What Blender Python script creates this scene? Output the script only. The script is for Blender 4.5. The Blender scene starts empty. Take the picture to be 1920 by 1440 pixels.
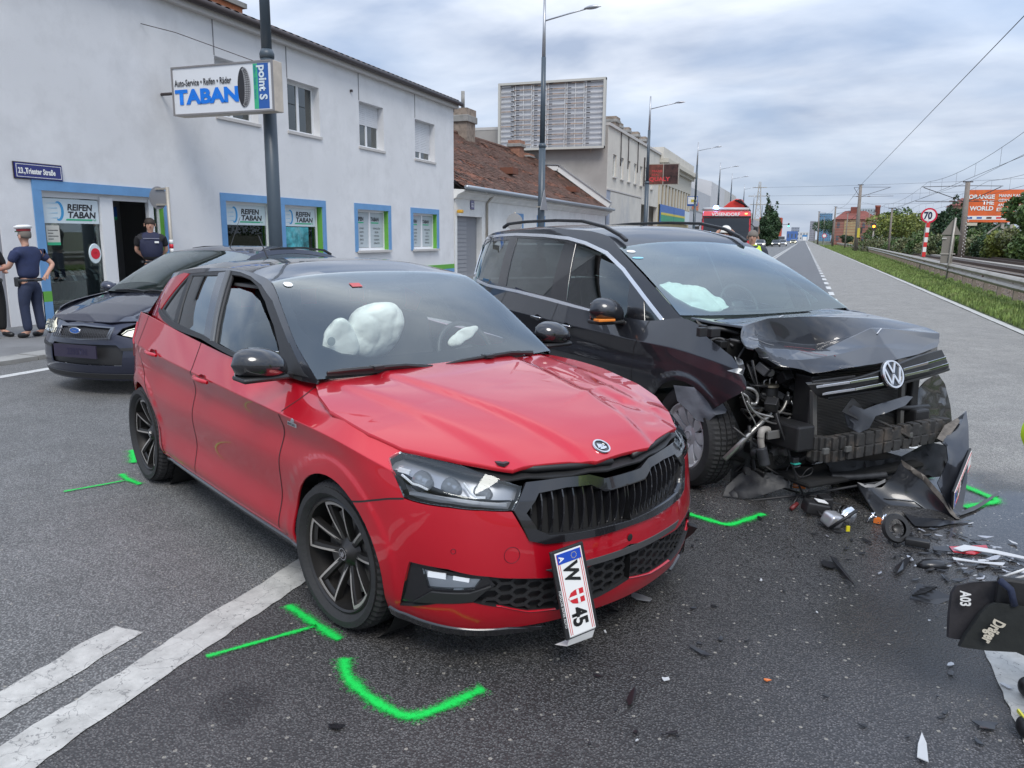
import bpy,math,random
import numpy as np
from mathutils import Vector,Matrix,geometry
from math import sin,cos,pi,radians,sqrt,atan2
RND=random.Random(7)
scn=bpy.context.scene
col=scn.collection
# ---------------------------------------------------------------- camera
CF,CP,CY,CR_,CH=1442.0,.1899,.3555,.0102,1.6153
_fw=np.array([-sin(CY)*cos(CP),cos(CY)*cos(CP),-sin(CP)])
_r0=np.array([cos(CY),sin(CY),0.]);_u0=np.cross(_r0,_fw)
_r=cos(CR_)*_r0+sin(CR_)*_u0;_u=-sin(CR_)*_r0+cos(CR_)*_u0
CAMPOS=np.array([0,0,CH])
cd=bpy.data.cameras.new('camera');cam=bpy.data.objects.new('camera',cd);col.objects.link(cam)
cd.sensor_width=36;cd.lens=36*CF/1920;cd.clip_start=.05;cd.clip_end=6000
cam.matrix_world=Matrix(((_r[0],_u[0],-_fw[0],0),(_r[1],_u[1],-_fw[1],0),(_r[2],_u[2],-_fw[2],CH),(0,0,0,1)))
scn.camera=cam
# ---------------------------------------------------------------- sky and sun
SUN_EL,SUN_AZ=radians(52),radians(150)
w=bpy.data.worlds.new('World');scn.world=w;w.use_nodes=True
nt=w.node_tree;N=nt.nodes;L=nt.links;N.clear()
def wn(t,**k):
 n=N.new(t)
 for a,b in k.items():setattr(n,a,b)
 return n
out=wn('ShaderNodeOutputWorld');bg=wn('ShaderNodeBackground');bg.inputs[1].default_value=1.0
sky=wn('ShaderNodeTexSky',sky_type='NISHITA',sun_disc=False,sun_elevation=SUN_EL,sun_rotation=SUN_AZ,air_density=1.0,dust_density=1.5)
skm=wn('ShaderNodeVectorMath',operation='SCALE');skm.inputs['Scale'].default_value=.10;L.new(sky.outputs[0],skm.inputs[0])
geo=wn('ShaderNodeTexCoord')
sep=wn('ShaderNodeSeparateXYZ');L.new(geo.outputs['Generated'],sep.inputs[0])
zz=wn('ShaderNodeMath',operation='MAXIMUM');zz.inputs[1].default_value=0.0;L.new(sep.outputs[2],zz.inputs[0])
za=wn('ShaderNodeMath',operation='ADD');za.inputs[1].default_value=.20;L.new(zz.outputs[0],za.inputs[0])
dx=wn('ShaderNodeMath',operation='DIVIDE');L.new(sep.outputs[0],dx.inputs[0]);L.new(za.outputs[0],dx.inputs[1])
dy=wn('ShaderNodeMath',operation='DIVIDE');L.new(sep.outputs[1],dy.inputs[0]);L.new(za.outputs[0],dy.inputs[1])
cmb=wn('ShaderNodeCombineXYZ');L.new(dx.outputs[0],cmb.inputs[0]);L.new(dy.outputs[0],cmb.inputs[1])
def wnoise(scale,det,loc,dist=0.):
 mp=wn('ShaderNodeMapping');mp.inputs['Location'].default_value=loc;mp.inputs['Scale'].default_value=(.8,1.1,1);mp.inputs['Rotation'].default_value=(0,0,.5)
 L.new(cmb.outputs[0],mp.inputs[0])
 n=wn('ShaderNodeTexNoise');n.inputs['Scale'].default_value=scale;n.inputs['Detail'].default_value=det;n.inputs['Roughness'].default_value=.5;n.inputs['Distortion'].default_value=dist
 L.new(mp.outputs[0],n.inputs['Vector']);return n
n1=wnoise(.9,5,(3.1,1.7,0),.3);n2=wnoise(2.3,6,(7.7,2.2,0),.2)
r1=wn('ShaderNodeValToRGB');r1.color_ramp.elements[0].position=.36;r1.color_ramp.elements[1].position=.62
L.new(n1.outputs[0],r1.inputs[0])
r2=wn('ShaderNodeValToRGB');r2.color_ramp.elements[0].position=.33;r2.color_ramp.elements[1].position=.70
r2.color_ramp.elements[0].color=(.32,.385,.51,1);r2.color_ramp.elements[1].color=(.70,.745,.82,1)
L.new(n2.outputs[0],r2.inputs[0])
skb=wn('ShaderNodeMixRGB');skb.inputs[0].default_value=.6;skb.inputs[2].default_value=(.29,.42,.66,1);L.new(skm.outputs[0],skb.inputs[1])
cover=wn('ShaderNodeMapRange');cover.inputs[3].default_value=.40;cover.inputs[4].default_value=1.0;L.new(r1.outputs[0],cover.inputs[0])
mx=wn('ShaderNodeMixRGB');L.new(cover.outputs[0],mx.inputs[0]);L.new(skb.outputs[0],mx.inputs[1]);L.new(r2.outputs[0],mx.inputs[2])
# pale band towards the horizon
hz=wn('ShaderNodeMapRange');hz.inputs[1].default_value=0.0;hz.inputs[2].default_value=.20;hz.inputs[3].default_value=.45;hz.inputs[4].default_value=0.;L.new(zz.outputs[0],hz.inputs[0])
mh=wn('ShaderNodeMixRGB');mh.inputs[2].default_value=(.50,.575,.69,1);L.new(hz.outputs[0],mh.inputs[0]);L.new(mx.outputs[0],mh.inputs[1])
ov=wn('ShaderNodeMath',operation='MULTIPLY_ADD');ov.inputs[1].default_value=.95;ov.inputs[2].default_value=.76;L.new(zz.outputs[0],ov.inputs[0])
mo=wn('ShaderNodeVectorMath',operation='SCALE');L.new(mh.outputs[0],mo.inputs[0]);L.new(ov.outputs[0],mo.inputs['Scale'])
L.new(mo.outputs[0],bg.inputs[0]);L.new(bg.outputs[0],out.inputs[0])
sl=bpy.data.lights.new('sun','SUN');sl.energy=1.5;sl.angle=radians(25);sl.color=(1,.96,.9)
so=bpy.data.objects.new('sun',sl);col.objects.link(so)
sd=Vector((sin(SUN_AZ)*cos(SUN_EL),cos(SUN_AZ)*cos(SUN_EL),sin(SUN_EL)))
so.rotation_euler=sd.to_track_quat('Z','Y').to_euler()
vs=scn.view_settings;vs.view_transform='Standard';vs.look='None';vs.exposure=0.58;vs.gamma=1;vs.use_curve_mapping=False
# ---------------------------------------------------------------- helpers
def tag(o,label=None,cat=None,group=None,kind=None):
 for k,v in (('label',label),('category',cat),('group',group),('kind',kind)):
  if v:o[k]=v
 return o
def empty(name,loc=(0,0,0),rz=0,label=None,cat=None,group=None,kind=None):
 o=bpy.data.objects.new(name,None);o.empty_display_size=.2;col.objects.link(o)
 o.location=loc;o.rotation_euler=(0,0,rz);return tag(o,label,cat,group,kind)
def copy_tree(o,parent=None):
 c=o.copy();col.objects.link(c);c.parent=parent
 for ch in list(o.children):
  k=copy_tree(ch,c);k.matrix_parent_inverse=ch.matrix_parent_inverse.copy()
 return c
def mkobj(name,me,m,parent=None,smooth=False,ang=None):
 o=bpy.data.objects.new(name,me);col.objects.link(o)
 if m:me.materials.append(m)
 if smooth:
  me.polygons.foreach_set('use_smooth',[True]*len(me.polygons))
  if ang:me.set_sharp_from_angle(angle=radians(ang))
 if parent:o.parent=parent
 return o
class MB:
 def __init__(s):s.v=[];s.f=[]
 def add(s,vs,fs):
  b=len(s.v);s.v +=[tuple(map(float,p))for p in vs];s.f +=[tuple(b+i for i in f)for f in fs];return s
 def box(s,a,b,M=None):
  x0,y0,z0=a;x1,y1,z1=b
  P=[(x0,y0,z0),(x1,y0,z0),(x1,y1,z0),(x0,y1,z0),(x0,y0,z1),(x1,y0,z1),(x1,y1,z1),(x0,y1,z1)]
  if M:P=[M @ Vector(p)for p in P]
  return s.add(P,[(3,2,1,0),(4,5,6,7),(0,1,5,4),(1,2,6,5),(2,3,7,6),(3,0,4,7)])
 def cbox(s,c,d,M=None):
  return s.box((c[0]-d[0]/2,c[1]-d[1]/2,c[2]-d[2]/2),(c[0]+d[0]/2,c[1]+d[1]/2,c[2]+d[2]/2),M)
 def bar(s,p,q,w,h=None,up=(0,0,1)):
  p=Vector(p);q=Vector(q);h=h or w;d=(q-p);l=d.length;d.normalize();u=Vector(up)
  if abs(d.dot(u))> .98:u=Vector((1,0,0))
  x=d.cross(u).normalized();z=x.cross(d)
  P=[]
  for e in (p,q):
   for i,j in ((-1,-1),(1,-1),(1,1),(-1,1)):P.append(e+x*i*w/2+z*j*h/2)
  return s.add(P,[(3,2,1,0),(4,5,6,7),(0,1,5,4),(1,2,6,5),(2,3,7,6),(3,0,4,7)])
 def tube(s,pts,r,n=8,cap=True):
  pts=[Vector(p)for p in pts];rs=r if isinstance(r,(list,tuple))else [r]*len(pts)
  rings=[];prev=None
  for i,p in enumerate(pts):
   d=(pts[min(i+1,len(pts)-1)]-pts[max(i-1,0)])
   if d.length < 1e-9:d=Vector((0,0,1))
   d.normalize()
   if prev is None:
    a=Vector((0,0,1))if abs(d.z)< .9 else Vector((1,0,0));x=d.cross(a).normalized()
   else:x=(prev-d*prev.dot(d)).normalized()
   prev=x;y=d.cross(x)
   rings.append([p+(x*cos(2*pi*k/n)+y*sin(2*pi*k/n))*rs[i]for k in range(n)])
  V=[v for R in rings for v in R];F=[]
  for i in range(len(pts)-1):
   for k in range(n):F.append((i*n+k,i*n+(k+1)% n,(i+1)*n+(k+1)% n,(i+1)*n+k))
  if cap:F.append(tuple(range(n-1,-1,-1)));F.append(tuple((len(pts)-1)*n+k for k in range(n)))
  return s.add(V,F)
 def lathe(s,prof,axis='z',n=24,M=None,arc=None):
  V=[];F=[];m=len(prof);full=arc is None;steps=n if full else n+1;A=2*pi if full else arc
  for k in range(steps):
   a=A*k/n
   for r,h in prof:
    p=(r*cos(a),r*sin(a),h)if axis == 'z' else ((r*cos(a),h,r*sin(a))if axis == 'y' else (h,r*cos(a),r*sin(a)))
    V.append(M @ Vector(p)if M else p)
  for k in range(n):
   k2=(k+1)% steps
   for i in range(m-1):F.append((k*m+i,k2*m+i,k2*m+i+1,k*m+i+1))
  return s.add(V,F)
 def poly(s,pts,thick,M=None):
  n=len(pts);P=[(p[0],p[1],0)for p in pts]+[(p[0],p[1],thick)for p in pts]
  if M:P=[M @ Vector(p)for p in P]
  return s.add(P,[tuple(range(n-1,-1,-1)),tuple(range(n,2*n))]+[(i,(i+1)% n,n+(i+1)% n,n+i)for i in range(n)])
 def mesh(s,name):
  me=bpy.data.meshes.new(name);me.from_pydata(s.v,[],s.f);me.update();return me
 def build(s,name,m,parent=None,smooth=False,ang=None,bevel=0):
  o=mkobj(name,s.mesh(name),m,parent,smooth,ang)
  if bevel:
   b=o.modifiers.new('b','BEVEL');b.width=bevel;b.segments=2;b.limit_method='ANGLE';b.angle_limit=radians(40)
  return o
def T(x=0,y=0,z=0,rx=0,ry=0,rz=0,s=1):
 return Matrix.Translation((x,y,z))@ Matrix.Rotation(rz,4,'Z')@ Matrix.Rotation(ry,4,'Y')@ Matrix.Rotation(rx,4,'X')@ Matrix.Scale(s,4)
# pixel (1920 x 1440) -> point on a world plane; POSE = (x, y, heading) gives car coordinates
def ray(px,py):
 d=_fw+_r*(px-960)/CF-_u*(py-720)/CF
 return CAMPOS.copy(),d/np.linalg.norm(d)
def tocar(pose,v,vec=False):
 X,Y,t=pose;c,s=cos(t),sin(t);q=v-(0 if vec else np.array([X,Y,0]))
 return np.array([c*q[0]+s*q[1],-s*q[0]+c*q[1],q[2]])
def hit(px,py,axis,val,pose=None):
 c,d=ray(px,py)
 if pose:c=tocar(pose,c);d=tocar(pose,d,True)
 return c+d*((val-c[axis])/d[axis])
def gnd(px,py,z=0):return hit(px,py,2,z)
# ---------------------------------------------------------------- materials
_mats={}
def nmat(name):
 m=bpy.data.materials.new(name);m.use_nodes=True;return m,m.node_tree.nodes,m.node_tree.links,m.node_tree.nodes['Principled BSDF']
def mat(name,c,rough=.6,metal=0,coat=0,spec=.5,var=0.,vs_=6.,bump=0.,bs=60.,emit=0.,dirt=None,ds=3.,world=False):
 if name in _mats:return _mats[name]
 m,N,L,B=nmat(name);_mats[name]=m
 B.inputs['Base Color'].default_value=(*c,1);B.inputs['Roughness'].default_value=rough;B.inputs['Metallic'].default_value=metal
 B.inputs['Coat Weight'].default_value=coat;B.inputs['Coat Roughness'].default_value=.03;B.inputs['Specular IOR Level'].default_value=spec
 if emit:B.inputs['Emission Color'].default_value=(*c,1);B.inputs['Emission Strength'].default_value=emit
 if var or bump or dirt:
  tc=N.new('ShaderNodeTexCoord')
  if world:g=N.new('ShaderNodeNewGeometry');src=g.outputs['Position']
  else:src=tc.outputs['Object']
 if var or dirt:
  n=N.new('ShaderNodeTexNoise');n.inputs['Scale'].default_value=vs_;n.inputs['Detail'].default_value=6;n.inputs['Roughness'].default_value=.65;L.new(src,n.inputs['Vector'])
  r=N.new('ShaderNodeMapRange');r.inputs[1].default_value=.3;r.inputs[2].default_value=.7;r.inputs[3].default_value=1-var;r.inputs[4].default_value=1+var;L.new(n.outputs[0],r.inputs[0])
  mu=N.new('ShaderNodeVectorMath');mu.operation='SCALE';mu.inputs[0].default_value=c;L.new(r.outputs[0],mu.inputs['Scale']);last=mu.outputs[0]
  if dirt:
   n2=N.new('ShaderNodeTexNoise');n2.inputs['Scale'].default_value=ds;n2.inputs['Detail'].default_value=8;n2.inputs['Roughness'].default_value=.7;L.new(src,n2.inputs['Vector'])
   r2=N.new('ShaderNodeMapRange');r2.inputs[1].default_value=.52;r2.inputs[2].default_value=.75;r2.inputs[4].default_value=.8;L.new(n2.outputs[0],r2.inputs[0])
   mi=N.new('ShaderNodeMixRGB');mi.inputs[2].default_value=(*dirt,1);L.new(r2.outputs[0],mi.inputs[0]);L.new(last,mi.inputs[1]);last=mi.outputs[0]
  L.new(last,B.inputs['Base Color'])
  rr=N.new('ShaderNodeMapRange');rr.inputs[3].default_value=max(0,rough-.08);rr.inputs[4].default_value=min(1,rough+.08);L.new(n.outputs[0],rr.inputs[0]);L.new(rr.outputs[0],B.inputs['Roughness'])
 if bump:
  n=N.new('ShaderNodeTexNoise');n.inputs['Scale'].default_value=bs;n.inputs['Detail'].default_value=5;L.new(src,n.inputs['Vector'])
  b=N.new('ShaderNodeBump');b.inputs['Strength'].default_value=bump;b.inputs['Distance'].default_value=.01;L.new(n.outputs[0],b.inputs['Height']);L.new(b.outputs[0],B.inputs['Normal'])
 return m
def glassmat(name,tint=(.75,.85,.82),refl=1.5,film=0.0,filmc=(.35,.45,.45),rough=0.0):
 if name in _mats:return _mats[name]
 m=bpy.data.materials.new(name);m.use_nodes=True;_mats[name]=m
 N=m.node_tree.nodes;L=m.node_tree.links;N.clear()
 o=N.new('ShaderNodeOutputMaterial');tr=N.new('ShaderNodeBsdfTransparent');tr.inputs[0].default_value=(*tint,1)
 gl=N.new('ShaderNodeBsdfGlossy');gl.inputs['Roughness'].default_value=rough;gl.inputs[0].default_value=(.95,1,1,1)
 fr=N.new('ShaderNodeFresnel');fr.inputs[0].default_value=1.5
 ml=N.new('ShaderNodeMath');ml.operation='MULTIPLY';ml.inputs[1].default_value=refl;ml.use_clamp=True;L.new(fr.outputs[0],ml.inputs[0])
 df=N.new('ShaderNodeBsdfDiffuse');df.inputs[0].default_value=(*filmc,1)
 m1=N.new('ShaderNodeMixShader');m1.inputs[0].default_value=film;L.new(tr.outputs[0],m1.inputs[1]);L.new(df.outputs[0],m1.inputs[2])
 m2=N.new('ShaderNodeMixShader');L.new(ml.outputs[0],m2.inputs[0]);L.new(m1.outputs[0],m2.inputs[1]);L.new(gl.outputs[0],m2.inputs[2]);L.new(m2.outputs[0],o.inputs[0])
 return m
def text(s,size,M,m,parent,name='lettering',bold=0.0,sx=1.0,align='LEFT',shear=0.0,sp=1.0):
 cu=bpy.data.curves.new(name,'FONT');cu.body=s;cu.size=size;cu.offset=bold;cu.align_x=align;cu.shear=shear;cu.resolution_u=3;cu.space_character=sp;cu.fill_mode='FRONT'
 o=bpy.data.objects.new(name,cu);me=bpy.data.meshes.new_from_object(o);bpy.data.objects.remove(o)
 me.transform(M @ Matrix.Diagonal((sx,1,1,1)));return mkobj(name,me,m,parent)
# ---------------------------------------------------------------- parametric sheets
class Sheet:
 """fn(u, v) -> (n,3) array; inv() finds the parameters where a pixel's ray meets the sheet"""
 def __init__(s,fn,ur,vr,pose=None):
  s.fn=fn;s.ur=ur;s.vr=vr;s.pose=pose;s.g=None
 def P(s,u,v):return s.fn(np.atleast_1d(np.asarray(u,float)),np.atleast_1d(np.asarray(v,float)))
 def N(s,u,v):
  e=2e-3;u=np.atleast_1d(np.asarray(u,float));v=np.atleast_1d(np.asarray(v,float))
  n=np.cross(s.P(u+e,v)-s.P(u-e,v),s.P(u,v+e)-s.P(u,v-e));return n/(np.linalg.norm(n,axis=1)[:,None]+1e-12)
 def inv(s,px,py):
  c,d=ray(px,py)
  if s.pose:c=tocar(s.pose,c);d=tocar(s.pose,d,True)
  a=np.cross(d,[0,0,1.]);a /= np.linalg.norm(a);b=np.cross(d,a)
  if s.g is None:
   U,V=np.meshgrid(np.linspace(*s.ur,90),np.linspace(*s.vr,50),indexing='ij');U=U.ravel();V=V.ravel();s.g=(U,V,s.P(U,V))
  U,V,G=s.g;q=G-c;dist=(q@a)**2+(q@b)**2;dep=q@d
  k=np.argmin(dist/dep**2+4e-5*dep**2);x=np.array([U[k],V[k]])
  for _ in range(12):
   def F(x):
    q=s.P(x[0],x[1])[0]-c;return np.array([q@a,q@b])
   f0=F(x);e=1e-4;J=np.array([(F(x+[e,0])-f0)/e,(F(x+[0,e])-f0)/e]).T
   try:dxx=np.linalg.solve(J+1e-9*np.eye(2),-f0)
   except Exception:break
   x=x+np.clip(dxx,-.6*np.array([1,1]),.6)
  x[0]=min(max(x[0],s.ur[0]),s.ur[1]);x[1]=min(max(x[1],s.vr[0]),s.vr[1])
  return (float(x[0]),float(x[1]))
 def invs(s,pts):return [s.inv(*p)for p in pts]
def inpoly(P,poly):
 x,y=P[:,0],P[:,1];r=np.zeros(len(P),bool);n=len(poly)
 for i in range(n):
  x0,y0=poly[i];x1,y1=poly[(i+1)% n]
  if y0 == y1:continue
  c=((y0 > y)!=(y1 > y))&(x <(x1-x0)*(y-y0)/(y1-y0)+x0);r ^= c
 return r
def densify(poly,du,dv,closed=True):
 o=[];n=len(poly)
 for i in range(n if closed else n-1):
  a=np.array(poly[i],float);b=np.array(poly[(i+1)% n],float)
  k=max(1,int(math.ceil(max(abs(b[0]-a[0])/du,abs(b[1]-a[1])/dv))))
  for j in range(k):o.append(tuple(a+(b-a)*j/k))
 if not closed:o.append(tuple(poly[-1]))
 return o
def smoothpoly(pts,it=2,closed=True):
 for _ in range(it):
  o=[];n=len(pts)
  for i in range(n if closed else n-1):
   a=pts[i];b=pts[(i+1)% n]
   o +=[(a[0]*.75+b[0]*.25,a[1]*.75+b[1]*.25),(a[0]*.25+b[0]*.75,a[1]*.25+b[1]*.75)]
  if not closed:o=[pts[0]]+o+[pts[-1]]
  pts=o
 return pts
def panel_geo(sh,poly,du,dv,holes=(),rim=.012,off=0.,sign=1,vx=()):
 poly=densify(poly,du,dv);hs=[densify(h,du,dv)for h in holes]
 A=np.array(poly);lo=A.min(0);hi=A.max(0)
 gu=np.arange(lo[0]+du*.5,hi[0],du);gv=np.arange(lo[1]+dv*.5,hi[1],dv)
 G=np.array([(a,b)for a in gu for b in gv])if len(gu)and len(gv)else np.zeros((0,2))
 sc=np.array([1/du,1/dv])
 ex=np.array([(a,b)for b in vx for a in gu])if len(vx)else np.zeros((0,2))
 if len(ex):
  ex=ex[inpoly(ex,poly)];G=G[np.min(np.abs(G[:,1:2]-np.array([vx])),1)> dv*.35];nex=len(ex)
 if len(G):
  k=inpoly(G,poly)
  for h in hs:k &= ~inpoly(G,h)
  G=G[k]
  B=np.array(poly+[p for h in hs for p in h])*sc;Gs=G*sc
  if len(G):
   dmin=np.full(len(G),9.)
   for i in range(0,len(G),2000):dmin[i:i+2000]=np.sqrt(((Gs[i:i+2000,None,:]-B[None])**2).sum(2)).min(1)
   G=G[dmin > .45]
 if len(ex):G=np.vstack([G,ex])
 V=[Vector((p[0]*sc[0],p[1]*sc[1]))for p in poly];E=[(i,(i+1)% len(poly))for i in range(len(poly))]
 for h in hs:
  b=len(V);V +=[Vector((p[0]*sc[0],p[1]*sc[1]))for p in h];E +=[(b+i,b+(i+1)% len(h))for i in range(len(h))]
 V +=[Vector((p[0]*sc[0],p[1]*sc[1]))for p in G]
 vo,eo,fo,_,_,_=geometry.delaunay_2d_cdt(V,E,[],0,1e-5)
 UV=np.array([(v.x,v.y)for v in vo])/sc;F=np.array([f for f in fo if len(f)== 3])
 c=UV[F].mean(1);k=inpoly(c,poly)
 for h in hs:k &= ~inpoly(c,h)
 F=F[k]
 P=sh.P(UV[:,0],UV[:,1]);Nn=sh.N(UV[:,0],UV[:,1])*sign;P=P+Nn*off
 ar=(UV[F[:,1]]-UV[F[:,0]]);br=(UV[F[:,2]]-UV[F[:,0]]);cr=ar[:,0]*br[:,1]-ar[:,1]*br[:,0]
 bad=np.abs(cr)< 1e-12;F=F[~bad];cr=cr[~bad]
 fl=(cr*sign)< 0;F[fl]=F[fl][:,::-1]
 # rim
 cnt={}
 for f in F:
  for i in range(3):
   a,b=int(f[i]),int(f[(i+1)% 3]);cnt[(a,b)]=1
 be=[(a,b)for a,b in cnt if (b,a)not in cnt]
 P=list(P);Nn=list(Nn);F=[tuple(int(i)for i in f)for f in F]
 if rim:
  n0=len(P)
  for a,b in be:
   e=P[b]-P[a];side=np.cross(e,Nn[a]);side=side/(np.linalg.norm(side)+1e-12)
   i=len(P);P +=[P[a],P[b],P[b]-Nn[b]*rim,P[a]-Nn[a]*rim]
   Nn +=[side*.7+Nn[a]*.7,side*.7+Nn[b]*.7,side,side];F.append((i+1,i,i+3,i+2))
 return np.array(P),np.array(Nn),F
def geo_obj(name,P,Nn,F,m,parent):
 used=sorted({i for f in F for i in f});mp={i:k for k,i in enumerate(used)}
 me=bpy.data.meshes.new(name);me.from_pydata([tuple(P[i])for i in used],[],[tuple(mp[i]for i in f)for f in F])
 me.polygons.foreach_set('use_smooth',[True]*len(me.polygons))
 me.normals_split_custom_set_from_vertices([tuple(Nn[i]/(np.linalg.norm(Nn[i])+1e-12))for i in used])
 me.update();return mkobj(name,me,m,parent)
def mir(P,Nn,F):
 k=np.array([1,-1,1.]);return P*k,Nn*k,[tuple(reversed(f))for f in F]
def panel(name,sh,poly,m,parent,du=.04,dv=.04,holes=(),rim=.012,off=0.,sign=1,both=False,join=False,vx=()):
 P,Nn,F=panel_geo(sh,poly,du,dv,holes,rim,off,sign,vx)
 if join:
  P2,N2,F2=mir(P,Nn,F);b=len(P);P=np.vstack([P,P2]);Nn=np.vstack([Nn,N2]);F=F+[tuple(i+b for i in f)for f in F2]
 o=geo_obj(name,P,Nn,F,m,parent)
 if both:P2,N2,F2=mir(P,Nn,F);return o,geo_obj(name,P2,N2,F2,m,parent)
 return o
def gapline(sh,uv,parent,w_=.0035,m=None,both=True,name='panel_gap'):
 a=np.array(densify(uv,.15,.15,False));P=sh.P(a[:,0],a[:,1]);Nn=sh.N(a[:,0],a[:,1]);t=np.gradient(P,axis=0);s=np.cross(t,Nn);s /= np.linalg.norm(s,axis=1)[:,None]+1e-9
 V=np.empty((2*len(P),3));V[0::2]=P+Nn*.0012-s*w_;V[1::2]=P+Nn*.0012+s*w_;F=[(2*i,2*i+1,2*i+3,2*i+2)for i in range(len(P)-1)]
 for k in ((1,-1)if both else (1,)):MB().add(V*np.array([1,k,1]),F).build(name,m or M_seal,parent)
def cr(Pm,P0,P1,P2,f):
 return .5*((2*P0)+(P1-Pm)*f+(2*Pm-5*P0+4*P1-P2)*f*f+(3*P0-Pm-3*P1+P2)*f**3)
def spline1(xs,ys):
 """monotone-ish interpolation through table"""
 xs=np.array(xs,float);ys=np.array(ys,float)
 m=np.gradient(ys,xs)
 d=np.diff(ys)/np.diff(xs)
 for i in range(1,len(xs)-1):m[i]=0 if d[i-1]*d[i]<= 0 and False else (d[i-1]*(xs[i+1]-xs[i])+d[i]*(xs[i]-xs[i-1]))/(xs[i+1]-xs[i-1])
 def f(x):
  x=np.clip(np.asarray(x,float),xs[0]-.3,xs[-1]+.3);k=np.clip(np.searchsorted(xs,x)-1,0,len(xs)-2)
  h=xs[k+1]-xs[k];t=(x-xs[k])/h
  lin=(x < xs[0])|(x > xs[-1])
  tt=np.clip(t,0,1);r=(1+2*tt)*(1-tt)**2*ys[k]+tt*(1-tt)**2*h*m[k]+tt**2*(3-2*tt)*ys[k+1]+tt**2*(tt-1)*h*m[k+1]
  return np.where(x < xs[0],ys[0]+m[0]*(x-xs[0]),np.where(x > xs[-1],ys[-1]+m[-1]*(x-xs[-1]),r))
 return f
def ring_sheet(C,sharp=(),pose=None):
 """C[ns][nt][3] control net; s runs rear centre -> nose centre (y<0), t bottom -> top"""
 C=np.array(C,float);ns,ntt,_=C.shape;k=np.array([1,-1,1.])
 E=np.concatenate([C[2:3]*k,C[1:2]*k,C,C[-2:-1]*k,C[-3:-2]*k])   # mirrored ends
 def colcr(A,v):   # A (n,nt,3) rows per point; v param
  j=np.clip(np.floor(v).astype(int),0,ntt-2);f=v-j;I=np.arange(len(v))
  p0=A[I,j];p1=A[I,j+1]
  pm=A[I,np.maximum(j-1,0)].copy();p2=A[I,np.minimum(j+2,ntt-1)].copy()
  sm=np.isin(j,sharp)|(j == 0);s2=np.isin(j+1,sharp)|(j+1 == ntt-1)
  pm[sm]=2*p0[sm]-p1[sm];p2[s2]=2*p1[s2]-p0[s2]
  f=f[:,None];return cr(pm,p0,p1,p2,f)
 def fn(u,v):
  i=np.clip(np.floor(u).astype(int),0,ns-2);f=(u-i)[:,None,None];i=i+2
  A=cr(E[i-1],E[i],E[i+1],E[i+2],f);return colcr(A,v)
 return Sheet(fn,(0,ns-1),(0,ntt-1),pose)
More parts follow.
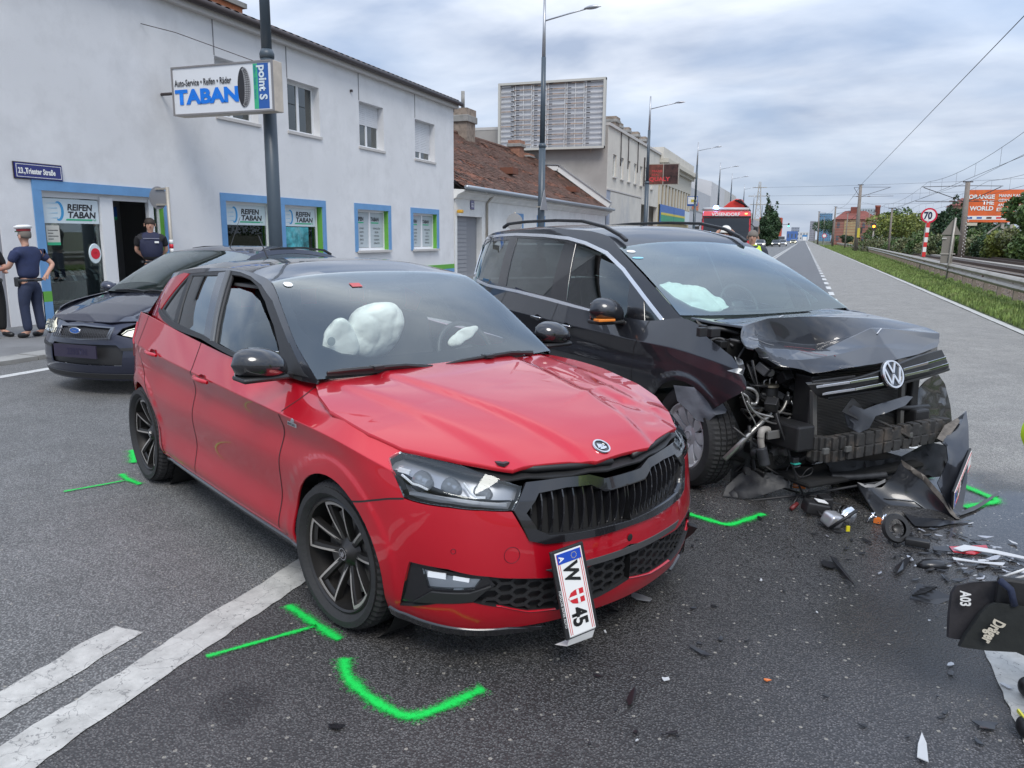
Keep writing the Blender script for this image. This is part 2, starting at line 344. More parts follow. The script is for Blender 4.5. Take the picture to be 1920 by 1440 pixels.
# ================================================================ ground, road, tracks
def asphalt(name,zones=True,base=(.215,.215,.21)):
 m,N,L,B=nmat(name)
 g=N.new('ShaderNodeNewGeometry');sp=N.new('ShaderNodeSeparateXYZ');L.new(g.outputs['Position'],sp.inputs[0])
 def nz(scale,det=4,rough=.6,src=None):
  n=N.new('ShaderNodeTexNoise');n.inputs['Scale'].default_value=scale;n.inputs['Detail'].default_value=det;n.inputs['Roughness'].default_value=rough;L.new(src or g.outputs['Position'],n.inputs['Vector']);return n.outputs[0]
 def M(op,a,b=None,c=None,cl=False):
  n=N.new('ShaderNodeMath');n.operation=op;n.use_clamp=cl
  for i,v in enumerate((a,b,c)):
   if v is None:continue
   if isinstance(v,(int,float)):n.inputs[i].default_value=v
   else:L.new(v,n.inputs[i])
  return n.outputs[0]
 def ramp(x,a,b):
  n=N.new('ShaderNodeMapRange');n.interpolation_type='SMOOTHSTEP';n.inputs[1].default_value=a;n.inputs[2].default_value=b;L.new(x,n.inputs[0]);return n.outputs[0]
 def mix(f,a,b,t='MIX'):
  n=N.new('ShaderNodeMixRGB');n.blend_type=t
  for i,v in enumerate((f,a,b)):
   if isinstance(v,(int,float)):n.inputs[i].default_value=v
   elif isinstance(v,tuple):n.inputs[i].default_value=(*v,1)
   else:L.new(v,n.inputs[i])
  return n.outputs[0]
 X,Y=sp.outputs[0],sp.outputs[1]
 big=nz(.6,5,.6);mid=nz(4,5,.6);wob=M('MULTIPLY',M('SUBTRACT',nz(2.2,6,.7),.5),.9)
 # aggregate: stones of mixed grey
 vo=N.new('ShaderNodeTexVoronoi');vo.inputs['Scale'].default_value=120;vo.inputs['Randomness'].default_value=1;L.new(g.outputs['Position'],vo.inputs['Vector'])
 vb=N.new('ShaderNodeTexVoronoi');vb.inputs['Scale'].default_value=55;L.new(g.outputs['Position'],vb.inputs['Vector'])
 sc=N.new('ShaderNodeSeparateXYZ');L.new(vo.outputs['Color'],sc.inputs[0]);sb=N.new('ShaderNodeSeparateXYZ');L.new(vb.outputs['Color'],sb.inputs[0])
 stone=M('ADD',M('MULTIPLY',sc.outputs[0],1.15),.42)
 stone=M('MULTIPLY',stone,ramp(vo.outputs['Distance'],.75,.2))
 stone=M('ADD',M('MULTIPLY',stone,.72),.37)
 fine=nz(160,3,.7);stone=M('MULTIPLY',stone,M('ADD',.55,M('MULTIPLY',fine,.9)))
 speck=M('MULTIPLY',M('GREATER_THAN',sb.outputs[1],.968),M('LESS_THAN',vb.outputs['Distance'],.36))
 c=mix(big,tuple(x*.86 for x in base),tuple(x*1.14 for x in base))
 wet=None
 if zones:
  near=M('MULTIPLY',ramp(M('ADD',X,M('MULTIPLY',wob,.25)),-2.25,-2.1),ramp(M('ADD',Y,M('MULTIPLY',wob,3.)),13.,7.5))
  c=mix(M('MULTIPLY',near,.95),c,(.098,.094,.092))
  lane=M('MULTIPLY',ramp(X,-2.2,-2.0),ramp(X,.95,.8));c=mix(M('MULTIPLY',lane,ramp(Y,7,12)),c,(.16,.162,.166))
  sh=M('MULTIPLY',ramp(M('ADD',X,M('MULTIPLY',wob,.05)),.88,.98),ramp(M('ADD',Y,M('MULTIPLY',wob,.8)),5.7,6.3));c=mix(sh,c,(.34,.32,.285))
  # paler bluish grey zone towards the bottom right
  pr=M('MULTIPLY',ramp(M('ADD',X,M('MULTIPLY',wob,1.2)),-.6,.7),ramp(M('ADD',Y,M('MULTIPLY',wob,.8)),3.5,2.3));c=mix(M('MULTIPLY',pr,.75),c,(.18,.18,.195))
  def spot(x,y,r0,r1,sx=1.,sy=1.):
   a=M('MULTIPLY',M('SUBTRACT',X,x),sx);b=M('MULTIPLY',M('SUBTRACT',Y,y),sy)
   d=M('SQRT',M('ADD',M('MULTIPLY',a,a),M('MULTIPLY',b,b)));return ramp(M('ADD',d,M('MULTIPLY',wob,.55)),r1,r0)
  pud=M('MAXIMUM',M('MAXIMUM',spot(1.45,4.9,.5,1.0,.75,.8),spot(1.15,3.95,.15,.42,.8,1.)),spot(.75,5.6,.3,.8,.9,1))
  wetb=M('MAXIMUM',pud,M('MAXIMUM',M('MULTIPLY',spot(.0,3.6,1.0,2.2),.8),M('MULTIPLY',spot(.42,3.35,.12,.5,1.2,.8),.9)))
  oil=spot(.42,3.42,.1,.42,1.1,.8);c=mix(M('MULTIPLY',oil,.5),c,(.05,.042,.028))
  c=mix(M('MULTIPLY',wetb,.5),c,mix(1.,c,(.45,.45,.46),'MULTIPLY'))
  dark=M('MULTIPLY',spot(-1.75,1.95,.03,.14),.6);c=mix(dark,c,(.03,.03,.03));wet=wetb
 cs=N.new('ShaderNodeVectorMath');cs.operation='SCALE';L.new(c,cs.inputs[0]);L.new(M('MULTIPLY',stone,M('ADD',M('ADD',.42,M('MULTIPLY',mid,.6)),M('MULTIPLY',nz(1.3,4,.55),.56))),cs.inputs['Scale'])
 col_=mix(M('MULTIPLY',speck,.6),cs.outputs[0],(.42,.39,.33))
 L.new(col_,B.inputs['Base Color'])
 rg=M('SUBTRACT',.62,M('MULTIPLY',mid,.12))
 bs=N.new('ShaderNodeBump');bs.inputs['Distance'].default_value=.006
 if wet is not None:
  rg=M('SUBTRACT',rg,M('MULTIPLY',wet,.40));rg=M('SUBTRACT',rg,M('MULTIPLY',near,.13))
  pw=M('MULTIPLY',pud,1.)
  rg=M('MULTIPLY',rg,M('SUBTRACT',1.,M('MULTIPLY',pw,.72)))
  L.new(M('SUBTRACT',.75,M('MULTIPLY',pw,.70)),bs.inputs['Strength'])
 else:bs.inputs['Strength'].default_value=.6
 L.new(rg,B.inputs['Roughness'])
 L.new(M('ADD',M('MULTIPLY',stone,.7),M('MULTIPLY',fine,.4)),bs.inputs['Height']);L.new(bs.outputs[0],B.inputs['Normal'])
 return m
M_asph=asphalt('asphalt')
def sheet(name,pts,z,m,kind='structure',parent=None,nx=1,label=None):
 b=MB();b.add([(p[0],p[1],z)for p in pts],[tuple(range(len(pts)))]);o=b.build(name,m,parent)
 if kind:o['kind']=kind
 return o
M_soil=mat('soil',(.10,.10,.06),.95,var=.3,vs_=.3,dirt=(.07,.09,.04),ds=.1,world=True)
sheet('ground',[(-2500,-60),(2500,-60),(2500,4000),(-2500,4000)],-.09,M_soil)
sheet('road',[(-9.05,-12),(3.72,-12),(3.72,1200),(-9.05,1200)],0,M_asph)
M_paint=None
def paintmat(name,colr,wear=.5,scale=9.,dirt=.25):
 m=bpy.data.materials.new(name);m.use_nodes=True;N=m.node_tree.nodes;L=m.node_tree.links;B=N['Principled BSDF'];o=N['Material Output']
 g=N.new('ShaderNodeNewGeometry')
 def nz(s,d=6,r=.7):
  n=N.new('ShaderNodeTexNoise');n.inputs['Scale'].default_value=s;n.inputs['Detail'].default_value=d;n.inputs['Roughness'].default_value=r;L.new(g.outputs['Position'],n.inputs['Vector']);return n.outputs[0]
 a=N.new('ShaderNodeMapRange');a.inputs[1].default_value=.3;a.inputs[2].default_value=.7;a.inputs[3].default_value=1-dirt;a.inputs[4].default_value=1.08;L.new(nz(scale),a.inputs[0])
 c=N.new('ShaderNodeVectorMath');c.operation='SCALE';c.inputs[0].default_value=colr;L.new(a.outputs[0],c.inputs['Scale'])
 # cracks
 v=N.new('ShaderNodeTexVoronoi');v.feature='DISTANCE_TO_EDGE';v.inputs['Scale'].default_value=9;
 w2=N.new('ShaderNodeTexNoise');w2.inputs['Scale'].default_value=14;w2.inputs['Detail'].default_value=4;L.new(g.outputs['Position'],w2.inputs['Vector'])
 mxv=N.new('ShaderNodeMixRGB');mxv.inputs[0].default_value=.12;L.new(g.outputs['Position'],mxv.inputs[1]);L.new(w2.outputs['Color'],mxv.inputs[2]);L.new(mxv.outputs[0],v.inputs['Vector'])
 cr1=N.new('ShaderNodeMath');cr1.operation='LESS_THAN';cr1.inputs[1].default_value=.012;L.new(v.outputs['Distance'],cr1.inputs[0])
 cm=N.new('ShaderNodeMath');cm.operation='MULTIPLY';cm.inputs[1].default_value=.55;L.new(cr1.outputs[0],cm.inputs[0])
 mi=N.new('ShaderNodeMixRGB');mi.inputs[2].default_value=(.10,.10,.10,1);L.new(cm.outputs[0],mi.inputs[0]);L.new(c.outputs[0],mi.inputs[1]);L.new(mi.outputs[0],B.inputs['Base Color'])
 B.inputs['Roughness'].default_value=.6
 bu=N.new('ShaderNodeBump');bu.inputs['Strength'].default_value=.35;bu.inputs['Distance'].default_value=.006;L.new(nz(45),bu.inputs['Height']);L.new(bu.outputs[0],B.inputs['Normal'])
 t=N.new('ShaderNodeBsdfTransparent');mi2=N.new('ShaderNodeMixShader')
 n1=nz(30,8,.8);k=N.new('ShaderNodeMapRange');k.inputs[1].default_value=wear-.04+.16;k.inputs[2].default_value=wear+.04+.16;L.new(n1,k.inputs[0])
 L.new(k.outputs[0],mi2.inputs[0]);L.new(B.outputs[0],mi2.inputs[1]);L.new(t.outputs[0],mi2.inputs[2]);L.new(mi2.outputs[0],o.inputs[0])
 return m
M_line=paintmat('road_paint',(.52,.51,.475),.47,dirt=.35);M_line2=paintmat('road_paint_far',(.60,.60,.58),.55)
def ragged(pts,amp,step,seed=1):
 r=random.Random(seed);o=[]
 n=len(pts)
 for i in range(n):
  a=Vector((*pts[i],0));b=Vector((*pts[(i+1)% n],0));k=max(1,int((b-a).length/step));d=(b-a).normalized()if (b-a).length else a;nn=Vector((-d.y,d.x,0));q=0
  for j in range(k):
   q=q*.6+r.uniform(-amp,amp);p=a+(b-a)*j/k+nn*q*(j > 0);o.append((p.x,p.y))
 return o
def linepoly(name,pts,z,m,amp=.008,step=.03,seed=1,label=None,cat='road marking',group=None):
 me=MB();P=ragged(pts,amp,step,seed)
 # triangulate with CDT for safe concave outlines
 vo,eo,fo,*_=geometry.delaunay_2d_cdt([Vector(p)for p in P],[(i,(i+1)% len(P))for i in range(len(P))],[],1,1e-6)
 me.add([(v.x,v.y,z)for v in vo],[tuple(f)if (vo[f[1]]-vo[f[0]]).cross(vo[f[2]]-vo[f[0]])> 0 else tuple(reversed(f))for f in fo])
 o=me.build(name,m);o['kind']='structure';return o
# double centre line in the foreground: solid + broken strip with a gap of old asphalt
linepoly('centre_line',[(-2.275,-3.),(-2.095,-3.),(-2.09,3.),(-2.09,9.),(-2.12,300.),(-2.24,300.),(-2.27,9.),(-2.275,3.)],.004,M_line,.007,.05,3)
for a,b in ((-3.2,-.8),(.2,2.2),(7.2,9.2),(12.2,14.2),(19,21)):
 linepoly('centre_dash',[(-2.575,a),(-2.425,a),(-2.42,b),(-2.57,b)],.004,M_line,.007,.04,int(a*10)+99)
linepoly('centre_line',[(-2.50,30.),(-2.38,30.),(-2.38,300),(-2.50,300)],.004,M_line2,.002,2.)
for y in np.arange(3.6,120,3.0):
 if 3.5 < y < 4.5:continue
 linepoly('lane_dash',[(.82,y),(.97,y),(.97,y+1.5),(.82,y+1.5)],.004,M_line2,.004,.1,int(y*7))
linepoly('lane_dash',[(.80,1.2),(.97,1.2),(.97,3.36),(.80,3.36)],.004,M_line,.006,.05,5)
linepoly('lane_line',[(.83,121.),(.97,121.),(.97,600.),(.83,600.)],.004,M_line2,.002,5.)
linepoly('edge_line',[(-8.42,-4.),(-8.28,-4.),(-8.28,300.),(-8.42,300.)],.004,M_line2,.004,.3)
linepoly('shoulder_line',[(3.74,-8),(3.90,-8),(3.90,500.),(3.74,500.)],.006,paintmat('concrete_edge',(.50,.49,.46),.8),.006,.3)
# kerb and pavement on the left
M_conc=mat('kerb_concrete',(.27,.265,.25),.85,var=.2,vs_=3,bump=.3,bs=80,dirt=(.12,.12,.11),ds=2.,world=True)
M_pave=mat('pavement_asphalt',(.17,.17,.17),.9,var=.15,vs_=2,bump=.5,bs=150,dirt=(.09,.09,.09),ds=.7,world=True)
b=MB();b.box((-12.25,9.0,-.3),(-9.43,260,.05));b.box((-30,-12,-.3),(-9.43,9.0,.05));o=b.build('pavement',M_pave);o['kind']='structure'
kerb=empty('kerb',(-9.24,0,0),kind='structure')
kb=MB().box((-.185,0,-.2),(.185,.985,.055)).mesh('kerb_stone')
kb.materials.append(M_conc)
for i in range(70):
 o=bpy.data.objects.new('kerb_stone',kb);col.objects.link(o);o.parent=kerb;o.location=(RND.uniform(-.004,.004),-6+i,RND.uniform(-.004,.004))
b=MB();b.box((-.185,64,-.2),(.185,260,.055));o=b.build('kerb_run',M_conc,kerb);o['kind']='stuff'
# verge, ballast, rails
M_vs=mat('verge_soil',(.085,.10,.045),.95,var=.3,vs_=6,bump=.5,bs=30,world=True)
def gx(y):return float(np.interp(y,[0,20,30,45,65,93,130,200,400],[4.8,4.8,5.1,5.6,6.3,7.2,7.9,8.3,9.0]))
ys=list(range(-10,420,5))
b=MB();b.add([p for y in ys for p in ((3.89,y,.0),(4.2,y,.05),(gx(y)+.5,y,.10))],[(3*i+j,3*i+j+1,3*i+3+j+1,3*i+3+j)for i in range(len(ys)-1)for j in (0,1)]);o=b.build('verge',M_vs);o['kind']='structure'
M_ball=mat('track_ballast',(.16,.125,.10),.95,var=.45,vs_=14,bump=1.,bs=25,dirt=(.09,.07,.055),ds=1.,world=True)
b=MB();b.add([p for y in ys for p in ((gx(y)+.5,y,.10),(gx(y)+1.3,y,.22),(19.5,y,.22),(20.5,y,.0))],[(4*i+j,4*i+j+1,4*i+4+j+1,4*i+4+j)for i in range(len(ys)-1)for j in (0,1,2)]);o=b.build('ballast_bed',M_ball);o['kind']='structure'
M_rust=mat('rail_rust',(.085,.055,.042),.6,.3,var=.3,vs_=5);M_rtop=mat('rail_top',(.30,.28,.27),.35,.9)
M_sleep=mat('sleeper_concrete',(.22,.19,.165),.9,var=.2,vs_=8)
def xt(x0,y):return x0+max(0,gx(y)-5.3)*.62
for ti,x0 in enumerate((8.1,12.2)):
 tr=empty('railway_track',(x0,0,.22),label='nearer railway track with brown sleepers behind the guard rail' if ti == 0 else 'farther railway track beside the green hedge',cat='railway track',group='railway tracks')
 for sx in (-.72,.72):
  r=MB();P=[(xt(0,y)+sx,y,.12)for y in range(10,400,6)]
  for i in range(len(P)-1):r.bar(P[i],P[i+1],.055,.15)
  r.build('rail',M_rust,tr)
  r=MB()
  for i in range(len(P)-1):r.bar((P[i][0],P[i][1],.20),(P[i+1][0],P[i+1][1],.20),.06,.012)
  r.build('rail_head',M_rtop,tr)
 sm=MB().box((-1.25,-.12,-.05),(1.25,.12,.05)).mesh('sleeper');sm.materials.append(M_sleep)
 y=16.
 for i in range(120):
  o=bpy.data.objects.new('sleeper',sm);col.objects.link(o);o.parent=tr;o.location=(xt(0,y),y,0);y += .65
 b=MB()
 while y < 300:b.box((xt(0,y)-1.25,y-.12,-.05),(xt(0,y)+1.25,y+.12,.05));y += .65
 o=b.build('sleeper_run',M_sleep,tr);o['kind']='stuff'
b=MB()
for y in range(10,300,6):b.bar((10.1+xt(0,y),y,.3),(10.1+xt(0,y+6),y+6,.3),.45,.18)
o=b.build('cable_trough',mat('trough_concrete',(.33,.31,.28),.9,var=.2,vs_=3));tag(o,'long pale concrete cable trough lying between the two railway tracks','cable trough')
# guard rail: W beam on posts
M_galv=mat('galvanised_steel',(.42,.39,.34),.55,.35,var=.15,vs_=3,dirt=(.22,.19,.15),ds=1.5)
gr=empty('guard_rail',(0,0,0),label='long weathered steel guard rail between the grass verge and the tracks',cat='guard rail')
prof=[(0,.44),(-.05,.47),(-.08,.52),(-.05,.57),(0,.595),(0,.625),(-.05,.65),(-.08,.70),(-.05,.75),(0,.78)]
y=6.
while y < 260:
 y2=y+4;b=MB();x1,x2=gx(y),gx(y2)
 V=[(x1+a+(.0),y,z)for a,z in prof]+[(x2+a,y2+.15,z)for a,z in prof];n=len(prof)
 b.add(V,[(i+1,i,n+i,n+i+1)for i in range(n-1)])
 V2=[(v[0]+.012,v[1],v[2])for v in V];b.add(V2,[(i,i+1,n+i+1,n+i)for i in range(n-1)])
 b.build('beam',M_galv,gr,True,50)
 y=y2
pm=MB().box((-.06,-.04,-.1),(.04,.04,.70));pm.box((-.1,-.06,.50),(-.05,.06,.70));pm=pm.mesh('post');pm.materials.append(mat('guard_post',(.24,.20,.16),.7,.2,var=.3,vs_=4))
rm=MB().box((-.012,-.06,-.045),(0,.06,.045)).mesh('reflector');rm.materials.append(mat('reflector_brown',(.16,.05,.04),.3))
y=6.
while y < 200:
 o=bpy.data.objects.new('post',pm);col.objects.link(o);o.parent=gr;o.location=(gx(y)+.09,y,.05)
 if int(y/2)% 4 == 1:
  o=bpy.data.objects.new('reflector',rm);col.objects.link(o);o.parent=gr;o.location=(gx(y)-.03,y,.61)
 y += 2
# grass
def grassmesh(n,area,hmin,hmax,seed):
 r=np.random.RandomState(seed);V=[];F=[]
 for i in range(n):
  x,y,zb=area(r);a=r.rand()*6.28;h=hmin+(hmax-hmin)*r.rand()**1.5;wd=.006+.006*r.rand()+.0005*y;l=.5*h*(r.rand()-.2)
  cx,cy=cos(a),sin(a);b=len(V)
  V +=[(x-cx*wd,y-cy*wd,zb),(x+cx*wd,y+cy*wd,zb),(x+cx*wd*.6+cy*l*.4,y+cy*wd*.6-cx*l*.4,zb+h*.6),(x-cx*wd*.6+cy*l*.4,y-cy*wd*.6-cx*l*.4,zb+h*.6),(x+cy*l,y-cx*l,zb+h)]
  F +=[(b,b+1,b+2,b+3),(b+3,b+2,b+4)]
 me=bpy.data.meshes.new('grass');me.from_pydata(V,[],F);me.update();return me
M_grass=mat('grass_blades',(.17,.24,.06),.7,var=.5,vs_=2.5,dirt=(.30,.27,.12),ds=1.3,world=True)
def ga(r):
 y=9+55*r.rand()**1.9;x=3.93+(gx(y)+.25-3.93)*r.rand();return x,y,.02+.06*min(1,(x-3.93)/.4)
o=mkobj('grass',grassmesh(52000,ga,.05,.17,3),M_grass);tag(o,'strip of unmown green grass between the road edge and the guard rail','grass',kind='stuff')
def ga2(r):
 y=55+170*r.rand()**1.4;x=3.95+(gx(y)+.25-3.95)*r.rand();return x,y,.05
o=mkobj('grass',grassmesh(22000,ga2,.1,.2,4),M_grass);tag(o,'far strip of grass along the guard rail','grass',kind='stuff')
# ballast stones near the guard rail
def rockmesh(n,area,smin,smax,seed,name='stone'):
 r=np.random.RandomState(seed);V=[];F=[]
 base=np.array([(1,0,0),(-1,0,0),(0,1,0),(0,-1,0),(0,0,1),(0,0,-1)]);fc=[(0,2,4),(2,1,4),(1,3,4),(3,0,4)]
 for i in range(n):
  x,y,z=area(r);s=smin+(smax-smin)*r.rand();P=base*s*(.6+.7*r.rand(6,1))+[x,y,z];b=len(V);V +=[tuple(p)for p in P];F +=[(b+q[0],b+q[1],b+q[2])for q in fc]
 me=bpy.data.meshes.new(name);me.from_pydata(V,[],F);return me
o=mkobj('ballast_stones',rockmesh(16000,lambda r:(lambda y:(gx(y)+.3+3.2*r.rand(),y,.2))(12+60*r.rand()**1.5),.02,.05,5),M_ball);tag(o,'loose brown ballast stones along the nearer railway track','ballast',kind='stuff')
# green spray marks
def spraymat():
 m=bpy.data.materials.new('green_spray');m.use_nodes=True;N=m.node_tree.nodes;L=m.node_tree.links;B=N['Principled BSDF'];o=N['Material Output']
 B.inputs['Base Color'].default_value=(.014,.62,.09,1);B.inputs['Roughness'].default_value=.6;B.inputs['Specular IOR Level'].default_value=.2
 a=N.new('ShaderNodeAttribute');a.attribute_name='dens';g=N.new('ShaderNodeNewGeometry')
 n=N.new('ShaderNodeTexNoise');n.inputs['Scale'].default_value=75;n.inputs['Detail'].default_value=5;n.inputs['Roughness'].default_value=.8;L.new(g.outputs['Position'],n.inputs['Vector'])
 s=N.new('ShaderNodeMath');s.operation='ADD';L.new(a.outputs['Fac'],s.inputs[0]);n2_=N.new('ShaderNodeMath');n2_.operation='MULTIPLY_ADD';n2_.inputs[1].default_value=1.7;n2_.inputs[2].default_value=-.35;L.new(n.outputs[0],n2_.inputs[0]);L.new(n2_.outputs[0],s.inputs[1])
 r=N.new('ShaderNodeMapRange');r.inputs[1].default_value=.55;r.inputs[2].default_value=1.42;L.new(s.outputs[0],r.inputs[0])
 t=N.new('ShaderNodeBsdfTransparent');mi=N.new('ShaderNodeMixShader');L.new(r.outputs[0],mi.inputs[0]);L.new(t.outputs[0],mi.inputs[1]);L.new(B.outputs[0],mi.inputs[2]);L.new(mi.outputs[0],o.inputs[0]);return m
M_spray=spraymat()
def spray(strokes,label):
 V=[];F=[];D=[]
 for px,wd in strokes:
  P=[Vector(gnd(*p))for p in px];P2=[]
  for i in range(len(P)-1):
   k=max(2,int((P[i+1]-P[i]).length/.03));P2 +=[P[i]+(P[i+1]-P[i])*j/k for j in range(k)]
  P2.append(P[-1])
  for _ in range(3):P2=[P2[0]]+[(P2[i-1]+P2[i]*2+P2[i+1])/4 for i in range(1,len(P2)-1)]+[P2[-1]]
  d0=(P2[1]-P2[0]).normalized()*wd;d1=(P2[-1]-P2[-2]).normalized()*wd;P2=[P2[0]-d0]+P2+[P2[-1]+d1]
  b=len(V);cols=13
  for i,p in enumerate(P2):
   d=(P2[min(i+1,len(P2)-1)]-P2[max(i-1,0)]).normalized();nn=Vector((-d.y,d.x,0))*1.0;e=0 if i in (0,len(P2)-1)else 1;ww=wd*(1+.15*sin(i*1.3))
   for j in range(cols):
    u=(j/(cols-1)*2-1);q=p+nn*u*ww*2.3;V.append((q.x,q.y,.008));D.append(e*.95*math.exp(-(abs(u*2.3)**2)*1.0)if e else 0)
  for i in range(len(P2)-1):
   for j in range(cols-1):F.append((b+i*cols+j,b+(i+1)*cols+j,b+(i+1)*cols+j+1,b+i*cols+j+1))
 me=bpy.data.meshes.new('spray_mark');me.from_pydata(V,[],F);at=me.attributes.new('dens','FLOAT','POINT');at.data.foreach_set('value',D)
 o=mkobj('spray_mark',me,M_spray);tag(o,label,'road marking','green spray marks around the wheels');return o
spray([([(122,923),(190,911),(232,903)],.012),([(228,891),(238,900),(262,909)],.020)],'green sprayed T mark beside the rear wheel of the red car')
spray([([(542,1139),(590,1172),(634,1200)],.020),([(390,1233),(490,1205),(590,1177)],.011)],'green sprayed T mark beside the front wheel of the red car')
spray([([(645,1240),(648,1272),(700,1318),(765,1352),(830,1330),(902,1296)],.022)],'green sprayed corner mark in front of the red car, nearest to the viewer')
spray([([(1282,963),(1320,974),(1365,988),(1430,966)],.022)],'green sprayed corner mark under the wheel of the dark car')
spray([([(1790,905),(1830,922),(1875,941),(1810,952)],.03),([(1700,895),(1740,895)],.035)],'pale green sprayed corner mark on wet asphalt behind the torn bumper')
spray([([(250,846),(252,868)],.03)],'faint green sprayed spot behind the rear wheel of the red car')
# ================================================================ shared car pieces
M_tyre=mat('tyre_rubber',(.022,.022,.023),.75,var=.2,vs_=12,bump=.25,bs=60)
M_blk=mat('black_plastic',(.018,.018,.019),.45,bump=.15,bs=300)
M_gblk=mat('gloss_black',(.012,.012,.014),.18,coat=1)
M_dark=mat('dark_cavity',(.008,.008,.008),.9)
M_seal=mat('rubber_seal',(.015,.015,.015),.6)
M_chrome=mat('chrome',(.75,.76,.78),.08,1)
M_alu=mat('silver_alloy',(.62,.62,.63),.35,.35,var=.08,vs_=9)
M_seat=mat('dark_seat_cloth',(.035,.036,.04),.9,var=.2,vs_=30)
M_bag=mat('airbag_fabric',(.80,.82,.78),.85,var=.05,vs_=3,bump=.8,bs=11)
M_white=mat('white_enamel',(.78,.78,.76),.4)
M_lens=glassmat('clear_lens',(.93,.95,.96),1.3)
M_disc=mat('brake_steel',(.22,.21,.20),.4,.8)
def tyre_mesh(R,rr,w,tread=48,n=128):
 b=MB();hw=w/2
 prof=[(rr,-hw*.78),(rr+.012,-hw*.92),(rr+(R-rr)*.35,-hw*1.02),(rr+(R-rr)*.7,-hw*1.0),(R-.022,-hw*.90),(R-.006,-hw*.74),(R,-hw*.45),(R-.0005,-hw*.44),(R-.009,-hw*.43),(R-.009,-hw*.36),(R,-hw*.35),(R+.001,-hw*.05),(R-.009,-hw*.04),(R-.009,hw*.04),(R+.001,hw*.05),(R,hw*.35),(R-.009,hw*.36),(R-.009,hw*.43),(R,hw*.45),(R-.006,hw*.74),(R-.022,hw*.9),(R-.05,hw),(rr+.012,hw*.92),(rr,hw*.78)]
 m=len(prof);V=[];F=[]
 for k in range(n):
  for i,(r,h)in enumerate(prof):
   a=2*pi*k/n+(.02 if False else 0)
   a += .35*abs(h)/hw*2*pi/n*2
   rz=r-(.005 if (k % 2 == 0 and (i in (4,5,6,10,11,14,15,18,19,20)))else 0)
   V.append((rz*cos(a),h,rz*sin(a)))
 for k in range(n):
  k2=(k+1)% n
  for i in range(m-1):F.append((k*m+i,k2*m+i,k2*m+i+1,k*m+i+1))
 b.add(V,F);return b
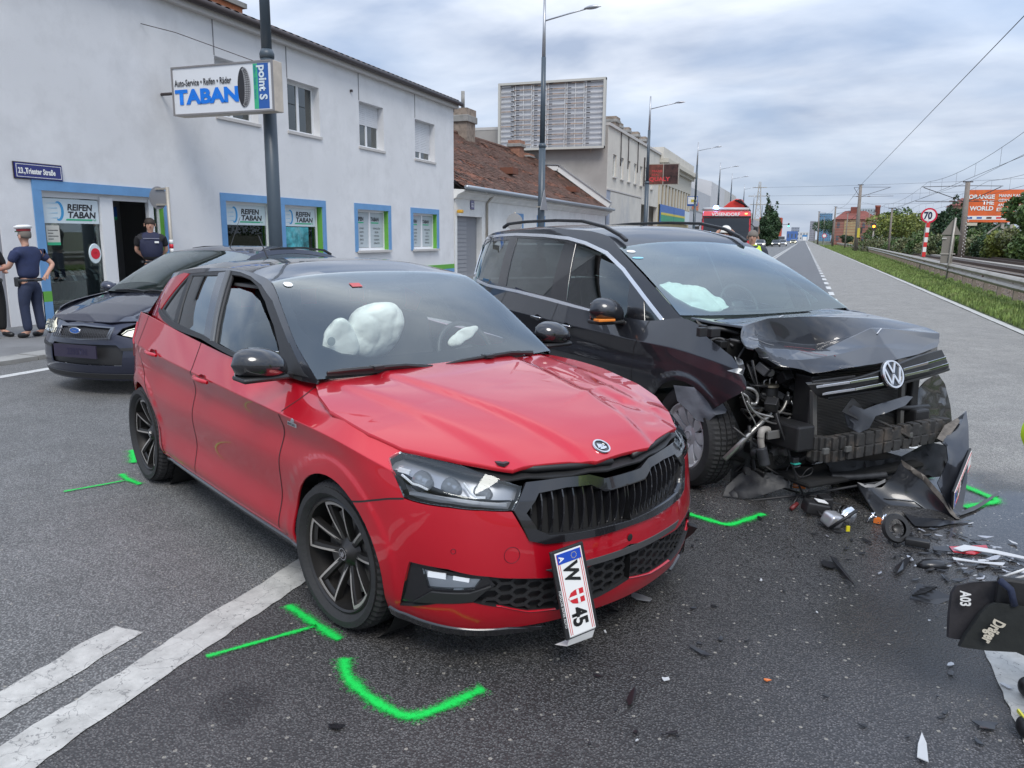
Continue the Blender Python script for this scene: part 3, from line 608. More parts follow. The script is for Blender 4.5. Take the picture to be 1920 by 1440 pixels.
def wheel(parent,loc,R,rr,w,style,steer=0.,flip=False,m_rim=None,m_edge=None,hub=None,camber=0.):
 """outer face towards -y of the car (flip for the left side)"""
 e=empty('wheel',loc,0);e.parent=parent;e.rotation_euler=(camber,0,steer+(pi if flip else 0))
 t=tyre_mesh(R,rr,w).build('tyre',M_tyre,e,True,25)
 hw=w/2
 b=MB();b.lathe([(rr+.002,-hw*.80),(rr-.008,-hw*.86),(rr-.016,-hw*.80),(rr-.018,-hw*.4),(rr-.03,0),(rr-.02,hw*.7),(rr+.001,hw*.8)],'y',64)
 b.build('rim',m_rim,e,True,40)
 MB().lathe([(0,-.01),(rr*.72,-.01),(rr*.72,.012),(0,.012)],'y',40).build('brake_disc',M_disc,e,True,30)
 b=MB();b.lathe([(0,hw*.55),(rr-.02,hw*.55)],'y',32);b.build('inner_barrel',M_dark,e)
 yo=-hw*.74
 if style == 'twin5':
  sp=MB();ed=MB()
  for k in range(5):
   A=k*2*pi/5+pi/2+.12
   for s in (-1,1):
    M=T(ry=-A)
    r0,r1=.045,rr-.010;a0,a1=s*.30,s*.40
    def pt(r,ang,y):return M @ Vector((r*cos(ang),y,r*sin(ang)))
    steps=6;rows=[]
    for i in range(steps+1):
     f=i/steps;r=r0+(r1-r0)*f;c=s*(.019+.040*f)/r;wd=(.0135-.001*f)/r*1.0
     y=yo+.045*(1-f)**1.5*.9+.004
     rows.append([pt(r,c-wd,y+.03),pt(r,c-wd*.95,y+.004),pt(r,c+s*wd*.3,y),pt(r,c+wd*.95,y+.004),pt(r,c+wd,y+.03)])
    V=[v for q in rows for v in q];F=[(5*i+j,5*i+j+1,5*i+5+j+1,5*i+5+j)for i in range(steps)for j in range(4)]
    sp.add(V,F)
    V=[];
    for i in range(steps+1):
     f=i/steps;r=r0+.02+(r1-r0-.02)*f;c=s*(.019+.040*f)/r;wd=(.0135-.001*f)/r*1.0;y=yo+.045*(1-f)**1.5*.9-.0015
     V +=[pt(r,c+s*wd*.25,y+.001),pt(r,c+s*wd*1.0,y+.001)]
    ed.add(V,[(2*i,2*i+1,2*i+3,2*i+2)for i in range(steps)])
   M=T(ry=-A)
   # outer arc foot joining the two arms
   V=[]
   for i in range(9):
    an=-.29+.58*i/8;V +=[M @ Vector(((rr-.012)*cos(an),yo-.0005,(rr-.012)*sin(an))),M @ Vector(((rr-.030)*cos(an),yo+.001,(rr-.030)*sin(an)))]
   ed.add(V,[(2*i,2*i+1,2*i+3,2*i+2)for i in range(8)])
   V=[]
   for i in range(9):
    an=-.29+.58*i/8;V +=[M @ Vector(((rr-.010)*cos(an),yo+.002,(rr-.010)*sin(an))),M @ Vector(((rr-.045)*cos(an),yo+.02,(rr-.045)*sin(an)))]
   sp.add(V,[(2*i,2*i+1,2*i+3,2*i+2)for i in range(8)])
  sp.build('spokes',m_rim,e,True,35);ed.build('polished_edges',m_edge,e)
  MB().lathe([(0,yo+.018),(.03,yo+.018),(.034,yo+.024),(.06,yo+.045),(.075,yo+.06)],'y',32).build('hub_cap',m_rim,e,True,30)
  MB().lathe([(.022,yo+.0155),(.026,yo+.0155)],'y',32).build('hub_ring',M_chrome,e)
  MB().poly([(-.012,-.012),(.004,-.014),(.014,.0),(.004,.014),(-.002,.004),(-.012,.008)],.002,T(0,yo+.016,0,rx=pi/2)).build('hub_badge',M_chrome,e)
 else:
  ns=style;sp=MB()
  for k in range(ns):
   M=T(ry=-(k*2*pi/ns+.1));steps=6;rows=[]
   for i in range(steps+1):
    f=i/steps;r=.05+(rr-.03-.03)*f;wd=(.014+.028*sin(f*pi*.62)**1.2);y=yo+.035*(1-f)**2-.006*sin(f*pi)+.006
    rows.append([M @ Vector((r,y+.03,-wd)),M @ Vector((r,y+.003,-wd*.9)),M @ Vector((r,y,0)),M @ Vector((r,y+.003,wd*.9)),M @ Vector((r,y+.03,wd))])
   V=[v for q in rows for v in q];sp.add(V,[(5*i+j,5*i+j+1,5*i+5+j+1,5*i+5+j)for i in range(steps)for j in range(4)])
  sp.lathe([(.001,yo+.028),(.036,yo+.028),(.062,yo+.036),(.075,yo+.06)],'y',32)
  sp.lathe([(rr-.032,yo+.012),(rr-.022,yo+.002),(rr-.008,yo-.002),(rr-.004,yo+.01)],'y',64)
  sp.build('spokes',m_rim,e,True,40)
  MB().lathe([(0,yo+.020),(.032,yo+.020),(.036,yo+.03)],'y',32).build('hub_cap',m_rim,e,True,30)
  MB().lathe([(.024,yo+.018),(.029,yo+.018)],'y',32).build('hub_ring',M_chrome,e)
 return e
def rounded_box(name,c,d,m,parent,r=.04,rot=(0,0,0),seg=3):
 b=MB().cbox((0,0,0),d);o=b.build(name,m,parent,True);o.location=c;o.rotation_euler=rot
 bv=o.modifiers.new('b','BEVEL');bv.width=r;bv.segments=seg;return o
def blob(name,P0,m,parent,seed=1,disp=.02,sub=3,fold=.004):
 """cushion made of a subdivided hull with soft folds"""
 import bmesh
 bm=bmesh.new();[bm.verts.new(p)for p in P0];bmesh.ops.convex_hull(bm,input=bm.verts)
 me=bpy.data.meshes.new(name);bm.to_mesh(me);bm.free();o=mkobj(name,me,m,parent,True)
 s=o.modifiers.new('s','SUBSURF');s.levels=s.render_levels=sub
 tx=bpy.data.textures.new('folds','CLOUDS');tx.noise_scale=.13;tx.noise_depth=2
 d=o.modifiers.new('d','DISPLACE');d.texture=tx;d.strength=disp*2;d.mid_level=.5
 t2=bpy.data.textures.new('creases','MUSGRAVE');t2.musgrave_type='RIDGED_MULTIFRACTAL';t2.noise_scale=.16;d2=o.modifiers.new('d2','DISPLACE');d2.texture=t2;d2.strength=-fold;d2.mid_level=.5;return o
def seat(parent,x,y,z,m=M_seat,h=.62,tilt=.25):
 e=empty('seat',(x,y,z),0);e.parent=parent
 rounded_box('cushion',(0.0,0,0),(.5,.5,.16),m,e,.06)
 rounded_box('backrest',(-.30-.5*h*sin(tilt)*.6,0,h*.5),(.15,.48,h),m,e,.06,(0,-tilt,0))
 rounded_box('headrest',(-.34-h*sin(tilt),0,h+.10),(.10,.26,.18),m,e,.04,(0,-tilt*.5,0))
 return e
def number_plate(name,parent,M,chars,ww=.52,hh=.12,holder=True,cross=True,A=True):
 e=empty(name);e.parent=parent;e.matrix_local=M
 if holder:MB().cbox((0,0,-.008),(ww+.02,hh+.03,.012)).build('plate_holder',M_blk,e,bevel=.003)
 MB().cbox((0,0,0),(ww,hh,.003)).build('plate',M_white,e)
 red=mat('plate_red',(.55,.02,.03),.4);blue=mat('plate_blue',(.01,.06,.42),.4);bk=mat('plate_black',(.01,.01,.01),.4)
 b=MB()
 for s in (-1,1):
  for k in (.046,.054):b.cbox((0,s*k*hh/.12,.002),(ww-.01,.0022,.001))
 b.build('border_stripes',red,e)
 MB().cbox((-ww/2+.024,0,.0022),(.038,hh-.012,.001)).build('blue_band',blue,e)
 text('A',.028,T(-ww/2+.016,-hh*.38,.0032),M_white,e,'lettering',.001)
 b=MB()
 for k in range(12):b.lathe([(0,0),(.0016,0)],'z',6,T(-ww/2+.024+.011*cos(k*pi/6),hh*.18+.011*sin(k*pi/6),.0032))
 b.build('stars',mat('plate_gold',(.7,.55,.05),.5),e)
 return e
def plate_chars(e,items,hh=.12):
 bk=mat('plate_black',(.01,.01,.01),.4)
 for s,x,size in items:text(s,size,T(x,-size*.36,.0032),bk,e,'lettering',.0035,.72)
def shield(e,x,M=None,s=.022):
 red=mat('plate_red',(.55,.02,.03),.4)
 out=[(-1,1.25),(1,1.25),(1,-.1),(.75,-.8),(0,-1.35),(-.75,-.8),(-1,-.1)]
 MB().poly([(x+p[0]*s,p[1]*s)for p in out],.0006,T(z=.0022)).build('crest',red,e)
 b=MB();b.cbox((x,0,.0032),(.4*s,2.45*s,.0006));b.cbox((x,.3*s,.0038),(1.95*s,.4*s,.0004));b.build('crest_cross',M_white,e)
def loft_sheet(rows,pose=None):
 """rows[i][j] 3D control net -> Catmull-Rom sheet, u over rows, v over columns"""
 C=np.array(rows,float)
 C=np.concatenate([2*C[:1]-C[1:2],C,2*C[-1:]-C[-2:-1]]);C=np.concatenate([2*C[:,:1]-C[:,1:2],C,2*C[:,-1:]-C[:,-2:-1]],1)
 nu,nv=C.shape[0]-2,C.shape[1]-2
 def fn(u,v):
  i=np.clip(np.floor(u).astype(int),0,nu-2);f=(u-i)[:,None,None];A=cr(C[i],C[i+1],C[i+2],C[i+3],f)
  j=np.clip(np.floor(v).astype(int),0,nv-2);g=(v-j)[:,None];I=np.arange(len(u))
  return cr(A[I,j],A[I,j+1],A[I,j+2],A[I,j+3],g)
 return Sheet(fn,(0,nu-1),(0,nv-1),pose)
def car_root(name,pose,label,cat='car',group=None):return empty(name,(pose[0],pose[1],0),pose[2],label,cat,group)
# ================================================================ the red hatchback
FP=(-1.3053,3.2917,-.4932)
def metallic(name,c,rough=.42,met=.6):
 m,N,L,B=nmat(name);tc=N.new('ShaderNodeTexCoord')
 n=N.new('ShaderNodeTexNoise');n.inputs['Scale'].default_value=1.2;n.inputs['Detail'].default_value=5;L.new(tc.outputs['Object'],n.inputs['Vector'])
 r=N.new('ShaderNodeMapRange');r.inputs[3].default_value=.008;r.inputs[4].default_value=.025;L.new(n.outputs[0],r.inputs[0]);L.new(r.outputs[0],B.inputs['Coat Roughness'])
 B.inputs['Base Color'].default_value=(*c,1);B.inputs['Metallic'].default_value=met;B.inputs['Roughness'].default_value=rough;B.inputs['Coat Weight'].default_value=1;B.inputs['Coat IOR'].default_value=1.52;return m
M_red=metallic('red_paint',(.60,.003,.018),rough=.40,met=.5)
fab=car_root('red_hatchback',FP,'red hatchback with black roof, popped dented bonnet and number plate hanging from the bumper')
# bonnet height field
_hz=spline1([-.62,-.38,-.2,0,.2,.4,.6,.72,.80],[.985,.975,.964,.945,.918,.880,.826,.780,.735])
def Hz(x,y,dents=True):
 x=np.asarray(x,float);y=np.asarray(y,float);a=np.abs(y)
 z=_hz(x)-(.010+.045*np.clip((x+.38)/1.0,0,1))*(a/.72)**2.4-.05*np.clip(x-.2,0,1)*(a/.7)**2*.9
 # raised centre with two converging creases, and outer creases
 c1=.20+.22*np.clip((.75-x)/1.15,0,1);z=z+.015*(1/(1+np.exp((a-c1)/.011)))-.006
 c2=.46+.20*np.clip((.75-x)/1.15,0,1);z=z+.012*(1/(1+np.exp((a-c2)/.013)))
 if dents:
  def g(cx,cy,sx,sy,h,r=0.):
   dx,dy=x-cx,y-cy;u=dx*cos(r)+dy*sin(r);v=-dx*sin(r)+dy*cos(r);return h*1.25*np.exp(-(np.abs(u)/sx)**1.15-(v/sy)**2)
  z=z+g(.42,.42,.10,.07,-.022,.5)+g(.30,.36,.05,.22,.012,.35)+g(.52,.30,.05,.14,.010,.9)+g(.50,.55,.06,.07,.012)+g(.20,.55,.14,.05,-.008,-.2)+g(.0,.62,.2,.04,.006)+g(.62,.40,.05,.1,-.008,.2)
 return z
hood=Sheet(lambda u,v:np.stack([u,v,Hz(u,v)],1),(-.7,.95),(-.85,.85),FP)
hoodlow=Sheet(lambda u,v:np.stack([u,v,Hz(u,v,False)-.014],1),(-.7,.95),(-.85,.85),FP)
base=[(-3.23,0),(-3.21,.42),(-3.10,.68),(-2.88,.80),(-2.55,.862),(-2.05,.880),(-1.5,.885),(-.95,.888),(-.42,.885),(0,.884),(.30,.858),(.50,.785),(.66,.655),(.765,.45),(.825,.22),(.845,0)]
Zl={0:(.20,.30,.45,.62,.78,.90,1.04)}
side=(.205,.30,.45,.62,.812,.862,.990);si=(.075,.014,.034,.014,.034,.0,.070)
zs=[(.25,.33,.45,.60,.76,.92,1.06)]*3+[(.24,.32,.46,.62,.78,.93,1.09),(.22,.31,.46,.63,.79,.915,1.10),(.21,.30,.45,.62,.78,.895,1.075),(.205,.30,.45,.62,.765,.878,1.03),(.205,.30,.45,.62,.755,.862,1.00),(.205,.30,.45,.62,.75,.846,.98),
      (.205,.30,.45,.62,.74,.825,.93),(.19,.28,.42,.56,.70,.79,.88),(.165,.25,.38,.50,.62,.71,.84),(.15,.235,.35,.46,.58,.68,.79),(.145,.235,.34,.45,.57,.66,.76),(.145,.235,.34,.45,.56,.65,.745),(.145,.235,.34,.45,.56,.65,.74)]
ins=[(.10,.05,.02,0,.02,.05,.10)]*3+[(.10,.04,.02,0,.012,.02,.07),(.08,.02,.012,0,.006,.0,.07),(.075,.016,.024,.008,.034,.0,.062),si,si,(.075,.016,.030,.016,.036,.0,.066),
      (.070,.018,.012,.004,.022,.0,.070),(.055,.015,.0,.0,.006,.01,.070),(.045,.01,.0,.0,.01,.018,.075),(.04,.01,.0,.004,.016,.03,.085),(.035,.008,.0,.006,.02,.04,.085),(.035,.006,.0,.006,.022,.04,.075),(.035,.006,.0,.006,.022,.04,.07)]
C=[]
for i,(x,y)in enumerate(base):
 a=np.array(base[max(i-1,0)])*(1 if i else np.array([1,-1]))if i else np.array([base[1][0],-base[1][1]]);b_=np.array(base[i+1])if i < len(base)-1 else np.array([base[-2][0],-base[-2][1]])
 t_=b_-a;t_=t_/np.linalg.norm(t_);n_=np.array([-t_[1],t_[0]])
 C.append([(x-n_[0]*o_,-(y-n_[1]*o_),z)for z,o_ in zip(zs[i],ins[i])])
C=np.array(C)
# fender tops follow the bonnet shut line
shut_px=[(590,713),(604,752),(640,786),(692,818),(752,846),(850,868),(955,893)]
shut=[hoodlow.inv(*p)for p in shut_px]
SX=[p[0]for p in shut];SY=[abs(p[1])for p in shut]
for i in range(8,13):
 x=C[i,6,0]if i < 12 else .60
 if SX[0]-.1 < x < SX[-1]+.05:
  y=float(np.interp(x,SX,SY));C[i,6]=(x,-y,float(Hz(x,y,False))-.012)
for i in range(9,12):C[i,5]=(C[i,5]*.55+C[i,6]*.0+np.array([C[i,5,0],C[i,5,1]+.02,C[i,6,2]-.055])*.45)
fring=ring_sheet(C,(5,),FP)
def flared(sh,cx,cz,r=.42,amt=.009,pose=None):
 f0=sh.fn
 def fn(u,v):
  P=f0(u,v).copy();sd=np.clip((np.abs(P[:,1])-.6)/.1,0,1)
  for c in cx:
   d=np.sqrt((P[:,0]-c)**2+(P[:,2]-cz)**2);P[:,1]-= amt*sd/(1+np.exp((d-r)/.006))*(1-.4*np.clip((r-d)/.08,0,1))
  return P
 return Sheet(fn,sh.ur,sh.vr,sh.pose)
fring=flared(fring,(0,-2.552),.315)
def FR(pts):return fring.invs(pts)
# find ring parameters for side-view (x, z) targets
def ring_xz(sh,x,z):
 U,V=np.meshgrid(np.linspace(3,13,300),np.linspace(0,6,180),indexing='ij');P=sh.P(U.ravel(),V.ravel());k=np.argmin((P[:,0]-x)**2+(P[:,2]-z)**2);q=np.array([U.ravel()[k],V.ravel()[k]])
 for _ in range(5):
  P0=sh.P(*q)[0];Pu=sh.P(q[0]+1e-3,q[1])[0];Pv=sh.P(q[0],q[1]+1e-3)[0];J=np.array([[(Pu-P0)[0],(Pv-P0)[0]],[(Pu-P0)[2],(Pv-P0)[2]]])*1e3
  if abs(np.linalg.det(J))< 1e-7:break
  q=q+np.clip(np.linalg.solve(J,np.array([x-P0[0],z-P0[2]])),-.05,.05);q[1]=min(max(q[1],0),6)
 return (float(q[0]),float(q[1]))
def arch(sh,cx,cz,r,a0,a1,n=14):return [ring_xz(sh,cx+r*cos(a),cz+r*sin(a))for a in np.linspace(a0,a1,n)]
AR=arch(fring,0,.315,.350,radians(-22),radians(197),26)      # front wheel opening, front to back
AQ=arch(fring,-2.552,.315,.350,radians(-18),radians(197),26)
def bott(u0,u1,t,n=10):return [(u0+(u1-u0)*i/n,t)for i in range(n+1)]
Sx=lambda x,z:ring_xz(fring,x,z)
gf=[Sx(*p)for p in ((-.505,.285),(-.49,.40),(-.47,.62),(-.43,.80),(-.405,.90))]+[(8.02,6)]
gfx=gf[-1][0]
gr=[Sx(*p)for p in ((-1.58,.285),(-1.58,.42),(-1.56,.70),(-1.50,.90))]+[(5.98,6)]
gq=[Sx(*p)for p in ((-2.13,.285),(-2.20,.45),(-2.42,.72),(-2.50,.85),(-2.50,.93))]+[(4.20,6)]
red_kw=dict(du=.10,dv=.10,vx=(4.96,5.04))
hl=FR([(728,862),(752,847)])
seam=FR([(757,935),(710,937),(670,935)])
# fender
fender=gf[:1]+gf[1:]+[(9.0,6),(10.0,6),(10.28,6)]+FR([(730,858),(736,880),(744,903),(757,934)])+seam[1:]
k0=min(range(len(AR)),key=lambda i:abs(AR[i][0]-seam[-1][0])+abs(AR[i][1]-seam[-1][1]))
kb_=AR[k0:]
fender += kb_
panel('fender',fring,fender,M_red,fab,both=True,**red_kw)
panel('front_door',fring,gf[::-1]+gr,M_red,fab,both=True,**red_kw)
panel('rear_door',fring,gr[::-1]+gq,M_red,fab,both=True,**red_kw)
for g_ in (gf,gr,gq,seam[:2]+[AR[k0]]):gapline(fring,g_,fab)
# sill: red band and black strip below
zl=.268
sill=[Sx(-.37,.262),Sx(-.49,.272),Sx(-1.0,.272),Sx(-1.6,.272),Sx(-2.13,.272),Sx(-2.22,.262)]
low=[Sx(-2.22,.215),Sx(-1.6,.215),Sx(-.9,.215),Sx(-.37,.215)]
panel('sill',fring,sill+low,M_red,fab,both=True,**red_kw)
panel('sill_trim',fring,[Sx(-.34,.245),Sx(-.9,.240),Sx(-1.6,.240),Sx(-2.25,.240),(Sx(-2.25,.24)[0],0),(Sx(-.34,.24)[0],0)],M_gblk,fab,off=.012,both=True,**red_kw)
# quarter panel with rear bumper
q=gq[::-1];tl=[Sx(-2.72,1.0),Sx(-2.70,.93),Sx(-2.86,.78),Sx(-3.0,.80)]
quarter=[(0,6),(1,6),(2,6),(3,6)]+gq[::-1][:]+[Sx(-2.22,.27)]+AQ+[(Sx(-2.88,.21)[0],0),(1,0),(0,0)]
panel('rear_quarter',fring,quarter,M_red,fab,join=False,both=True,**red_kw)
M_rlens=mat('red_tail_lens',(.35,.01,.01),.1,coat=1)
panel('tail_light',fring,[(2.2,5.6),(3.3,5.6),Sx(-2.74,.97),Sx(-2.68,.90),Sx(-2.80,.80),(3.0,4.2),(2.2,4.2)],M_rlens,fab,off=.006,both=True,**red_kw)
# front bumper with the dark lower intake
lw_up=FR([(768,1053),(840,1067),(914,1081),(945,1084),(1035,1083),(1101,1064)]);lw_dn=FR([(750,1134),(820,1131),(888,1129),(940,1138),(991,1148),(1043,1143),(1120,1119)])
ct,cb=2.62,1.25
k1=[p for p in AR[:k0+1]]
bump=[seam[-1],seam[1],seam[0]]+FR([(800,947),(844,953),(905,958),(960,960)])+FR([(975,985),(991,1013),(1022,1019),(1070,1013),(1120,1004)])+[(15,3.30)]+[(15,ct)]+lw_up[::-1]+lw_dn+[(15,cb),(15,.25),(12,.25),(10.4,.25),(Sx(.335,.2)[0],.0)]+k1
panel('front_bumper',fring,bump,M_red,fab,join=True,du=.08,dv=.10)
inset=lw_up+[(15,ct),(15,cb)]+lw_dn[::-1]
panel('lower_grille_backing',fring,inset,M_blk,fab,off=-.045,join=True,rim=0,du=.2,dv=.2)
# intake walls
def rim_strip(name,sh,poly,depth,m,parent,out=.0,du=.08,dv=.1,both=True,closed=True):
 P2=densify(poly,du,dv,closed);a=np.array(P2);P=sh.P(a[:,0],a[:,1]);Nn=sh.N(a[:,0],a[:,1]);n=len(P2)
 V=[tuple(p)for p in P+Nn*out]+[tuple(p)for p in P-Nn*depth]
 F=[(i,(i+1)% n,n+(i+1)% n,n+i)for i in range(n if closed else n-1)];MB().add(V,F).build(name,m,parent)
 if both:MB().add([(v[0],-v[1],v[2])for v in V],[tuple(reversed(f))for f in F]).build(name,m,parent)
rim_strip('intake_wall',fring,inset,.05,M_blk,fab,.003)
# honeycomb
b=MB()
def onring(u,v,off=0.):
 p=fring.P(u,v)[0]+fring.N(u,v)[0]*off;return tuple(p)
hexw,hexh=.33,.36
A_in=[tuple(p)for p in inset]
for i in range(14):
 for j in range(6):
  u=12.3+i*hexw*.75;v=1.05+j*hexh+(hexh/2 if i % 2 else 0)
  if u > 15.2:continue
  pts=[(u+hexw*.5*cos(k*pi/3),v+hexh*.56*sin(k*pi/3))for k in range(6)]
  for k in range(6):
   a,c_=pts[k],pts[(k+1)% 6];mdl=((a[0]+c_[0])/2,(a[1]+c_[1])/2)
   if mdl[0]<= 15 and inpoly(np.array([mdl]),A_in)[0]and k < 3:
    pa,pb=onring(min(a[0],15),a[1],-.018),onring(min(c_[0],15),c_[1],-.018)
    b.bar(pa,pb,.006,.012);b.bar((pa[0],-pa[1],pa[2]),(pb[0],-pb[1],pb[2]),.006,.012)
b.build('honeycomb_mesh',M_blk,fab)
M_led=mat('led_white',(.85,.88,.92),.3)
def lightbar(name,pts,wd,off,m,parent=fab):
 for sg in (1,-1):
  b=MB();P=[onring(*fring.inv(*p),off)for p in pts];P=[(p[0],sg*p[1],p[2])for p in P]
  for i in range(len(P)-1):b.bar(P[i],P[i+1],wd,wd)
  b.build(name,m,parent)
for nm,pts,off in (('fog_surround',[(768,1053),(914,1081),(930,1100),(888,1129),(750,1134)],-.004),):
 pp=FR(pts);inner=FR([(788,1068),(905,1088),(890,1108),(800,1106)])
 panel(nm,fring,pp,M_gblk,fab,holes=[inner],off=-.012,both=True,du=.1,dv=.1)
 panel('fog_lamp_bowl',fring,inner,mat('fog_reflector',(.9,.9,.92),.3,.0),fab,off=-.03,both=True,du=.04,dv=.06)
 panel('fog_lens',fring,inner,M_lens,fab,off=-.013,both=True,du=.1,dv=.1)
 lightbar('fog_reflector_bar',[(800,1078),(835,1083)],.022,-.018,M_led);lightbar('fog_reflector_bar',[(848,1086),(880,1091)],.016,-.018,M_led)  # white strips added inside to make the fog lamp look brighter
 panel('fog_ledge',fring,FR([(775,1128),(808,1110),(880,1113),(920,1100),(888,1128)]),M_blk,fab,off=.002,both=True,du=.1,dv=.1)
panel('splitter',fring,[(10.25,.42),(10.6,.42),(11,.38),(12.6,.32),(13.2,.1),(13.2,0),(10.25,0)],M_gblk,fab,off=.010,both=True,du=.1,dv=.1)
MB().box((.3,-.5,.15),(.66,.5,.20)).build('undertray',M_blk,fab)
# bumper crease ledges: tow cover ring and parking sensors
for px,r in (((960,1041),.030),((850,1034),.009)):
 u,v=fring.inv(*px);p=Vector(onring(u,v,.001));nn=Vector(fring.N(u,v)[0]);R_=nn.to_track_quat('Z','Y').to_matrix().to_4x4()
 MB().lathe([(r-.0012,.0),(r,.0012),(r+.0012,0)],'z',32,Matrix.Translation(p)@ R_).build('tow_cover' if r > .02 else 'parking_sensor',mat('dark_red_gap',(.12,.0,.01),.6),fab)
# grille
go=FR([(985,905),(1050,896),(1102,890)])+FR([(1132,897)]);gd=FR([(962,957),(991,1013),(1020,1019),(1070,1013),(1120,1004)])
gi_t=FR([(1008,925),(1060,914),(1106,909),(1133,921)]);gi_b=FR([(985,962),(1006,993),(1030,1003),(1070,999),(1115,991)])
outer=[go[0],go[1],go[2],go[3],(15,go[3][1]+.02),(15,3.32)]+gd[::-1]
inner=gi_t+[(15,gi_t[-1][1]),(15,gi_b[-1][1]-.05)]+gi_b[::-1]
band_t=go+[(15,go[-1][1])]+[(15,gi_t[-1][1])]+gi_t[::-1]+gi_b[:1]+gi_b[1:]+[(15,gi_b[-1][1]-.05),(15,3.32)]+gd[::-1]
panel('grille_frame',fring,band_t,M_gblk,fab,off=.012,rim=.03,join=True,du=.06,dv=.06)
panel('grille_backing',fring,inner,M_dark,fab,off=-.035,rim=0,join=True,du=.2,dv=.2)
rim_strip('grille_wall',fring,inner,.05,M_blk,fab,.01)
ut=[p[0]for p in gi_t]+[15.];vt=[p[1]for p in gi_t]+[gi_t[-1][1]];ub=[p[0]for p in gi_b]+[15.];vb=[p[1]for p in gi_b]+[gi_b[-1][1]-.05]
for k in range(11):
 u=12.98+k*.198
 if u < ut[0]:vtop=np.interp(u,[ub[0],ut[0]],[vb[0],vt[0]])
 else:vtop=np.interp(u,ut,vt)
 vbot=float(np.interp(u,ub,vb));vtop=float(vtop)
 if vtop-vbot < .2:continue
 n=6;b=MB()
 for sg in (1,-1):
  V=[]
  for i in range(n+1):
   v=vbot+(vtop-.03-vbot)*i/n;o=.004-.03*(1-sin(min(1,i/n*1.25)*pi/2))if True else 0
   for du_,of in ((-.035,-.03),(-.012,o),(.012,o),(.035,-.03)):
    p=onring(min(u+du_,15.2),v,of);V.append((p[0],p[1]*sg,p[2]))
  b.add(V,[(4*i+j,4*i+j+1,4*i+5+j,4*i+4+j)for i in range(n)for j in range(3)])
 # separate blade per side
 h=len(b.v)//2
 for sg in (0,1):
  c_=MB();c_.v=b.v[sg*h:(sg+1)*h];c_.f=[tuple(i-sg*h for i in f)for f in b.f if (f[0]>= h)== bool(sg)];c_.build('grille_blade',M_gblk,fab)
# headlights
hpx=[(728,862),(736,852),(752,847),(800,856),(866,873),(925,893),(978,912),(974,930),(961,957),(905,956),(844,950),(800,944),(757,932),(744,900)]
hp=FR(hpx)
rim_strip('headlight_seal',fring,hp,.06,M_dark,fab,-.002)
M_bowl=mat('headlight_bowl',(.34,.35,.38),.28,.55)
panel('headlight_bowl',fring,hp,M_bowl,fab,off=-.05,rim=0,both=True,du=.08,dv=.08)
panel('headlight_lens',fring,FR(hpx),M_lens,fab,off=.002,both=True,du=.08,dv=.08)
lightbar('led_bar',[(746,874),(768,880)],.014,-.02,M_led);lightbar('led_bar',[(752,884),(772,901),(780,911),(802,913)],.006,-.02,M_led)
lightbar('led_bar',[(869,901),(884,922),(893,929),(912,930)],.007,-.02,M_led);lightbar('led_strip',[(765,925),(830,936),(900,945),(952,948)],.010,-.015,mat('led_frost',(.6,.62,.66),.4))
for px,r in (((795,893),.034),((850,905),.030),((912,918),.026)):
 u,v=fring.inv(*px);nn=Vector((1,0,.0));
 for sg in (1,-1):
  p=onring(u,v,-.045);
  MB().lathe([(0,.035),(r*.6,.03),(r*.95,.012),(r,0),(r*1.15,-.006),(r*1.2,-.03)],'z',24,T(p[0],sg*p[1],p[2])@ Matrix.Rotation(pi/2,4,'Y')).build('projector_lens',M_lens if False else mat('projector_glass',(.25,.27,.30),.05,.3,coat=1),fab,True,40)
# bonnet
hood_px_r=[(590,713),(598,742),(618,769),(690,812),(754,843),(860,868),(962,888)]
hr=[hood.inv(*p)for p in hood_px_r]
hf=[hood.inv(*p)for p in ((1010,878),(1070,873),(1120,872),(1168,868))]
hl_=[(x,-y)for x,y in hr]
H=hr+hf[:3]+[(.792,0.0)]+[(x,-y)for x,y in hf[:3]][::-1]+hl_[::-1]+[(-.385,.35),(-.40,0),(-.385,-.35)]
hoodm=Sheet(lambda u,v:np.stack([u,v,Hz(u,v)+.016*np.clip((u-.1)/.6,0,1)],1),(-.7,.95),(-.85,.85),FP)
panel('bonnet',hoodm,H,M_red,fab,du=.02,dv=.02,rim=.02)
slam=Sheet(lambda u,v:np.stack([u,v,Hz(u,v,False)-.028],1),(-.7,.95),(-.9,.9),FP)
panel('slam_panel',slam,[(.35,-.74),(.55,-.62),(.66,-.52),(.74,-.34),(.80,-.1),(.80,.1),(.74,.34),(.66,.52),(.55,.62),(.35,.74)],M_blk,fab,du=.1,dv=.1)
b=MB();P=[(.62,-.50,.772),(.70,-.40,.768),(.755,-.22,.758),(.785,-.06,.752)]
for sg in (1,-1):
 Q=[(p[0],sg*p[1],p[2])for p in P];b.tube(Q,.013,6);b.tube([(p[0]-.05,p[1],p[2]+.006)for p in Q],.010,6)
b.build('front_seal_rail',M_blk,fab,True)
b=MB();b.poly([(0,0),(.03,-.012),(.05,.004),(.055,.03),(.03,.045),(.02,.03),(.032,.02),(.026,.010),(.008,.02)],.012,T(.60,-.485,.785,rz=-.9));b.build('hinge_hook',M_blk,fab)
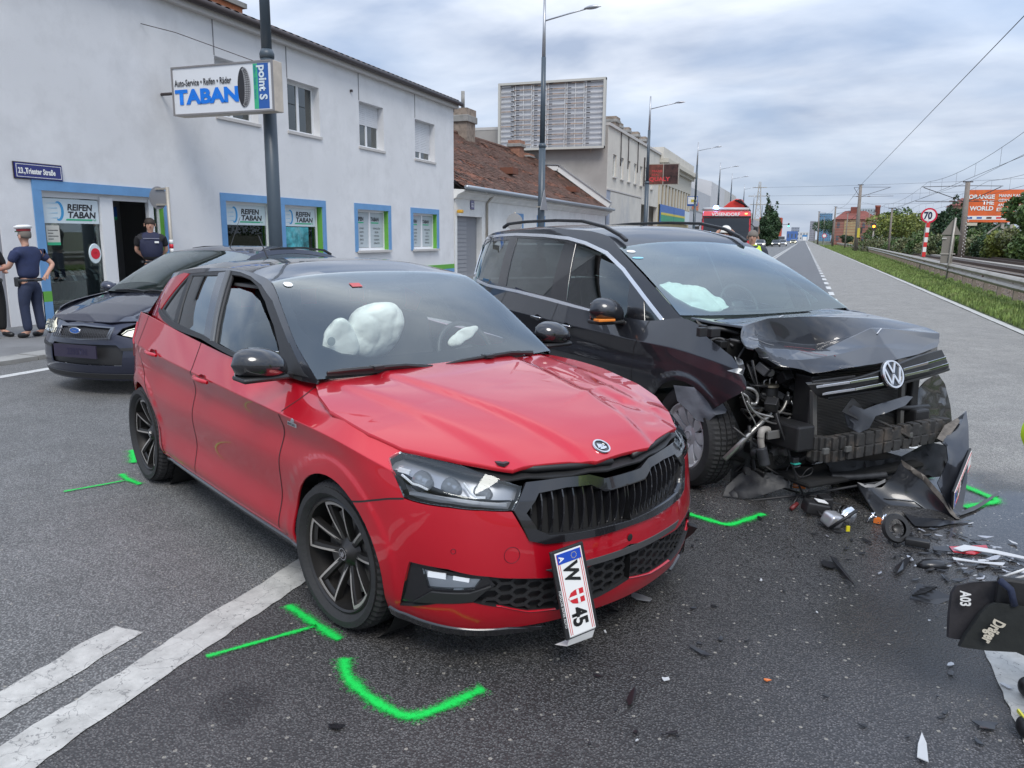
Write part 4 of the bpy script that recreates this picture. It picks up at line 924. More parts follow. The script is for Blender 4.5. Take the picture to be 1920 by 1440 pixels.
# badge on the bonnet nose
u,v=hoodm.inv(1127,838);p=Vector(hoodm.P(u,v)[0]);nn=Vector(hoodm.N(u,v)[0]);zax=nn;yax=Vector((-1,0,0));yax=(yax-zax*yax.dot(zax)).normalized();xax=yax.cross(zax)
BM=Matrix.Translation(p+nn*.002)@ Matrix((xax,yax,zax)).transposed().to_4x4()
e=empty('bonnet_badge');e.parent=fab;e.matrix_local=BM
MB().lathe([(0,0),(.034,0),(.034,.003)],'z',40).build('disc',M_gblk,e)
MB().lathe([(.030,.002),(.031,.0055),(.037,.0055),(.0385,.0)],'z',40).build('badge_ring',M_chrome,e,True,30)
b=MB();b.poly([(-.020,-.014),(-.004,-.017),(.016,-.015),(.021,-.006),(.008,-.004),(.014,.002),(.004,.004),(-.004,-.006),(-.010,-.006)],.002,T(z=.002))
for k in range(4):b.poly([(-.022+k*.006,-.006+k*.001),(-.012+k*.006,.018-k*.003),(-.007+k*.006,.016-k*.003),(-.014+k*.006,-.006)],.002,T(z=.002))
b.build('winged_arrow',M_chrome,e)
# greenhouse
yb=spline1([-3.1,-2.7,-2.4,-2.0,-1.5,-.95,-.6,-.42,0],[.56,.70,.77,.815,.835,.832,.775,.735,.66]);zb=spline1([-3.1,-2.7,-2.0,-1.5,-.95,-.42,0],[1.12,1.09,1.05,1.02,.99,.965,.94])
zr=spline1([-3.0,-2.75,-2.4,-1.9,-1.5,-1.2,-1.02,-.8,-.6,-.37,-.2],[1.27,1.33,1.375,1.412,1.420,1.402,1.372,1.255,1.120,.977,.87])
def Gy(x,z):d=z-zb(x);return yb(x)-.42*d-.42*d*np.abs(d)
gh=Sheet(lambda u,v:np.stack([u,-Gy(u,v),v],1),(-2.95,-.2),(.9,1.46),FP)
def GR(pts):return gh.invs(pts)
dlo_b=GR([(302,580),(312,598),(327,609),(352,620),(380,631),(427,659),(480,682),(520,700)])+[(-.46,.965)]
dlo_t=[(float(x),float(zr(x))-.035)for x in (-.52,-.62,-.72,-.82,-.92)]+GR([(490,534),(470,518),(450,510),(432,507),(400,508),(380,510),(356,512)])
dlo=dlo_b+dlo_t
top=[(float(x),float(zr(x)))for x in np.linspace(-.37,-2.62,34)]
# roof side rail and A pillar (black), C pillar (red)
panel('roof_rail',gh,[(-.37,.965)]+top+[(-2.60,float(zr(-2.62))-.03),(dlo[-1][0]-.12,dlo[-1][1]-.005)]+dlo_t[::-1]+[(-.46,.965)],M_gblk,fab,both=True,du=.05,dv=.03)
xq=dlo[-1][0]
panel('c_pillar',gh,[(xq-.02,dlo[-1][1]-.004),(xq-.13,dlo[-1][1]-.002),(-2.61,float(zr(-2.62))-.034),(-2.70,1.25),(-2.80,1.13),(-2.86,1.06),(-2.5,1.03),(-2.2,1.03),(dlo_b[2][0]+.03,dlo_b[2][1]-.012),(dlo_b[1][0]-.015,dlo_b[1][1]-.01),(dlo_b[0][0]-.02,dlo_b[0][1])],M_red,fab,both=True,du=.05,dv=.03)
# black window frame with glass openings
rg=GR([(359,516),(418,515),(382,628),(331,606)]);qg=GR([(353,517),(324,603),(306,579)])
fgo=GR([(433,514),(450,516),(468,523),(482,536),(496,565),(512,610),(522,650),(527,695),(480,678),(427,655),(402,643)])
panel('window_frame',gh,dlo,M_blk,fab,holes=[rg,qg,fgo],off=-.004,both=True,du=.04,dv=.03,rim=.02)
M_cg=glassmat('car_glass',(.42,.50,.49),2.2);M_wsg=glassmat('windscreen_glass',(.92,.97,.95),2.4,.01,(.5,.58,.6));M_tg=glassmat('tinted_glass',(.14,.16,.17),2.1)
panel('rear_window',gh,rg,M_tg,fab,off=-.010,both=True,rim=0,du=.1,dv=.1);panel('quarter_window',gh,qg,M_tg,fab,off=-.010,both=True,rim=0,du=.1,dv=.1)
low_g=GR([(426,538),(445,538),(468,546),(484,562),(500,600),(514,640),(524,690),(480,678),(427,655),(404,643)])
panel('front_window',gh,low_g,M_cg,fab,off=-.014,rim=0,du=.1,dv=.1)
P,Nn,F=panel_geo(gh,fgo,.1,.1,rim=0,off=-.014);geo_obj('front_window',*mir(P,Nn,F),M_cg,fab)
bp_=GR([(411,512),(431,509),(398,640),(383,632)]);panel('b_pillar_trim',gh,bp_,M_gblk,fab,off=.004,both=True,du=.05,dv=.05)
panel('b_pillar_sheen',gh,GR([(426,508),(432,508),(401,640),(396,640)]),mat('grey_sheen',(.10,.105,.11),.35),fab,off=.008,both=True,du=.05,dv=.05)  # grey strip painted on for the bright reflection along the B pillar
panel('belt_moulding',gh,GR([(300,577),(312,594),(327,605),(352,616),(380,627),(427,655),(480,678),(520,697),(520,705),(480,687),(427,664),(378,636),(350,626),(325,615),(308,602),(298,584)]),M_blk,fab,off=.006,both=True,du=.05,dv=.05)
panel('mirror_sail',gh,[(-.43,.985),(-.62,.99),(-.66,1.01),(-.64,float(zr(-.64))-.03),(-.47,1.0)],M_blk,fab,off=.002,both=True,du=.05,dv=.03)
# roof and screens
def Ty(x):return Gy(x,zr(x))
def xh(v):return -1.02-.075*(1-np.abs(v)**2)
def roof_fn(u,v):
 x0=xh(v);x1=-2.62-.12*(1-v**2);x=x0+(x1-x0)*u;y=v*Ty(x);z=zr(x)+(.052*np.clip((-.98-x)/.35,.35,1))*(1-np.abs(v)**3.2)+.002;return np.stack([x,y,z],1)
roof=Sheet(roof_fn,(0,1),(-1,1),FP)
panel('roof',roof,[(0,-1),(0,-.5),(0,0),(0,.5),(0,1),(1,1),(1,0),(1,-1)],M_gblk,fab,du=.03,dv=.06,sign=-1)
def ws_fn(u,v):
 t=roof_fn(np.zeros_like(v),v);vb_=v;B_=np.stack([-.375+.035*(1-v**2)*-1*-1*0-.0*(v**2)+.0+.045*(1-v**2),v*.712,.972-.0*v],1)
 sd_=np.stack([np.interp(u,[0,1],[-.375,-1.02]),np.zeros_like(u),np.zeros_like(u)],1)
 P=B_*(1-u[:,None])+t*u[:,None];P[:,2]+= .040*np.sin(pi*np.clip(u,0,1))*(1-.55*v**2)+.004;P[:,0]+= .03*np.sin(pi*np.clip(u,0,1))*(1-v**2);xe=-.375-.645*u;P[:,1]+= v*(Gy(xe,zr(xe))-(.712*(1-u)+Ty(-1.02)*u));P[:,2]+= v**2*(zr(xe)-(.972*(1-u)+1.372*u)-.45*.04*np.sin(pi*np.clip(u,0,1)));return P
ws=Sheet(ws_fn,(0,1),(-1,1),FP)
panel('windscreen',ws,[(.0,-1),(0,0),(0,1),(1,1),(1,0),(1,-1)],M_wsg,fab,du=.05,dv=.05,rim=0,sign=-1)
fr=[(.0,-1),(0,0),(0,1),(1,1),(1,0),(1,-1)]
ih=smoothpoly([(.15,-.92),(.12,0),(.15,.92),(.985,.93),(.97,.32),(.86,.22),(.84,-.14),(.95,-.28),(.985,-.93)],2)
panel('screen_frit',ws,fr,mat('black_frit',(.012,.013,.015),.12,coat=1),fab,holes=[ih],off=-.004,sign=-1,rim=0,du=.05,dv=.05)
panel('rear_screen',Sheet(lambda u,v:np.stack([-2.62-.12*(1-v**2)-.42*u,v*(.575+.08*u),1.352-.32*u+.05*(1-v**2)*(1-u)],1),(0,1),(-1,1)),[(0,-1),(0,1),(1,1),(1,-1)],M_tg,fab,rim=0,du=.1,dv=.1,sign=-1)
panel('boot_lid',Sheet(lambda u,v:np.stack([-3.14-.10*(1-v**2)-.03*u,v*.66,1.04-.12*u],1),(0,1),(-1,1)),[(0,-1),(0,1),(1,1),(1,-1)],M_red,fab,du=.1,dv=.1,sign=-1)
MB().box((-.56,-.70,.925),(-.36,.70,.945)).build('scuttle_panel',M_blk,fab)
# dash strip of the far side of the headlight / aerial / stickers
b=MB();b.tube([(-2.45,0,1.45),(-2.58,0,1.60)],[.006,.003],6);b.build('aerial',M_blk,fab)
for px,w_,h_,m_ in (((540,534),.07,.055,M_white),):
 u,v=ws.inv(*px);p=Vector(ws.P(u,v)[0]);n_=-Vector(ws.N(u,v)[0]);R_=n_.to_track_quat('Z','Y').to_matrix().to_4x4();MB().poly(smoothpoly([(-.022,-.024),(.022,-.024),(.022,.024),(-.022,.024)],1),.001,Matrix.Translation(p+n_*.003)@ R_).build('toll_sticker',m_,fab)
u,v=ws.inv(667,535);p=Vector(ws.P(u,v)[0]);n_=-Vector(ws.N(u,v)[0]);MB().poly([(-.03,-.022),(.03,-.022),(.03,.022),(-.03,.022)],.001,Matrix.Translation(p+n_*.003)@ n_.to_track_quat('Z','Y').to_matrix().to_4x4()).build('parking_sticker',mat('sticker_red',(.5,.1,.1),.5),fab)
# wipers
def wiper(pa,pb,parent=fab,sh=ws):
 A_=Vector(sh.P(*sh.inv(*pa))[0]);B_=Vector(sh.P(*sh.inv(*pb))[0]);up=Vector((.5,0,.85));b=MB();n=8
 P=[A_+(B_-A_)*i/n+up*(.018+.012*sin(pi*i/n))for i in range(n+1)];b.tube(P,[.004]+[.010]*(n-1)+[.004],6)
 P=[A_+(B_-A_)*i/n+up*.008 for i in range(n+1)];
 for i in range(n):b.bar(P[i],P[i+1],.006,.02)
 mid_=A_+(B_-A_)*.5;b.tube([mid_+up*.03,mid_+up*.035+(B_-A_)*.3,B_+(B_-A_)*.12+up*.012],[.012,.009,.014],6);b.cbox(mid_+up*.034,(.05,.05,.014));return b.build('wiper',M_blk,parent,True,40)
wiper((612,704),(790,695));wiper((838,692),(985,672))
# mirrors
def mirror(parent,c,d,m_top,m_low,yawz=.15,sc=1.,ind=None,mount=(-.02,.18)):
 for sg in (1,-1):
  e=empty('door_mirror',(c[0],sg*c[1],c[2]));e.parent=parent
  prof=[];b=MB();rows=[];nu,nv=14,20
  for i in range(nu+1):
   f=i/nu;u=-1+2*f;rr_=max(0.,1-abs(u)**2.6)**(1/2.6)
   for j in range(nv):
    a=2*pi*j/nv;xx=d[0]/2*rr_*(cos(a)if cos(a)> 0 else cos(a)*.35);zz_=d[2]/2*rr_*sin(a)*(1 if sin(a)> 0 else .8)-.012*u*u
    rows.append((xx+.03*u*sg*0-.02*abs(u),u*d[1]/2*1.0,zz_+.018*(-u)*(1)))
  V=rows;F=[(i*nv+j,i*nv+(j+1)% nv,(i+1)*nv+(j+1)% nv,(i+1)*nv+j)for i in range(nu)for j in range(nv)]
  V=[(x,y*(-sg)if sg < 0 else y*(1),z)for x,y,z in V]
  up=MB().add(V,[f if sg > 0 else tuple(reversed(f))for f in F]);
  o=up.build('housing',m_top,e,True,60)
  lo=MB();lo.cbox((.0,0,-d[2]*.36),(d[0]*.72,d[1]*.86,d[2]*.16));q=lo.build('lower_shell',m_low,e,True);bv=q.modifiers.new('b','BEVEL');bv.width=.012;bv.segments=2
  MB().bar((0,-sg*d[1]*.25,-d[2]*.36),(mount[0],-sg*mount[1],-d[2]*.42),.05,.03).build('arm',m_low,e,bevel=.008)
  MB().cbox((-d[0]*.19,0,0),(.006,d[1]*.84,d[2]*.62)).build('mirror_glass',M_chrome,e,bevel=.002)
  if ind:MB().cbox((d[0]*.30,sg*d[1]*.22,-d[2]*.26),(d[0]*.34,d[1]*.52,.018)).build('indicator',ind,e,bevel=.004)
mirror(fab,(-.545,.90,1.045),(.19,.25,.155),M_gblk,M_blk)
# handles
def handle(parent,sh,px,M_body,ln=.19,chrome=None,both=True):
 u,v=sh.inv(*px);p=sh.P(u,v)[0];n_=sh.N(u,v)[0]
 for sg in (1,-1):
  e=empty('door_handle',(p[0],sg*p[1],p[2]));e.parent=parent
  b=MB();P=[(ln*(i/8-.5),-sg*(.012+.022*sin(pi*i/8)),.004*sin(pi*i/8)-.006*(i/8-.5))for i in range(9)];b.tube(P,[.008]+[.013]*7+[.009],8);b.build('grip',M_body,e,True,50)
  b=MB();b.lathe([(0,.001),(.030,.0015),(.036,.0)],'y',24,T(.0,-sg*.002,.0)@ Matrix.Diagonal((1.5,1,.72,1)));b.build('grip_cup',mat('deep_red_recess',(.16,.004,.01),.4,coat=.5)if M_body == M_red else M_gblk,e,True)
  if chrome:b=MB();b.tube([(q[0]*.9,q[1]-sg*.011,q[2]+.008)for q in P],.004,6);b.build('chrome_strip',chrome,e,True)
handle(fab,fring,(380,711),M_red);handle(fab,fring,(287,662),M_red)
# side badge
u,v=fring.inv(549,792);p=fring.P(u,v)[0]
e=empty('side_badge',(p[0],p[1]-.003,p[2]));e.parent=fab;e.rotation_euler=(pi/2,0,0)
MB().poly([(-.042,-.016),(.040,-.016),(.040,.0),(-.042,.0)],.002).build('badge_plate',mat('badge_grey',(.45,.46,.48),.3,.6),e)
text('MONTE CARLO',.0125,T(-.038,-.0125,.003),M_gblk,e,sx=.78,bold=.0005)
MB().poly([(-.014,.002),(-.004,.018),(.004,.02),(.012,.014),(.020,.018),(.016,.002)],.002).build('badge_flag',mat('badge_grey',(.45,.46,.48),.3,.6),e)
# wheels
M_rimk=mat('dark_rim',(.045,.043,.042),.35,.6);M_rime=mat('machined_edge',(.46,.43,.40),.35,.5)
for x,sg,st in ((0,-1,radians(4)),(0,1,radians(4)),(-2.552,-1,0),(-2.552,1,0)):
 wheel(fab,(x,sg*.762,.316),.316,.243,.215,'twin5',st,sg > 0,M_rimk,M_rime)
for x in (0,-2.552):
 for sg in (1,-1):
  b=MB();b.lathe([(.365,-.10),(.365,.09),(.05,.1)],'y',32,T(x,sg*.68,.315));b.build('wheel_well',M_dark,fab)
# floor, dash, seats, air bags
b=MB();b.box((-2.9,-.68,.22),(.35,.68,.42));b.box((-.15,-.66,.3),(.45,.66,.68));b.build('floor_pan',M_dark,fab)
dsh=MB();dsh.add([(-.15,-.70,.93),(-.15,.70,.93),(-.52,.69,.95),(-.52,-.69,.95),(-.62,-.68,.86),(-.62,.68,.86),(-.45,-.68,.45),(-.45,.68,.45)],[(0,1,2,3),(3,2,5,4),(4,5,7,6)]);dsh.build('dashboard',mat('dash_grey',(.03,.033,.036),.7),fab,bevel=.0)
b=MB();b.box((-2.6,-.78,.42),(-.8,-.75,.93));b.box((-2.6,.75,.42),(-.8,.78,.93));b.build('door_lining',M_dark,fab)
for sg in (1,-1):seat(fab,-1.02,sg*.36,.52)
rounded_box('rear_bench',(-1.85,0,.52),(.5,1.2,.18),M_seat,fab,.06);rounded_box('rear_backrest',(-2.15,0,.85),(.14,1.2,.6),M_seat,fab,.05,(0,-.3,0))
for y in (-.4,.4):rounded_box('rear_headrest',(-2.28,y,1.18),(.10,.24,.16),M_seat,fab,.04)
MB().box((-2.2,-.6,1.33),(-1.1,.6,1.345)).build('headliner',mat('headliner',(.10,.10,.10),.9),fab)
MB().cbox((-1.0,.02,1.29),(.06,.22,.07)).build('inner_mirror',M_blk,fab,bevel=.015)
def steer(parent,c,r=.185,tilt=.45):
 e=empty('steering_wheel',c);e.parent=parent;e.rotation_euler=(0,-tilt,0)
 b=MB();b.tube([(0,r*cos(a),r*sin(a))for a in np.linspace(0,2*pi,33)],.014,8,False);b.build('rim',M_blk,e,True)
 b=MB();[b.bar((0,0,0),(0,r*cos(a),r*sin(a)),.03,.012)for a in (0,pi,-pi/2)];b.build('spokes',M_blk,e);rounded_box('hub',(-.02,0,0),(.05,.14,.12),M_blk,e,.03);return e
steer(fab,(-.68,.36,.96))
rr=random.Random(3)
# passenger air bag (car right) and limp driver bag
F3=lambda q,x:tuple(hit(q[0],q[1],0,x,FP))
P0=[F3(q,-.72)for q in ((648,655),(650,600),(672,575),(735,566),(765,592),(762,625),(742,655),(712,676),(655,690),(640,640))]+[F3(q,-.90)for q in ((655,650),(652,585),(690,565),(738,558),(758,595),(735,655))]+[F3((705,610),-.66)]
blob('passenger_airbag',P0,M_bag,fab,2,.010,4,.008)
P0=[F3(q,-.66)for q in ((602,690),(601,640),(612,610),(632,594),(660,600),(668,650),(690,672),(650,682))]+[F3(q,-.78)for q in ((610,680),(608,620),(635,594),(664,610),(665,660))]
blob('airbag_fold',P0,M_bag,fab,3,.008,4,.006)
q_=F3((619,640),-.645)
MB().lathe([(.0,.002),(.022,.0)],'x',20,T(q_[0]+.012,q_[1],q_[2])).build('bag_vent',mat('vent_shadow',(.30,.33,.32),.9),fab)
P0=[(-.74,.20,1.0),(-.70,.28,1.10),(-.72,.42,1.14),(-.74,.54,1.12),(-.70,.50,1.07),(-.68,.36,1.05),(-.68,.24,.97)]
blob('driver_airbag',P0,M_bag,fab,4,.012,3,.01)
# hanging number plate
def plate_at(px,x):
 return Vector(hit(px[0],px[1],0,x,FP))
pT=plate_at((1066,1042),.87);pB=plate_at((1093,1185),.93)
ax=(pT-pB).normalized();nrm=Vector((1,-.25,.1));nrm=(nrm-ax*nrm.dot(ax)).normalized();yv=nrm.cross(-ax)
PM=Matrix((-ax,yv,nrm)).transposed().to_4x4();PM.translation=pT-ax*.135
e=number_plate('number_plate',fab,PM,'',.315,.112,True)
bk=mat('plate_black',(.01,.01,.01),.4)
text('W',.085,T(-.110,-.030,.0032),bk,e,bold=.003,sx=.82);shield(e,.020,s=.026);text('45',.085,T(.060,-.030,.0032),bk,e,bold=.003,sx=.84)
b=MB();b.add([(.156,-.056,.001),(.156,.056,.001),(.200,.045,-.02),(.195,-.066,-.02),(.205,.02,-.09),(.20,-.085,-.08)],[(0,3,2,1),(3,5,4,2)]);b.build('folded_plate_end',M_white,e)
text('PORSCHE INTER AUTO',.013,T(-.02,-.0665,-.0015),M_white,e,sx=1.05)
for ch in e.children_recursive if hasattr(e,'children_recursive')else []:pass
# torn trim on the car's left corner
b=MB();P=[Vector(hit(*p,1,.60,FP))for p in ((1250,1010),(1282,995),(1292,985),(1308,990),(1300,1000),(1285,1012),(1282,1035),(1272,1040))]
b.add([tuple(p)for p in P]+[tuple(p+Vector((-.03,.03,0)))for p in P],[tuple(range(8)),tuple(range(15,7,-1))]+[(i,(i+1)% 8,8+(i+1)% 8,8+i)for i in range(8)]);b.build('torn_trim',M_blk,fab)
for px in ((1223,989),):
 u,v=fring.inv(*px);p=onring(u,v,.002);MB().lathe([(0,.004),(.012,.003),(.016,0)],'z',8,T(*p)@ Matrix.Rotation(pi/2,4,'Y')).build('sensor_hole',M_dark,fab)
panel('lower_grille_bar',fring,[(13.2,2.50),(15,2.54),(15,2.30),(13.4,2.30)],mat('grey_bar',(.06,.06,.062),.4),fab,off=.004,join=True,du=.1,dv=.1)
# ================================================================ the wrecked dark people carrier
SP=(-.0363,5.6526,-.7467)
M_ant=metallic('dark_paint',(.022,.024,.030),rough=.4,met=.5)
sha=car_root('dark_people_carrier',SP,'dark people carrier with chrome window line, crumpled bonnet and torn off front bumper')
base=[(-3.92,0),(-3.90,.42),(-3.80,.70),(-3.52,.84),(-2.92,.905),(-2.3,.93),(-1.7,.935),(-1.1,.935),(-.55,.932),(-.15,.930),(.15,.925),(.42,.885),(.60,.78),(.76,.55),(.88,.28),(.92,0)]
sz=(.24,.33,.50,.68,.80,.915,1.055);ss=(.07,.012,.020,.0,.008,.0,.070)
zs=[(.30,.4,.55,.70,.85,1.0,1.15)]*3+[(.28,.36,.52,.70,.84,.96,1.13),(.25,.34,.50,.69,.83,.945,1.12),(.24,.33,.50,.68,.82,.935,1.105),(.24,.33,.50,.68,.81,.925,1.085),sz,(.24,.33,.50,.68,.80,.905,1.04),(.24,.33,.50,.68,.80,.90,1.09),(.24,.33,.50,.66,.78,.88,1.015),(.22,.32,.46,.62,.74,.84,.935),(.2,.3,.42,.56,.68,.78,.87),(.2,.3,.42,.56,.68,.76,.82),(.2,.3,.42,.56,.68,.76,.82),(.2,.3,.42,.56,.68,.76,.82)]
ins=[ss]*8+[(.07,.012,.020,.0,.006,.0,.085),(.07,.012,.015,.0,.008,.02,.115),(.07,.012,.01,.0,.01,.025,.105),(.07,.012,.01,.0,.015,.03,.09),(.06,.01,.01,0,.02,.04,.09),(.06,.01,.01,0,.02,.04,.09),(.06,.01,.01,0,.02,.04,.09),(.06,.01,.01,0,.02,.04,.09)]
def mkring(base,zs,ins,sharp,pose):
 C=[]
 for i,(x,y)in enumerate(base):
  a=np.array(base[i-1])if i else np.array([base[1][0],-base[1][1]]);b_=np.array(base[i+1])if i < len(base)-1 else np.array([base[-2][0],-base[-2][1]])
  t_=(b_-a)/np.linalg.norm(b_-a);n_=np.array([-t_[1],t_[0]]);C.append([(x-n_[0]*o_,-(y-n_[1]*o_),z)for z,o_ in zip(zs[i],ins[i])])
 return ring_sheet(C,sharp,pose)
sring=flared(mkring(base,zs,ins,(5,),SP),(0,-2.92),.335,.415,.012)
def SR(pts):return sring.invs(pts)
Sy=lambda x,z:ring_xz(sring,x,z)
kw=dict(du=.12,dv=.12,both=True,vx=(4.96,5.04))
AS=arch(sring,0,.335,.372,radians(40),radians(196),18);AT=arch(sring,-2.92,.335,.372,radians(-15),radians(196),22)
g1=[Sy(-.555,.27),Sy(-.565,.66),Sy(-.55,.85),Sy(-.50,.96)]+[(8.12,6)]
g2=[Sy(-1.72,.29),Sy(-1.72,.6),Sy(-1.72,.9)]+[(5.97,6)]
g3=[Sy(-2.47,.29),Sy(-2.52,.5),Sy(-2.70,.78),Sy(-2.78,.93)]+[(4.3,6)]
fen=g1+[(9,6),(10,6)]+SR([(1310,617),(1347,648),(1372,668),(1383,683),(1388,695),(1398,715),(1399,728),(1388,738)])+AS
panel('fender',sring,fen,M_ant,sha,**kw)
panel('front_door',sring,g1[::-1]+g2,M_ant,sha,**kw);panel('sliding_door',sring,g2[::-1]+g3,M_ant,sha,**kw)
panel('rear_quarter',sring,[(0,6),(1,6),(2,6),(3,6)]+g3[::-1]+AT+[(Sy(-3.28,.26)[0],0),(1,0),(0,0)],M_ant,sha,**kw)
for g_ in (g1,g2,g3):gapline(sring,g_,sha)
panel('sill',sring,[Sy(-.40,.30),Sy(-.56,.262),Sy(-1.7,.28),Sy(-2.47,.28),Sy(-2.52,.25),(Sy(-2.5,.25)[0],0),(Sy(-.4,.25)[0],0)],M_blk,sha,off=.006,**kw)
panel('tail_lamp',sring,[(2.0,5.9),(3.1,5.9),(3.2,4.6),(2.0,4.6)],M_rlens,sha,off=.008,**kw)
yb2=spline1([-3.95,-3.7,-3.3,-2.6,-1.8,-1.1,-.6,-.2,.1],[.66,.76,.82,.855,.865,.865,.850,.82,.78]);zb2=spline1([-3.95,-3.3,-2.6,-1.8,-1.1,-.5,-.2,.1],[1.14,1.12,1.11,1.085,1.05,1.02,1.02,1.02])
zr2=spline1([-3.98,-3.85,-3.6,-3.1,-2.4,-1.9,-1.5,-1.25,-1.10,-.7,-.22,.05],[1.50,1.575,1.635,1.665,1.680,1.675,1.650,1.600,1.528,1.345,1.103,.96])
def Gy2(x,z):d=z-zb2(x);return yb2(x)-.24*d-.22*d*np.abs(d)
gs=Sheet(lambda u,v:np.stack([u,-Gy2(u,v),v],1),(-3.95,.05),(.95,1.72),SP)
def GS(pts):return gs.invs(pts)
loop_px=[(876,510),(882,520),(892,527),(913,537),(970,549),(1033,565),(1113,588),(1189,609),(1223,616),(1238,613),(1245,606),(1244,597),(1199,539),(1171,502),(1139,471),(1100,453),(1067,444),(1022,439),(970,437),(939,439),(913,445),(900,455),(890,468),(879,492)]
lp=GS(loop_px);cx_=sum(p[0]for p in lp)/len(lp);cz_=sum(p[1]for p in lp)/len(lp)
topS=[(float(x),float(zr2(x)))for x in np.linspace(-.22,-3.95,46)]
def insetloop(p,d):
 o=[];n=len(p)
 for i in range(n):
  a=np.array(p[i-1]);b_=np.array(p[(i+1)% n]);t_=(b_-a)/np.linalg.norm(b_-a);nn=np.array([-t_[1],t_[0]]);c_=np.array([cx_,cz_])-np.array(p[i]);nn=nn if nn@c_ > 0 else -nn;o.append(tuple(np.array(p[i])+nn*d))
 return o
li=insetloop(lp,.026)
panel('pillar_surround',gs,[(.02,1.0),(-.22,1.10)]+topS[1:]+[(-3.95,1.14),(-3.7,1.04),(-2.6,1.03),(-1.6,1.0),(-.6,.96),(-.1,.96)],M_ant,sha,holes=[lp],both=True,du=.05,dv=.03)
panel('chrome_window_line',gs,lp,mat('satin_chrome',(.85,.86,.88),.22,.85),sha,holes=[li],off=.004,both=True,du=.06,dv=.06)
w1_=GS([(884,508),(896,525),(936,535),(959,446),(916,450),(900,462),(886,492)]);w2_=GS([(945,538),(1033,559),(1063,449),(968,443)]);w3_=GS([(1058,566),(1113,582),(1178,601),(1183,530),(1170,506),(1137,475),(1100,458),(1077,452)]);w4_=GS([(1204,552),(1239,600),(1234,609),(1205,606)])
def shr(p,k=.93):c_=np.mean(p,0);return [tuple(c_+(np.array(q)-c_)*k)for q in p]
w1_,w2_,w3_,w4_=shr(w1_),shr(w2_,.95),shr(w3_,.95),shr(w4_,.82)
panel('window_frame',gs,li,M_gblk,sha,holes=[w1_,w2_,w3_,w4_],off=-.003,both=True,du=.06,dv=.04,rim=.02)
M_tg2=glassmat('privacy_glass',(.12,.15,.15),2.2);M_cg2=glassmat('green_side_glass',(.46,.62,.58),2.4);M_ws2=glassmat('green_windscreen',(.78,.96,.92),2.4,.03,(.45,.70,.66))
for nm,w_,m_ in (('quarter_window',w1_,M_tg2),('sliding_door_window',w2_,M_tg2),('front_window',w3_,M_cg2),('vent_window',w4_,M_cg2)):panel(nm,gs,w_,m_,sha,off=-.010,both=True,rim=0,du=.15,dv=.15)
def Ty2(x):return Gy2(x,zr2(x))
def roof2(u,v):
 x0=-1.10-.06*(1-v**2);x1=-3.93-.04*(1-v**2);x=x0+(x1-x0)*u;return np.stack([x,v*Ty2(x),zr2(x)+.045*np.clip((-1.0-x)/.5,.5,1)*(1-np.abs(v)**3)+.002],1)
rs=Sheet(roof2,(0,1),(-1,1),SP)
panel('roof',rs,[(0,-1),(0,0),(0,1),(1,1),(1,0),(1,-1)],M_ant,sha,du=.02,dv=.06,sign=-1)
def ws2(u,v):
 t=roof2(np.zeros_like(v),v);B_=np.stack([-.22-.06*(1-v**2)*0+.02*(1-v**2)-.06*(1-np.abs(v))*0,v*.80,1.103-.025*(1-v**2)],1);B_[:,0]-= .08*(1-v**2)*1.0
 P=B_*(1-u[:,None])+t*u[:,None];P[:,2]+= .035*np.sin(pi*np.clip(u,0,1))*(1-.5*v**2)+.004;P[:,0]+= .02*np.sin(pi*np.clip(u,0,1))*(1-v**2);return P
wss=Sheet(ws2,(0,1),(-1,1),SP);frr=[(0,-1),(0,0),(0,1),(1,1),(1,0),(1,-1)]
panel('windscreen',wss,frr,M_ws2,sha,du=.05,dv=.05,rim=0,sign=-1)
panel('screen_frit',wss,frr,mat('black_frit',(.012,.013,.015),.12,coat=1),sha,holes=[smoothpoly([(.05,-.95),(.04,0),(.05,.95),(.975,.95),(.975,.22),(.93,.18),(.93,-.12),(.975,-.16),(.975,-.95)],2)],off=-.004,sign=-1,rim=0,du=.05,dv=.05)
panel('rear_screen',Sheet(lambda u,v:np.stack([-3.90-.04*(1-v**2)-.0*u,v*(.57+.06*u),1.52-.36*u],1),(0,1),(-1,1)),[(0,-1),(0,1),(1,1),(1,-1)],M_tg2,sha,rim=0,du=.1,dv=.1,sign=-1)
# roof rails
def rail(pts,y):
 P=[Vector(hit(*p,1,y,SP))for p in pts];return P
RP=[(-3.32,.600,1.70),(-3.2,.605,1.735),(-2.8,.62,1.752),(-2.2,.63,1.757),(-1.75,.63,1.745),(-1.42,.622,1.695),(-1.22,.612,1.63),(-1.14,.608,1.59)]
for sg in (1,-1):
 b=MB();P=[(x,sg*y,z)for x,y,z in RP];
 for i in range(len(P)-1):b.bar(P[i],P[i+1],.032,.026)
 b.build('roof_rail',M_blk,sha,bevel=.006)
mirror(sha,(-.80,1.00,1.085),(.22,.27,.20),M_ant,M_blk,ind=mat('amber_lens',(.8,.25,.04),.3),mount=(.06,.14))
handle(sha,sring,(1062,611),M_ant,.2,M_chrome);handle(sha,sring,(1008,595),M_ant,.2,M_chrome)
